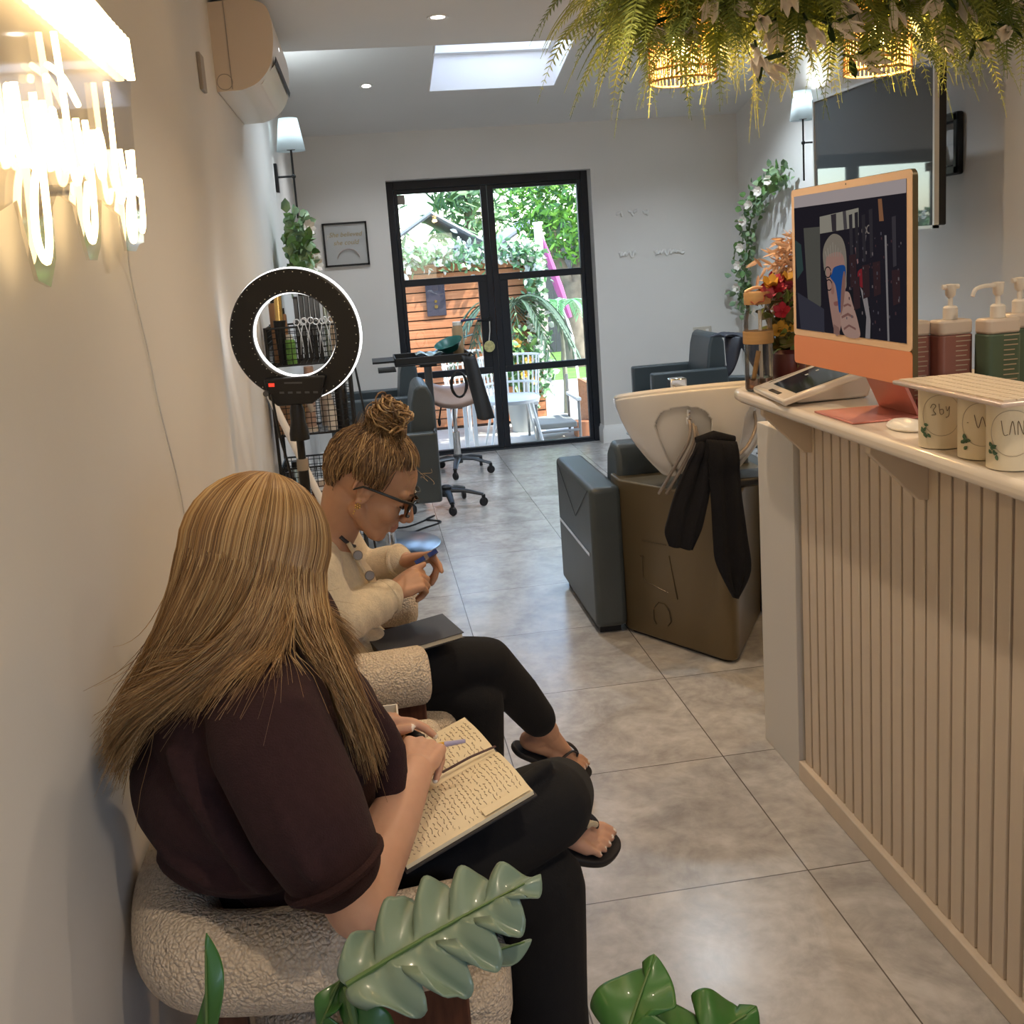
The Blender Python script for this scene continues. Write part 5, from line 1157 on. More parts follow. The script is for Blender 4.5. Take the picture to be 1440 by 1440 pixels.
for nm, lab, cat_, x, y, z, R_, h, m_, c_ in (
  ('spray_bottle','black spray bottle in the third cart basket by the wall','bottle',-.375,4.33,.503,.026,.15,'black','gunmetal'),
  ('product_tin','gold tin in the second cart basket behind the beige tube','tin',-.30,4.45,.8425,.028,.09,'gold','gold'),
  ('spray_bottle','pale spray bottle at the back of the second cart basket','bottle',-.20,4.48,.8425,.026,.17,'clearbottle','whiteplastic'),
  ('round_brush','black round hairbrush at the back of the second cart basket','hairbrush',-.13,4.48,.8425,.020,.21,'black','brownbox'),
  ('product_tub','dusty rose tub in the third cart basket behind the white roll','tub',-.26,4.46,.503,.040,.08,'pinkbottle','palecap'),
  ('spray_bottle','navy bottle at the back of the third cart basket','bottle',-.16,4.47,.503,.026,.17,'bag_navy','whiteplastic'),
  ('product_can','silver can at the back of the third cart basket by the wall','can',-.36,4.46,.503,.024,.17,'foil','black'),
  ('round_brush','tan handled brush in the top cart basket beside the green can','hairbrush',-.345,4.50,1.1325,.016,.20,'brownbox','black')):
    cyl(nm, lab, cat_, x, y, z, R_, h, m_, c_, .025)
# second cart loop of cables hanging on the wall side
single('black_cable', MB().tube(spline([(-.07,4.62,1.12),(-.05,4.6,.95),(-.04,4.6,.80),(-.06,4.6,.45),(-.04,4.6,.08)],6), .005, 6), M['black'], 'black cable hanging beside the wire cart', 'cable')

# ------------------------------------------------------------------ fern canopy with two rattan pendants
t = thing('hanging_fern_canopy', 'hanging canopy of green ferns and cream lilies over the counter', 'hanging plant', (1.35,3.05,2.45))
obj('frame', MB().bx(.75,2.0,2.78,3.32,2.32,2.34), M['walnut'], t)
for x in (.85,1.9): obj('hanger', MB().tube([(x,3.05,2.34),(x,3.05,2.45)], .006, 6), M['blackmetal'], t)
def frond(b, p0, d, L, droop, w, mi, n=19):
    p0, d = Vector(p0), Vector(d).normalized(); p1 = p0+d*L*.5+Vector((0,0,.05*L)); p2 = p0+d*L*.85+Vector((0,0,-droop*L))
    pts = bez(p0, p1, p2, n); b.tube(pts, [.0022*(1-.7*i/n) for i in range(n)], 4, cap=False, mi=mi)
    for j in range(1, n):
        tt = (pts[j]-pts[j-1]).normalized(); s = tt.cross(Vector((0,0,1)))
        s = s.normalized() if s.length > .05 else tt.orthogonal().normalized()
        q = j/n; l = w*(math.sin(PI*(.12+.88*q))**.7)*(1.05-.55*q)
        for sg in (-1,1):
            for f_ in (0,):
                p = pts[j-1].lerp(pts[j], f_)
                e = (s*sg+tt*.55+Vector((0,0,-.12))).normalized(); nn = s.cross(tt); wv = e.cross(nn).normalized()*l*.085
                b.add([p-wv*.6, p+e*l*.55-wv+nn*.05*l, p+e*l, p+e*l*.55+wv+nn*.05*l, p+wv*.6], [(0,1,2,3,4)], mi)
r = random.Random(21); fb = MB(); LAMPS = ((.975,3.0),(1.575,3.0))
for i in range(520):
    x = r.uniform(.80,2.0); y = r.uniform(2.76,3.34); z = r.uniform(2.17,2.36)
    ex = (x-1.37)/.63; ey = (y-3.05)/.29
    d = Vector((ex*1.1+r.uniform(-.7,.7), ey*.9+r.uniform(-.8,.5), r.uniform(-.75,.25))); L = r.uniform(.20,.31)
    frond(fb, (x,y,z), d, L, r.uniform(.25,.75), r.uniform(.042,.068), r.choice((0,0,1)))
for i in range(260):
    x = r.uniform(.78,2.0); y = r.uniform(2.74,2.92); z = r.uniform(2.06,2.28)
    d = Vector((r.uniform(-.6,.6)+(x-1.37)*.4, r.uniform(-.7,.1), r.uniform(-.8,-.1))); frond(fb, (x,y,z), d, r.uniform(.15,.24), r.uniform(.25,.6), r.uniform(.038,.06), r.choice((0,0,1)))
fo = obj('fern_fronds', fb, [M['fern'],M['ferndark']], t, ang=None); fo['kind'] = 'stuff'
def lily(p, d, L):
    m = MB(); d = Vector(d).normalized(); u = d.orthogonal().normalized(); w_ = d.cross(u); p = Vector(p)
    def f(a, q):
        rad = L*(.10+.10*q+.42*max(0,q-.45)**1.4); lobe = 1+.35*max(0,q-.6)/.4*math.cos(5*2*PI*a)
        return p+d*L*(q*lobe)+(u*math.cos(2*PI*a)+w_*math.sin(2*PI*a))*rad
    m.grid(f, 25, 8, 0, True); o = obj('lily', m, M['petal'], t, solid=.0012, ang=None)
    s = MB(); s.tube([p-d*L*.5,p], .004, 6)
    for k in range(2): leaf_quad(s, p-d*L*.2, u*(1 if k else -1)+d*.9, w_, L*1.25, L*.28)
    obj('calyx', s, M['leafdark'], o, ang=None)
for i in range(38):
    x = .80+1.20*(i+.5)/38+r.uniform(-.03,.03); y = r.uniform(2.66,2.82); z = r.uniform(1.965,2.16)+(.03 if x > 1.6 else 0)
    if any(abs(x*2.7/y*1.1-lx) < .06 for lx,ly in LAMPS) and r.random() < .5: continue
    lily((x,y,z), (r.uniform(-.7,.7), r.uniform(-.9,-.1), r.uniform(-1,-.25)), r.uniform(.050,.075))
for (lx, ly), lab in zip(LAMPS, ('lit rattan pendant in the ferns nearer the rooflight','lit rattan pendant in the ferns in front of the television')):
    t = thing('pendant_lamp', lab, 'pendant lamp', (lx,ly,2.3), 0, 'rattan pendants in the fern canopy')
    zb, zt_, R = 1.968, 2.19, .096; b = MB()
    for k in range(46):
        a = 2*PI*k/46; b.tube([(lx+R*math.cos(a),ly+R*math.sin(a),zb),(lx+R*.97*math.cos(a),ly+R*.97*math.sin(a),zb+.12),(lx+R*.62*math.cos(a),ly+R*.62*math.sin(a),zt_)], .0021, 5)
    for zz, rr in ((zb,R),(zb+.03,R*.995),(zb+.12,R*.97),(zt_,R*.62)): b.tube([(lx+rr*math.cos(a),ly+rr*math.sin(a),zz) for a in np.linspace(0,2*PI,37)[:-1]], .0034, 6, closed=True)
    obj('rattan_shade', b, M['rattan'], t)
    obj('cord', MB().tube([(lx,ly,zb+.17),(lx,ly,2.45)], .004, 6), M['black'], t); obj('lamp_holder', MB().lathe([(.016,0),(.018,.05),(.006,.06)], (lx,ly,zb+.145), 14), M['black'], t)
    obj('bulb', MB().ell((lx,ly,zb+.105),(.028,.028,.036)), M['bulb'], t)
    light('pendant_light','POINT',(lx,ly,zb+.055),15,(1,.60,.26),shadow_soft_size=.03)

# ------------------------------------------------------------------ boucle armchairs
def armchair(label):
    t = thing('boucle_armchair', label, 'armchair', (0,0,0), 0, 'cream tub armchairs by the left wall')
    path = spline([(.055,-.262,.585),(-.06,-.272,.585),(-.20,-.268,.586),(-.315,-.235,.588),(-.356,-.11,.59),(-.360,0,.59),(-.356,.11,.59),(-.315,.235,.588),(-.20,.268,.586),(-.06,.272,.585),(.055,.262,.585)], 7)
    n = len(path); rs = [.066]*n
    b = MB().tube([path[0]+Vector((.018,.001,0))]+path+[path[-1]+Vector((.018,-.001,0))], [.048]+rs+[.048], 24)
    b.v = [(x, y, .585+(z-.585)*1.02) for x,y,z in b.v]
    obj('rolled_arms_and_back', b, M['boucle'], t, bevel=0, sub=1, ang=70)
    obj('seat_cushion', MB().prism([(.125,-.16),(.135,-.08),(.135,.08),(.125,.16),(.06,.195),(-.2,.19),(-.27,.12),(-.28,0),(-.27,-.12),(-.2,-.19),(.06,-.195)], (0,0,.31), (1,0,0), (0,1,0), .115), M['boucle'], t, bevel=.035, seg=4)
    for s in (-1,1):
        obj('leg', MB().bx(-.115,.055,s*.262-.016,s*.262+.016,0,.530), M['walnut'], t, bevel=.004)
        obj('leg', MB().tube([(-.275,s*.20,0),(-.285,s*.205,.53)], [.020,.027], 14), M['walnut'], t)
    obj('seat_frame', MB().bx(-.26,.09,-.17,.17,.27,.309), M['walnut'], t, bevel=.004)
    return t
a1 = armchair('cream rolled-arm armchair under the long-haired woman, beside the plant'); a1.location = (0,1.555,0)
a2 = dup(a1, (0,2.475,0), None, 'cream rolled-arm armchair under the woman with the hair bun')
t = thing('swing_label', 'small grey label hanging on the brown front leg of the farther armchair', 'label', (-.10,2.19,.52)); obj('card', MB().bx(-.125,-.082,2.1895,2.1935,.485,.548), M['greybeige'], t); obj('label_mark', MB().tube([(-.098,2.1885,.505),(-.093,2.1885,.518),(-.096,2.1885,.53)], .0012, 5), M['black'], t)
t = thing('side_table', 'small dark round side table between the two armchairs', 'table', (-.10,1.99,0))
obj('tabletop', MB().lathe([(1e-4,.545),(.125,.545),(.13,.55),(.13,.558),(.125,.562),(1e-4,.562)], (-.12,1.985,0), 36), M['walnut'], t); obj('pedestal', MB().tube([(-.12,1.985,.015),(-.12,1.985,.545)], .018, 12), M['black'], t); obj('foot', MB().lathe([(1e-4,0),(.10,0),(.10,.012),(1e-4,.015)], (-.12,1.985,0), 30), M['black'], t)
t = thing('compartment_tray', 'small white tray with compartments beside the long-haired woman\'s hand', 'tray', (-.07,1.95,.5625))
x0,x1,y0,y1,z0 = -.15,-.008,1.90,2.02,.5628
obj('tray_shell', MB().bx(x0,x1,y0,y1,z0,z0+.004).bx(x0,x0+.004,y0,y1,z0,z0+.045).bx(x1-.004,x1,y0,y1,z0,z0+.045).bx(x0,x1,y0,y0+.004,z0,z0+.045).bx(x0,x1,y1-.004,y1,z0,z0+.045).bx(-.085,-.082,y0,y1,z0,z0+.04), M['whiteplastic'], t, bevel=.001)
obj('dark_contents', MB().bx(-.078,-.016,1.92,2.0,z0+.005,z0+.022), M['bag_navy'], t, bevel=.004)

# ------------------------------------------------------------------ people
def T(Hm, p): return Hm @ Vector(p)
def head_prims(mb, Hm, s):
    R = Hm.to_3x3().normalized()
    def e(c, r, rot=None): mb.ell(T(Hm, c), tuple(q*s for q in r), R @ Euler(rot).to_matrix() if rot else R, 20)
    def c(a, b, ra, rb): mb.cap(T(Hm, a), T(Hm, b), ra*s, rb*s)
    e((-.012,0,.030), (.096,.074,.086)); e((.028,0,.030), (.060,.062,.066)); e((.030,0,-.030), (.056,.057,.072))
    e((.066,0,-.090), (.020,.024,.018)); e((.060,0,-.070), (.026,.034,.030))
    for q in (-1,1):
        c((.0,q*.050,-.050), (.058,q*.020,-.088), .019, .016); e((.056,q*.034,-.028), (.026,.024,.024)); c((.082,q*.010,.022), (.070,q*.045,.026), .010, .010)
        e((.0705,q*.031,.002), (.010,.0155,.0095)); e((.099,q*.0125,-.034), (.0095,.0075,.007))
        # ear
        lp = [(-.012+.019*math.cos(a)-.004*math.sin(a), q*(.073+.006*math.cos(a+2.6)), .001+.031*math.sin(a)+.004*math.cos(a)) for a in np.linspace(-1.9,3.4,16)]
        mb.tube([T(Hm,p) for p in lp], [.0042*s]*16, 8); e((-.010,q*.071,-.002), (.013,.005,.024)); e((-.006,q*.073,-.030), (.007,.004,.009))
        mb.tube([T(Hm,p) for p in [(-.003,q*.075,.012),(-.012,q*.077,.004),(-.012,q*.077,-.012)]], [.003*s]*3, 8); e((.002,q*.074,-.004),(.005,.004,.007))
    c((.084,0,.014), (.109,0,-.027), .0075, .0115)
    e((.090,0,-.0555), (.010,.021,.0062)); e((.0885,0,-.0665), (.010,.018,.0070)); e((.083,0,-.046), (.012,.016,.010))
def hand(mb, Wp, X, D, side, curls, thumb, s=1.0, spread=.10):
    Wp = Vector(Wp); X = Vector(X).normalized(); D = Vector(D); D = (D-X*D.dot(X)).normalized(); Y = D.cross(X)*(1 if side == 'R' else -1)
    kn = [(.080,.0265),(.084,.0085),(.080,-.0095),(.072,-.0260)]
    ph = [(.040,.025,.020),(.044,.028,.021),(.041,.026,.021),(.032,.020,.018)]
    tips = []
    for i in range(4):
        k = Wp+X*kn[i][0]*s+Y*kn[i][1]*s; mb.cap(Wp+X*.012*s+Y*kn[i][1]*.45*s, k, .0165*s, .0112*s, 12)
        a = 0; p = k; d0 = (X+Y*spread*(1.5-i)*.5).normalized(); rr = [.0100,.0090,.0082,.0068] if i < 3 else [.0088,.0079,.0072,.0060]
        for j in range(3):
            a += curls[i][j]; d = d0*math.cos(a)-D*math.sin(a); q = p+d*ph[i][j]*s; mb.cap(p, q, rr[j]*s, rr[j+1]*s, 12); p = q
        tips.append((p, d))
    R = Matrix((X, Y, D)).transposed()
    mb.ell(Wp+X*.045*s-D*.002*s, (.045*s,.036*s,.0135*s), R); mb.ell(Wp+X*.030*s+Y*.022*s-D*.010*s, (.030*s,.017*s,.016*s), R)
    p = Wp+X*.022*s+Y*.024*s-D*.008*s
    for (vx,vy,vd), L, r0, r1 in zip(thumb, (.042,.032,.026), (.0150,.0115,.0100), (.0115,.0100,.0078)):
        q = p+(X*vx+Y*vy+D*vd).normalized()*L*s; mb.cap(p, q, r0*s, r1*s, 12); p = q
    tips.append((p, (X*vx+Y*vy+D*vd).normalized())); return tips
def foot_prims(mb, A, X, U, side, s=1.0):
    """A ankle joint, X toe direction, U sole-to-instep normal; returns frame"""
    A = Vector(A); X = Vector(X).normalized(); U = Vector(U); U = (U-X*U.dot(X)).normalized(); Y = U.cross(X)*(1 if side == 'R' else -1)  # Y = big-toe side
    f = lambda x,y,z: A+X*x*s+Y*y*s+U*z*s
    mb.cap(f(-.035,0,-.045), f(0,0,.0), .029*s, .034*s); mb.cap(f(-.030,0,-.050), f(.05,.0,-.045), .026*s, .026*s); mb.cap(f(.0,0,-.005), f(.085,.004,-.045), .032*s, .021*s)
    mb.cap(f(.05,.012,-.050), f(.118,.024,-.060), .022*s, .0165*s); mb.cap(f(.05,-.012,-.055), f(.100,-.030,-.063), .020*s, .0135*s); mb.cap(f(.06,0,-.05), f(.112,0,-.060), .020*s, .015*s)
    toes = [(.118,.030,.170,.029,.0125,.0105),(.122,.010,.163,.011,.0088,.0078),(.117,-.006,.154,-.006,.0082,.0072),(.110,-.020,.142,-.022,.0078,.0068),(.100,-.034,.128,-.037,.0074,.0064)]
    nails = []
    for x0,y0,x1,y1,r0,r1 in toes:
        mb.cap(f(x0,y0,-.064), f((x0+x1)/2,(y0+y1)/2,-.060), r0*s, r0*s, 12); mb.cap(f((x0+x1)/2,(y0+y1)/2,-.060), f(x1,y1,-.066), r0*s, r1*s, 12); nails.append((f(x1+r1*.2,y1,-.066+r1*.85), r1))
    return f, Matrix((X,Y,U)).transposed(), nails
def flipflop(f, R, side, parent, band=None, s=1.0):
    ol = [(-.070,0),(-.060,.026),(-.02,.033),(.03,.028),(.07,.036),(.12,.050),(.160,.049),(.188,.034),(.192,.010),(.176,-.018),(.145,-.043),(.10,-.050),(.05,-.042),(0,-.034),(-.05,-.028)]
    o2 = spline([Vector((a,b,0)) for a,b in ol], 4, True)
    b = MB(); k = len(o2); b.add([f(p.x,p.y,-.077) for p in o2]+[f(p.x*1.0,p.y*1.0,-.094) for p in o2], [tuple(range(k)),tuple(range(2*k-1,k-1,-1))]+[(i,k+i,k+(i+1)%k,(i+1)%k) for i in range(k)])
    sh = obj('flip_flop', b, M['rubber'], parent, bevel=.004, label='black flip-flop on the right foot' if side == 'R' else 'black flip-flop on the left foot')
    st = MB()
    for pts in ([(.128,.0205,-.074),(.122,.018,-.040),(.09,.032,-.030),(.05,.042,-.048),(.02,.036,-.075)],[(.122,.018,-.040),(.09,-.008,-.026),(.06,-.036,-.048),(.03,-.036,-.075)]):
        st.tube([f(*p) for p in spline(pts,6)], .0055*s, 8, flat=.55)
    obj('strap', st, M['rubber'], sh)
    if band: obj('strap_ornament', MB().tube([f(*p) for p in ((.113,.004,-.029),(.10,-.001,-.023),(.085,-.011,-.023))], .0062, 8), band, sh)
def paint(me, tests):
    """assign material slots by distance to given points"""
    c = np.array([tuple(p.center) for p in me.polygons]); mi = np.zeros(len(c), int)
    for slot, pts in tests:
        for p, rad in pts:
            mi[np.linalg.norm(c-np.array(tuple(p)), axis=1) < rad] = slot
    me.polygons.foreach_set('material_index', mi.astype(int).tolist())
def strands(mb, paths, r=.0016, n=3, mi=None):
    for k, (pts, m, rr) in enumerate(paths):
        c = len(pts); mb.tube(pts, [rr*(1-.75*(i/(c-1))**3) for i in range(c)], n, cap=False, mi=m, flat=1)
HAIR = [mat('hair_blonde',(.36,.205,.082),.36,spec=.6), mat('hair_light',(.52,.345,.165),.34,spec=.6), mat('hair_dark',(.18,.096,.042),.38,spec=.5), mat('hair_mid',(.27,.15,.062),.36,spec=.55)]
HAIR2 = [mat('bun_blonde',(.28,.165,.072),.36,spec=.6), mat('bun_light',(.47,.31,.15),.34,spec=.6), mat('bun_dark',(.10,.053,.026),.4,spec=.5), mat('bun_mid',(.19,.105,.047),.38,spec=.55)]

# ---- woman with long hair -------------------------------------------------
HS = 1.06
H1 = Matrix.Translation((-.182,1.44,1.088)) @ Euler((0,0,math.radians(50))).to_matrix().to_4x4() @ Euler((0,math.radians(24),0)).to_matrix().to_4x4() @ Matrix.Scale(HS,4)
b = MB(); head_prims(b, H1, HS)
b.cap(T(H1,(-.03,0,-.05)), (-.20,1.46,.98), .052, .060)
b.chain([(-.20,1.46,.98),(-.225,1.47,.80),(-.16,1.48,.56)], [.085,.11,.10])
b.chain([(-.19,1.38,.965),(-.17,1.275,.935)], [.06,.055]); b.chain([(-.18,1.54,.965),(-.165,1.64,.935)], [.06,.055])
b.chain([(-.17,1.27,.92),(-.078,1.205,.702),(-.026,1.325,.745),(.010,1.412,.766)], [.050,.041,.0375,.027], 18)
b.chain([(-.165,1.64,.93),(-.150,1.72,.72),(-.115,1.66,.745),(-.088,1.605,.760)], [.048,.040,.035,.026], 18)
b.chain([(-.17,1.46,.55),(.225,1.52,.615),(.268,1.83,.44)], [.085,.052,.036]); b.chain([(-.17,1.55,.54),(.20,1.52,.48),(.195,1.50,.10)], [.08,.052,.036])
tipsR = hand(b, (.010,1.412,.766), (.24,.86,.06), (.10,-.32,.93), 'R', [(.75,1.15,.45),(.85,1.25,.5),(.95,1.25,.5),(1.0,1.2,.5)], [(.75,.35,-.35),(.85,.1,-.25),(.95,-.2,-.1)], .95)
tipsL = hand(b, (-.088,1.605,.760), (.95,-.12,.12), (.05,.30,.93), 'L', [(.25,.35,.25),(.75,.9,.4),(.9,1.0,.5),(1.0,1.0,.5)], [(.75,.45,-.2),(.95,.05,.0),(.98,-.05,.02)], .92)
f1, R1, n1 = foot_prims(b, (.268,1.832,.437), (.93,.07,-.36), (.34,-.30,.86), 'R'); f1l, R1l, n1l = foot_prims(b, (.195,1.50,.100), (1,.05,0), (0,0,1), 'L')
me = fused(b, .0036, 3); me.materials.append(M['skin']); me.materials.append(M['lip']); me.materials.append(M['nail'])
paint(me, [(1,[(T(H1,(.097,y,-.060)),.0115*HS) for y in (-.012,-.004,.004,.012)]),(2,[(p,r_*.55) for p,r_ in n1]+[(p+d_*.004,.0058) for p,d_ in tipsL]+[(p+d_*.004,.0055) for p,d_ in tipsR])])
P1 = single('person', me, None, 'person with long blonde hair in a plum top writing in a notebook, seated in the nearer armchair', 'person') if False else None
def person(me, label):
    o = bpy.data.objects.new('person', me); COL.objects.link(o); return tag(o, label, 'person')
P1 = person(me, 'person with long blonde hair, plum top and black trousers, writing in a notebook')
# clothes
SW = MB()
for c, r_ in (((-.150,1.510,.605),(.135,.150,.10)),((-.185,1.485,.69),(.125,.172,.10)),((-.222,1.458,.718),(.150,.186,.085)),((-.240,1.462,.795),(.158,.198,.143)),((-.222,1.462,.885),(.143,.195,.125)),((-.125,1.46,.83),(.095,.15,.10)),((-.13,1.47,.70),(.10,.15,.10))): SW.ell(c, r_, n=28)
SW.cap((-.20,1.39,.965), (-.172,1.272,.935), .072, .078); SW.cap((-.19,1.54,.97), (-.165,1.64,.94), .072, .080)
SW.cap((-.20,1.44,.97), (-.195,1.46,1.0), .080, .066)
SW.chain([(-.172,1.268,.92),(-.130,1.228,.82),(-.108,1.217,.765)], [.080,.076,.066], 20); SW.chain([(-.165,1.645,.93),(-.145,1.705,.80),(-.145,1.72,.735)], [.080,.078,.068], 20)
# soft folds
for pts, rr in (([(-.355,1.38,.705),(-.29,1.31,.70),(-.19,1.30,.69)],.014),([(-.27,1.40,.645),(-.22,1.345,.63),(-.16,1.335,.62)],.012),([(-.30,1.295,.90),(-.245,1.262,.80),(-.20,1.275,.70)],.018),([(-.175,1.195,.92),(-.15,1.165,.85),(-.125,1.150,.78)],.010),([(-.095,1.245,.90),(-.075,1.235,.83),(-.062,1.215,.775)],.012),([(-.06,1.33,.93),(-.02,1.34,.84),(-.035,1.35,.74)],.022),([(-.37,1.40,.79),(-.32,1.315,.83),(-.25,1.275,.87)],.014),([(-.34,1.32,.76),(-.27,1.285,.715),(-.19,1.285,.70)],.013)): SW.chain(spline(pts,3), [rr*.6]+[rr]*(len(spline(pts,3))-2)+[rr*.6], 10)
sm = fused(SW, .006, 6); sm.materials.append(M['plum']); obj('sweater', sm, None, P1)
def cuff(c, d, R, r_, m, P): 
    d = Vector(d).normalized(); u = d.orthogonal().normalized(); w_ = d.cross(u)
    return obj('sleeve_cuff', MB().tube([Vector(c)+(u*math.cos(a)+w_*math.sin(a))*R for a in np.linspace(0,2*PI,33)[:-1]], r_, 8, closed=True), m, P)
cuff((-.104,1.2155,.752), (.22,-.06,-.55), .0635, .0065, M['plum'], P1)
TR = MB()
TR.ell((-.155,1.510,.545), (.140,.150,.085), n=26)
TR.ell((-.178,1.468,.61), (.130,.142,.062), n=24)
TR.chain([(-.17,1.455,.552),(.02,1.455,.590),(.220,1.52,.620)], [.098,.090,.072], 22); TR.chain([(.220,1.52,.620),(.262,1.66,.560),(.278,1.78,.475)], [.072,.063,.054], 20); TR.chain([(.278,1.78,.475),(.296,1.832,.425)], [.054,.056], 20)
TR.chain([(-.17,1.575,.535),(.0,1.545,.51),(.20,1.51,.485)], [.092,.085,.072], 22); TR.chain([(.20,1.51,.485),(.195,1.50,.28),(.195,1.50,.07)], [.072,.066,.068], 20)
TR.cap((.20,1.56,.60), (.235,1.70,.50), .05, .05)
for pts in ([(.10,1.42,.675),(.16,1.46,.69),(.22,1.50,.70)],[(-.02,1.37,.63),(.06,1.395,.635),(.13,1.44,.64)]): TR.chain(spline(pts,3), [.012]*len(spline(pts,3)), 10)
sm = fused(TR, .006, 5); sm.materials.append(M['blackcloth']); obj('trousers', sm, None, P1)
flipflop(f1, R1, 'R', P1, mat('strap_band',(.60,.55,.42),.3,metal=.4)); flipflop(f1l, R1l, 'L', P1)
# hair: combed strands that fall over the shoulders and slide off the sweater
COLL = [(Vector(c), r_) for c, r_ in (((-.150,1.510,.605),(.135,.150,.10)),((-.185,1.485,.69),(.125,.172,.10)),((-.222,1.458,.718),(.150,.186,.085)),((-.240,1.462,.795),(.158,.198,.143)),((-.222,1.462,.885),(.143,.195,.125)),((-.125,1.46,.83),(.095,.15,.10)))]
def segs(a, b_, ra, rb, n=6): return [(Vector(a).lerp(Vector(b_), i/(n-1)), ra+(rb-ra)*i/(n-1)) for i in range(n)]
SPH = segs((-.20,1.39,.965),(-.172,1.272,.935),.072,.082)+segs((-.19,1.54,.97),(-.165,1.64,.94),.072,.080)+segs((-.172,1.268,.93),(-.125,1.222,.80),.084,.083)+segs((-.20,1.44,.97),(-.195,1.46,1.0),.08,.066)+segs((-.165,1.645,.93),(-.145,1.705,.80),.08,.078)
def pushout(p, m=.006):
    for _ in range(2):
        for c, r_ in COLL:
            d = p-c; q = Vector((d.x/(r_[0]+m), d.y/(r_[1]+m), d.z/(r_[2]+m))); l = q.length
            if l < 1: p = c+d/max(l,1e-3)
        for c, r_ in SPH:
            d = p-c
            if d.length < r_+m: p = c+d.normalized()*(r_+m)
    p.x = max(p.x, XL+.012); return p
def lock1(phi, lay, part=0.0, mid=False):
    """smooth guide: over the crown, down past the ear line, then onto the back or the chest"""
    ex, ey, ez = .100+lay, .080+lay, .093+lay*.8
    c = Vector((-.012,0,.030)); pts = []
    for k in range(9):
        q = .10+(PI*.545-.10)*k/8
        pts.append(T(H1, c+Vector((ex*math.sin(q)*math.cos(phi)+part*(1-k/8)**1.5, ey*math.sin(q)*math.sin(phi)*(1-.04*k/8), ez*math.cos(q)))))
    last = pts[-1]; d = math.degrees(phi)
    if d >= 180:
        u = (d-180)/118
        if mid:
            g = min(1,max(0,(d-236)/36)); end = Vector((-.315+.14*g, 1.262+.008*g, .985+.005*g)); ctrl = Vector((-.195+.065*g,1.285,1.045))
        elif u < .62:
            g = u/.62; end = Vector((-.398+.11*g**2.2, 1.37-.085*g, .872+.135*g**1.5)); ctrl = Vector((-.335+.165*g**1.3, 1.36-.055*g, 1.005+.015*g))
        else:
            g = (u-.62)/.38; end = Vector((-.088+.038*g, 1.285+.02*g, .945-.075*g)); ctrl = Vector((-.118+.045*g, 1.300, 1.01))
    else:
        g = (180-d)/118
        if g < .6: end = Vector((-.398, 1.37+.22*g, .872)); ctrl = Vector((-.335, 1.40+.12*g, 1.0))
        else: end = Vector((-.075, 1.58, .90)); ctrl = Vector((-.10,1.56,1.0))
    return pts, last, last+(pts[-1]-pts[-2])*2.2, ctrl, end
def lock(phi, lay, mrg, je=(0,0,0), wob=0, seed_=0, n=15, mid=False):
    pts, a, b_, c, e = lock1(phi, lay, 0.0, mid); e = e+Vector(je)
    tail = bez3(a, b_, c, e, n)[1:]; out = list(pts)
    for k, p in enumerate(tail):
        p = Vector(p)+Vector((wob*math.sin(k*.45+seed_), wob*math.cos(k*.4+seed_*1.3), 0)); out.append(pushout(p, mrg))
    return out
def streak_mat(name, ca, cb, cc):
    m = bpy.data.materials.new(name); m.use_nodes = True; nt = m.node_tree; L = nt.links.new; b = nt.nodes['Principled BSDF']; b.inputs['Roughness'].default_value = .42
    uv = nd(nt,'ShaderNodeUVMap'); mp = nd(nt,'ShaderNodeMapping'); mp.inputs['Scale'].default_value = (150,2.2,1); L(uv.outputs[0], mp.inputs['Vector'])
    n = nd(nt,'ShaderNodeTexNoise'); n.inputs['Scale'].default_value = 1; n.inputs['Detail'].default_value = 5; n.inputs['Roughness'].default_value = .7; L(mp.outputs[0], n.inputs['Vector'])
    r_ = nd(nt,'ShaderNodeValToRGB'); e = r_.color_ramp.elements; e[0].position = .33; e[0].color = tuple(ca)+(1,); e[1].position = .68; e[1].color = tuple(cc)+(1,); k = e.new(.5); k.color = tuple(cb)+(1,)
    L(n.outputs['Fac'], r_.inputs['Fac']); L(r_.outputs['Color'], b.inputs['Base Color'])
    bp = nd(nt,'ShaderNodeBump'); bp.inputs['Strength'].default_value = .5; bp.inputs['Distance'].default_value = .002; L(n.outputs['Fac'], bp.inputs['Height']); L(bp.outputs[0], b.inputs['Normal'])
    return m
def sheet_mesh(name, strips, m):
    V, F, UV = [], [], []
    for rows, u0, u1 in strips:
        o = len(V); k = len(rows[0])
        for i, row in enumerate(rows):
            for j, p in enumerate(row): V.append(tuple(p)); UV.append((u0+(u1-u0)*i/(len(rows)-1), j/(k-1)))
        F += [(o+i*k+j, o+(i+1)*k+j, o+(i+1)*k+j+1, o+i*k+j+1) for i in range(len(rows)-1) for j in range(k-1)]
    me = bpy.data.meshes.new(name); me.from_pydata(V, [], F); uvl = me.uv_layers.new(name='UVMap')
    idx = np.empty(len(me.loops), int); me.loops.foreach_get('vertex_index', idx); uvl.data.foreach_set('uv', np.array(UV)[idx].ravel())
    me.polygons.foreach_set('use_smooth', [True]*len(me.polygons)); me.materials.append(m); me.update(); return me
rr = random.Random(17)
strips = []
for lay, mg in ((.0035,.004),(.008,.007)):
    for d0, d1, n in ((180,252.8,34),(253.4,312,26),(180,110,24),(108,62,16)):
        strips.append(([lock(math.radians(d0+(d1-d0)*i/(n-1)), lay, mg, (0,0,0), 0, 0, 15) for i in range(n)], d0/360, d1/360))
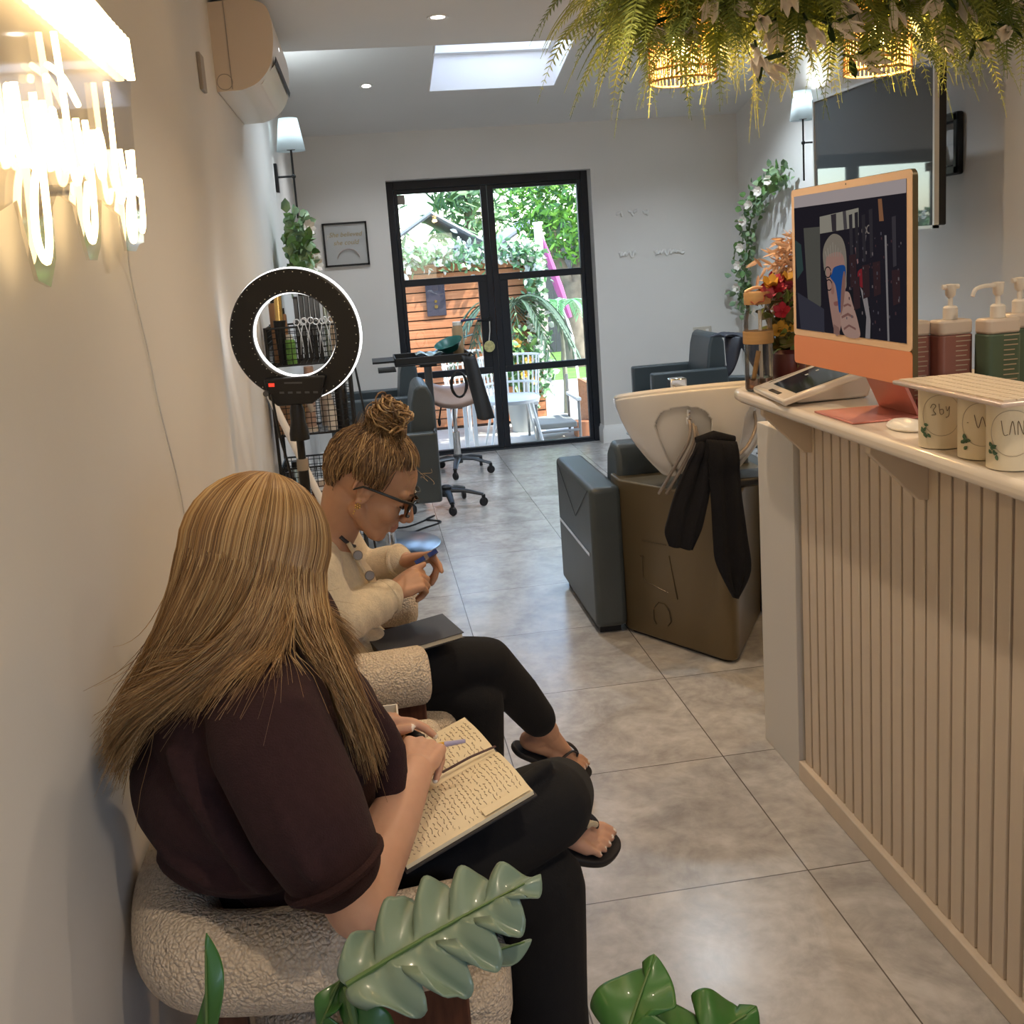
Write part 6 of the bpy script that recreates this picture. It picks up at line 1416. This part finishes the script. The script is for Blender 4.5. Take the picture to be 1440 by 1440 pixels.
strips.append(([lock(math.radians(236+36*i/31), .0015, .0035, (0,0,0), 0, 0, 15, True)[:21-(i*5)%3] if False else lock(math.radians(236+36*i/31), .0015, .0035, (0,0,0), 0, 0, 15, True)[:20] for i in range(32)], .2, .31))
hbase = obj('long_hair', sheet_mesh('long_hair', strips, streak_mat('blonde_streaks',(.13,.065,.024),(.28,.155,.060),(.49,.305,.125))), None, P1, label='long straight blonde hair')
core = MB(); core.ell(T(H1,(-.012,0,.032)), (.099*HS,.079*HS,.090*HS), H1.to_3x3().normalized(), 28, mi=0)
obj('hair_underlayer', core, HAIR[3], hbase)
paths = []
for i in range(4600):
    md = rr.random() < .20; d = rr.uniform(236,272) if md else rr.uniform(62,312); shade = rr.random(); m = 1 if shade < .28 else (0 if shade < .58 else (3 if shade < .84 else 2))
    zs = .014 if md else .024; je = (rr.gauss(0,.022 if md else .009), rr.gauss(0,.009), rr.gauss(-.004,zs)); stray = rr.random() < .02
    p = lock(math.radians(d), rr.uniform(.004,.0115), rr.uniform(.005,.0105), tuple(q*(2.2 if stray else 1) for q in je), rr.uniform(0,.0022)*(2 if stray else 1), rr.uniform(0,6), 13, md)
    paths.append((p, m, rr.uniform(.00055,.00115)))
hb = MB(); strands(hb, paths, n=3); obj('hair_strands', hb, HAIR, hbase, ang=None)
obj('eyebrow', MB().tube([T(H1,p) for p in ((.090,-.012,.028),(.085,-.030,.034),(.072,-.046,.028))], .0022, 6), HAIR[2], P1); obj('eyebrow', MB().tube([T(H1,p) for p in ((.090,.012,.028),(.085,.030,.034),(.072,.046,.028))], .0022, 6), HAIR[2], P1)

# ---- notebook, pens ---------------------------------------------------------
def NB(u, v, h=0): # u along the spine away from the writer, v across (near page negative)
    o = Vector((-.045,1.455,.655)); U = Vector((.193,.070,.046)); V = Vector((-.036,.152,-.006)); n = U.cross(V).normalized()
    return o+U*u+V*v+n*h
t = thing('notebook', 'open notebook with handwritten cream pages on the plum-topped woman\'s lap', 'notebook', tuple(NB(.5,0)))
def slab_nb(v0, v1, h0, h1, bulge, u0=0, u1=1):
    b = MB(); n = 14; vs = []
    for j in range(n):
        q = j/(n-1); v = v0+(v1-v0)*q; bl = bulge*math.sin(PI*min(1,abs(v)*1.15))**.7 - .5*bulge*max(0,1-abs(v)*9)
        for u in (u0, u1): vs += [NB(u,v,h0), NB(u,v,h1+bl)]
    fs = []
    for j in range(n-1):
        a = j*4; c = a+4; fs += [(a,c,c+2,a+2),(a+1,a+3,c+3,c+1),(a,a+1,c+1,c),(a+2,c+2,c+3,a+3)]
    fs += [(0,2,3,1),(4*(n-1),4*(n-1)+1,4*(n-1)+3,4*(n-1)+2)]
    return b.add(vs, fs)
HB = .020
obj('cover', slab_nb(-1.03,1.03,HB-.003,HB-.0005,0,-.015,1.015), M['darkbook'], t)
r = random.Random(4)
for side in (-1,1):
    pb_ = obj('page_block', slab_nb(-1,-.004,HB,HB+.006,.007) if side < 0 else slab_nb(.004,1,HB,HB+.004,.006), M['paper'], t, ang=60); wl = MB()
    for k in range(27):
        u = .05+.91*k/26; v = .10
        while v < .90:
            w_ = r.uniform(.02,.10); e = min(.93, v+w_); bl = lambda q: (HB+.0063+.007*math.sin(PI*min(1,q*1.15))**.7 if side < 0 else HB+.0043+.006*math.sin(PI*min(1,q*1.15))**.7)
            if r.random() < .86: wl.tube([NB(u+r.uniform(-.008,.008), side*q, bl(q)) for q in np.linspace(v,e,4)], .00075, 3, cap=False)
            v = e+r.uniform(.015,.03)
    obj('handwriting', wl, M['ink'], pb_, ang=None)
obj('curled_page', slab_nb(-.99,-.86,HB+.0088,HB+.0090,.002,.62,.99) , M['paper'], t, ang=60)
obj('ribbon', MB().tube([NB(1.01,.0,HB+.012), NB(.80,-.02,HB+.019), NB(.55,.0,HB+.018)], .0032, 6, flat=.3), mat('dark_ribbon',(.06,.03,.03),.6), t)
t = thing('pen', 'yellow ballpoint pen in the writing hand over the notebook', 'pen', (.02,1.5,.77))
pa, pb = Vector((-.032,1.500,.756)), Vector((.092,1.478,.772))
obj('barrel', MB().tube([pa.lerp(pb,.12),pa.lerp(pb,.74)], .0042, 12), M['yellowpen'], t); obj('tip', MB().tube([pa,pa.lerp(pb,.115)], [.0012,.0042], 12), M['steel'], t); obj('pale_end', MB().tube([pa.lerp(pb,.745),pa.lerp(pb,1.0)], [.0044,.003], 12), M['lavender'], t)
single('black_marker', MB().tube([(-.02,1.585,.768),(.028,1.545,.752)], [.006,.0075], 12), M['black'], 'short black marker held in the left hand above the notebook', 'pen')

# ---- woman with a bun ---------------------------------------------------------
S2 = 1.10
H2 = Matrix.Translation((-.022,2.395,1.0)) @ Euler((0,0,math.radians(-4))).to_matrix().to_4x4() @ Euler((math.radians(3),math.radians(35),0)).to_matrix().to_4x4() @ Matrix.Scale(S2,4)
b = MB(); head_prims(b, H2, S2)
b.chain([T(H2,(-.035,0,-.045)), (-.105,2.42,.905), (-.15,2.43,.85)], [.056,.052,.062], 20)
b.chain([(-.16,2.43,.84),(-.18,2.44,.70),(-.15,2.45,.55)], [.085,.10,.10])
b.chain([(-.16,2.37,.835),(-.165,2.28,.815)], [.05,.05]); b.chain([(-.14,2.50,.84),(-.12,2.585,.82)], [.05,.05])
b.chain([(-.165,2.28,.815),(-.120,2.255,.716),(-.04,2.31,.725),(.004,2.345,.742)], [.042,.036,.032,.025], 16)
b.chain([(-.12,2.585,.82),(-.075,2.62,.715),(.0,2.565,.750),(.040,2.525,.765)], [.042,.036,.031,.025], 16)
b.chain([(-.19,2.39,.535),(.225,2.44,.500),(.388,2.60,.215)], [.075,.050,.034]); b.chain([(-.19,2.52,.52),(.19,2.395,.415),(.175,2.365,.09)], [.07,.048,.033])
t2R = hand(b, (.004,2.345,.742), (.80,.34,.22), (-.05,-.62,.75), 'R', [(.75,.75,.35),(.9,.95,.45),(1.05,1.05,.5),(1.1,1.1,.5)], [(.85,.30,-.10),(.92,.02,.10),(.95,-.10,.12)], .92)
t2L = hand(b, (.040,2.525,.765), (.80,-.50,.18), (.10,.45,.88), 'L', [(.35,.55,.3),(.85,.95,.4),(1.0,1.0,.5),(1.05,1.0,.5)], [(.85,.25,.05),(.95,.0,.10),(.95,-.1,.1)], .92)
f2, R2, n2 = foot_prims(b, (.390,2.602,.212), (.86,.03,-.50), (.45,-.22,.86), 'R', .97); f2l, R2l, n2l = foot_prims(b, (.175,2.365,.100), (1,.05,0), (0,0,1), 'L', .97)
me = fused(b, .0036, 3); me.materials.append(M['skin2']); me.materials.append(M['lip']); me.materials.append(M['nail'])
paint(me, [(1,[(T(H2,(.097,y,-.060)),.0118*S2) for y in (-.013,-.004,.004,.013)]),(2,[(p,r_*.6) for p,r_ in n2])])
P2 = person(me, 'person with a high hair bun, glasses and cream cardigan, holding a small blue gadget')
# cardigan
CG = MB()
for c, r_ in (((-.145,2.460,.565),(.138,.160,.085)),((-.170,2.448,.68),(.125,.160,.13)),((-.180,2.435,.785),(.118,.175,.095)),((-.115,2.44,.73),(.085,.13,.09))): CG.ell(c, r_, n=26)
CG.cap((-.165,2.38,.835), (-.168,2.282,.818), .060, .066); CG.cap((-.15,2.49,.84), (-.125,2.585,.822), .060, .064); CG.cap((-.165,2.40,.845), (-.155,2.46,.85), .062, .06)
CG.chain([(-.168,2.28,.815),(-.122,2.254,.716),(-.06,2.297,.728),(-.012,2.334,.738)], [.062,.055,.049,.043], 20)
CG.chain([(-.125,2.585,.82),(-.077,2.622,.715),(.0,2.567,.750),(.024,2.540,.760)], [.062,.054,.047,.042], 20)
for a in (.25,.45,.62,.78,.9):
    p = Vector((-.122,2.254,.716)).lerp(Vector((-.012,2.334,.735)), a); d = Vector((.115,.084,.043)).normalized(); u = d.orthogonal().normalized(); w_ = d.cross(u); R_ = .054-.011*a
    CG.tube([p+(u*math.cos(q)+w_*math.sin(q)*1.0+d*.25*math.sin(q+a*9))*R_ for q in np.linspace(0,2*PI,25)[:-1]], .006, 6, closed=True)
CG.ell((-.045,2.40,.600), (.045,.06,.035), (0,.4,0))
sm = fused(CG, .0055, 5); sm.materials.append(M['cream']); cg = obj('cardigan', sm, None, P2)
cuff((-.008,2.337,.737), (.115,.084,.043), .0385, .0075, M['cream'], P2); cuff((.028,2.536,.762), (.05,-.05,.02), .038, .0075, M['cream'], P2)
button_m = mat('taupe_button',(.22,.19,.17),.35)
# placket with buttons and a dark camisole edge at the neck
pl_ = spline([(-.088,2.372,.868),(-.066,2.365,.815),(-.040,2.352,.755),(-.045,2.345,.69)], 6)
obj('placket', MB().tube(pl_, .011, 8, flat=.5), M['cream'], cg)
for p in (pl_[4], pl_[9], pl_[14]): obj('button', MB().lathe([(1e-4,-.003),(.011,-.003),(.012,0),(.010,.003),(1e-4,.003)], tuple(Vector(p)+Vector((.006,-.012,.004))), 18, rot=(PI/2.3,.5,0)), button_m, cg)
obj('camisole_edge', MB().tube(spline([(-.105,2.37,.885),(-.085,2.375,.862),(-.075,2.40,.85)],6), .0045, 6), M['darkbook'], cg)
TR = MB(); TR.ell((-.145,2.460,.535), (.138,.158,.08), n=26)
TR.chain([(-.18,2.385,.540),(.02,2.41,.525),(.222,2.438,.500)], [.090,.080,.067], 22); TR.chain([(.222,2.438,.500),(.305,2.52,.37),(.362,2.575,.268)], [.067,.058,.050], 20)
TR.chain([(-.18,2.525,.52),(.0,2.46,.46),(.19,2.395,.415)], [.085,.075,.064], 22); TR.chain([(.19,2.395,.415),(.178,2.367,.24),(.175,2.365,.07)], [.064,.060,.064], 20)
sm = fused(TR, .006, 5); sm.materials.append(M['blackcloth']); obj('trousers', sm, None, P2)
flipflop(f2, R2, 'R', P2, s=.97); flipflop(f2l, R2l, 'L', P2, s=.97)
# hair drawn up to a bun
rr = random.Random(23); paths = []
bunL = Vector((-.040,0,.148)); c = Vector((-.012,0,.030))
hl = []
for k in range(2700):
    a = rr.uniform(-PI, PI); # azimuth: 0 = forehead
    ca = math.cos(a)
    zq = .055+.032*ca if ca > 0 else .055-.125*(-ca)**1.3      # hairline height
    if abs(abs(a)-1.55) < .35: zq = .035-.02
    zq += rr.uniform(-.004,.03) if rr.random() < .75 else rr.uniform(.0,.06)
    nrm = max(.12, 1-((zq-.030)/.094)**2)**.5
    p0 = Vector((c.x+.0975*nrm*math.cos(a)*1.0, .077*nrm*math.sin(a), zq))
    if a and ca < -.2 and zq < .0: p0.x = max(p0.x, -.088)
    lay = rr.uniform(.001,.008)
    pts = []; bl = bunL+Vector((rr.gauss(0,.018),rr.gauss(0,.018),-.022))
    for j in range(10):
        q = j/9; p = p0.lerp(bl, q); d = p-c; e = Vector((d.x/.101,d.y/.080,d.z/.093)); l = e.length
        if l < 1.0 or q < .8: p = c+d*((1.0+lay/.09*math.sin(PI*min(1,q*1.1+.1)))/max(l,.05)*(1-q**6)+q**6)
        pts.append(T(H2,p)+Vector((0,0,.002*math.sin(k+q*3))))
    s_ = rr.random(); front = ca > .35
    m = (2 if s_ < (.45 if front else .35) else (3 if s_ < .62 else (0 if s_ < .85 else 1)))
    paths.append((pts, m, rr.uniform(.0006,.0013)))
hb = MB(); strands(hb, paths, n=4)
cap_ = MB(); cap_.ell(T(H2,(-.016,0,.036)), (.0985*S2,.0775*S2,.089*S2), H2.to_3x3().normalized(), 32)
Hi = H2.inverted()
vi = [Hi @ Vector(v) for v in cap_.v]
def in_hair(p):
    a = math.atan2(p.y, p.x+.012); ca = math.cos(a); z_ = .058+.030*ca if ca > 0 else .058-.12*(-ca)**1.3
    return p.z > z_-.004
cap_.f = [f for f in cap_.f if all(in_hair(vi[i]) for i in f)]
hb.add(cap_.v, cap_.f, 2)
hr = obj('hair', hb, HAIR2, P2, ang=None, label='dark blonde hair pulled up')
bn = MB(); BC = T(H2, bunL)
RB = H2.to_3x3().normalized()
for k in range(210):
    ax = Vector((rr.gauss(0,.35),rr.gauss(0,.35),1)).normalized(); u = ax.orthogonal().normalized(); w_ = ax.cross(u); R_ = rr.uniform(.018,.044); off = Vector((rr.gauss(0,.007),rr.gauss(0,.008),rr.uniform(-.020,.026))); a0 = rr.uniform(0,2*PI); ln = rr.uniform(2.2,5.2)
    R_ *= (1-.35*abs(off.z)/.03); pts = [BC+RB@(off+(u*math.cos(a0+ln*j/15)*1.08+w_*math.sin(a0+ln*j/15))*(R_*(1+.12*math.sin(j*.7+k)))+ax*.006*math.sin(j*.9+k)) for j in range(16)]
    bn.tube(pts, [rr.uniform(.0016,.0034)*math.sin(PI*(.12+.76*j/15)) for j in range(16)], 5, mi=rr.choice((0,0,1,3,3,2)))
bn.ell(BC, (.033,.034,.026), RB, 16, mi=3)
# loose rolled lock in front of the bun
for k in range(34):
    y_ = rr.gauss(0,.022); pts = [T(H2,(-.02+.030*q+.006*math.sin(k), y_*(1-.4*q)+.02*math.sin(q*3+k*.2), .128-.010*q+.022*math.sin(PI*q)+rr.gauss(0,.001))) for q in np.linspace(0,1.7,12)]
    bn.tube(pts, [rr.uniform(.0014,.0024)]*12, 5, mi=rr.choice((0,1,3)))
obj('hair_bun', bn, HAIR2, hr, ang=None, label='loose bun on top of the head')
fw_ = MB()
for k in range(10):
    a = rr.uniform(-1.2,1.2); p = Vector((-.012+.100*math.cos(a),.078*math.sin(a),.075)); d = Vector((rr.gauss(.3,.4),rr.gauss(0,.5),rr.gauss(.3,.4))).normalized()
    pts = [T(H2,p+d*.035*q+Vector((.012*math.sin(q*3+k),.010*math.cos(q*4+k),-.01*q*q))) for q in np.linspace(0,1,7)]; fw_.tube(pts, .00045, 3, cap=False, mi=1)
obj('flyaway_strands', fw_, HAIR2, hr, ang=None)
# face details
for s_ in (-1,1):
    obj('eyebrow', MB().tube([T(H2,p) for p in ((.093,s_*.012,.024),(.088,s_*.030,.031),(.072,s_*.048,.026))], [.0016*S2,.0026*S2,.0012*S2], 6), HAIR2[2], P2)
    obj('eyelashes', MB().tube([T(H2,p) for p in ((.084,s_*.020,-.004),(.085,s_*.031,-.007),(.076,s_*.043,-.003))], .0018, 6), M['black'], P2)
gl_ = thing('eyeglasses_tmp', None, None) if False else None
fr = MB()
for s_ in (-1,1):
    loop = [(.103-.010*abs(y)/.03 if True else 0, s_*(.034+y), z+.010) for y,z in ((-.024,.016),(.0,.019),(.026,.018),(.029,.0),(.022,-.020),(.0,-.024),(-.020,-.019),(-.026,-.002))]
    lp = spline([T(H2,p) for p in loop], 4, True); fr.tube(lp, [.0021*S2]*len(lp), 6, closed=True)
    fr.tube([T(H2,p) for p in ((.095,s_*.063,.022),(.070,s_*.078,.020),(.02,s_*.083,.014),(-.015,s_*.083,.008),(-.030,s_*.080,-.008))], [.0034,.0036,.003,.0026,.0022], 6)
fr.tube([T(H2,p) for p in ((.1055,-.010,.016),(.1075,0,.018),(.1055,.010,.016))], .0024, 6)
eg = obj('eyeglasses', fr, M['black'], P2, label='black framed glasses')
for s_ in (-1,1):
    loop = [(.1025-.010*abs(y)/.03, s_*(.034+y), z+.010) for y,z in ((-.024,.016),(.0,.019),(.026,.018),(.029,.0),(.022,-.020),(.0,-.024),(-.020,-.019),(-.026,-.002))]
    lp = [T(H2,p) for p in loop]; c_ = sum(lp, Vector())/len(lp); obj('lens', MB().add(lp+[c_], [(i,(i+1)%8,8) for i in range(8)]), M['lens'], eg, ang=None)
er = MB(); q0 = T(H2,(-.004,-.082,-.034))
for k in range(7): er.ell(q0+RB@Vector((.0055*math.cos(2*PI*k/6),-.002,.0055*math.sin(2*PI*k/6)) if k < 6 else (0,-.003,0)), .0026, n=8)
er.ell(q0+RB@Vector((-.001,-.001,-.014)), .0028, n=8); er.ell(q0+RB@Vector((.0,-.002,-.020)), .0022, n=8); er.ell(T(H2,(-.004,-.081,-.022)), .002, n=8)
obj('earring', er, M['gold'], P2)
# gadget held in both hands, notebook on the lap
t = thing('nail_gadget', 'small dark blue gadget held up in the bun-haired woman\'s hands', 'gadget', (.09,2.43,.79))
ga, gb_ = Vector((.066,2.425,.784)), Vector((.122,2.432,.808))
obj('blue_body', MB().tube([ga,gb_], .0125, 4, flat=.55), M['blueplastic'], t, bevel=.001); obj('silver_band', MB().tube([ga.lerp(gb_,.42),ga.lerp(gb_,.58)], .0132, 4, flat=.56), M['steel'], t)
t = thing('closed_notebook', 'closed dark notebook on the bun-haired woman\'s lap', 'notebook', (.04,2.37,.6))
NM = Matrix.Translation((.045,2.365,.612)) @ Euler((math.radians(4),math.radians(-3),math.radians(18))).to_matrix().to_4x4()
def nt_(mb): mb.v = [tuple(NM @ Vector(p)) for p in mb.v]; return mb
obj('page_block', nt_(MB().bx(-.098,.100,-.062,.062,.0015,.0135)), M['paper'], t); obj('cover', nt_(MB().bx(-.102,.104,-.066,.066,-.0005,.0014).bx(-.102,.104,-.066,.066,.0136,.0155).bx(-.102,-.099,-.066,.066,.0014,.0136)), M['darkbook'], t, bevel=.0006)

# ------------------------------------------------------------------ monstera in the foreground
t = thing('potted_monstera', 'potted monstera with large split leaves beside the nearer armchair', 'plant', (.08,.86,0))
obj('pot', MB().lathe([(1e-4,0),(.115,0),(.15,.27),(.158,.29),(.146,.29),(.138,.25),(1e-4,.25)], (.08,.86,0.001), 36), mat('clay_grey_pot',(.30,.28,.26),.7), t)
def monstera(base, tip, up, W_, m, cuts=4, droop=.18, seedv=0, fold=.25, nm='leaf'):
    base, tip = Vector(base), Vector(tip); X = tip-base; L = X.length; X.normalize(); U = Vector(up); U = (U-X*U.dot(X)).normalized(); Y = U.cross(X)
    rr = random.Random(seedv); nu, nv = 64, 15; vs = []; fs = []
    def half(q): # outline half width along the midrib
        return W_*(math.sin(PI*min(1,(q+.06)/1.06)**.72))**.75
    for s in (-1,1):
        o = len(vs)
        for i in range(nu):
            q = i/(nu-1); hw = half(q)
            # slits cut between lobes
            ph = (q*cuts+.15*s) % 1.0; slit = 1-.62*math.exp(-((min(ph,1-ph))/.095)**2) if .10 < q < .93 else 1
            for j in range(nv):
                v = j/(nv-1); w_ = hw*v*(slit if v > .0 else 1); sweep = .32*v*v*L*.42*(1-q*.35)
                x = q*L*.88+sweep-(.10*L*(1-q)**4*v if q < .3 else 0)
                z = -droop*L*(q**2)*.6 - fold*w_*w_/max(W_,1e-3)*1.4 + .012*math.sin(q*cuts*2*PI)*v + .02*L*v*(1-v)*4*.5
                vs.append(base+X*x+Y*(s*w_)+U*z)
        for i in range(nu-1):
            for j in range(nv-1):
                a = o+i*nv+j; f = (a, a+1, a+nv+1, a+nv); fs.append(f if s > 0 else f[::-1])
    b = MB().add(vs, fs); o = obj(nm, b, m, t, solid=.0016, ang=None)
    mid = [base+X*(i/11*L*.88)+U*(-droop*L*(i/11)**2*.6+.002) for i in range(12)]
    obj('midrib', MB().tube(mid, [.0032*(1-.7*i/11) for i in range(12)], 6), M['stem'], o)
    return o
def stalk(a, b_, c): obj('stem', MB().tube(bez(a, b_, c, 14), [.0065-.002*i/13 for i in range(14)], 8), M['stem'], t)
root = (.06,.86,.25)
monstera((-.080,.93,.798),(.135,.99,.862),(-.05,-.25,.95),.070,M['monstera'],5,.10,1,.10); stalk(root,(-.05,.86,.5),(-.080,.93,.798))
monstera((.02,.93,.795),(.118,.97,.800),(.05,-.35,.94),.018,M['monstera'],1,.25,5,.2)
monstera((.155,.84,.680),(.235,.95,.780),(-.5,-.6,.6),.056,M['monstera2'],2,.25,2,.2); stalk(root,(.12,.82,.5),(.165,.84,.680))
monstera((.185,.85,.686),(.355,.93,.722),(-.12,-.45,.88),.066,M['monstera2'],3,.35,3,.25); stalk(root,(.16,.80,.5),(.20,.84,.672))
monstera((-.10,.88,.72),(-.055,.98,.815),(-.6,-.6,.5),.035,M['monstera2'],2,.1,4,.3); stalk(root,(-.06,.84,.5),(-.10,.88,.72))
monstera((-.135,.93,.70),(-.085,.96,.80),(-.7,-.6,.4),.022,M['monstera2'],2,.1,6,.3); stalk(root,(-.1,.86,.5),(-.135,.93,.70))
monstera((-.245,1.00,.62),(-.235,1.06,.80),(-.6,-.7,.2),.016,M['monstera2'],1,.0,7,.2); stalk(root,(-.2,.88,.40),(-.245,1.00,.62))
monstera((.085,.83,.66),(.125,.88,.745),(-.3,-.8,.5),.03,M['monstera2'],2,.2,8,.2); stalk(root,(.08,.83,.5),(.085,.83,.66))

# ------------------------------------------------------------------ render settings
SC.view_settings.view_transform = 'Standard'; SC.view_settings.look = 'None'; SC.view_settings.gamma = 1; SC.view_settings.use_curve_mapping = False
SC.view_settings.exposure = 0.10
cy_ = SC.cycles; cy_.use_denoising = True; cy_.max_bounces = 9; cy_.diffuse_bounces = 5; cy_.glossy_bounces = 4; cy_.transmission_bounces = 6; cy_.transparent_max_bounces = 14
cy_.caustics_reflective = False; cy_.caustics_refractive = False; cy_.sample_clamp_indirect = 6
bpy.context.view_layer.update()
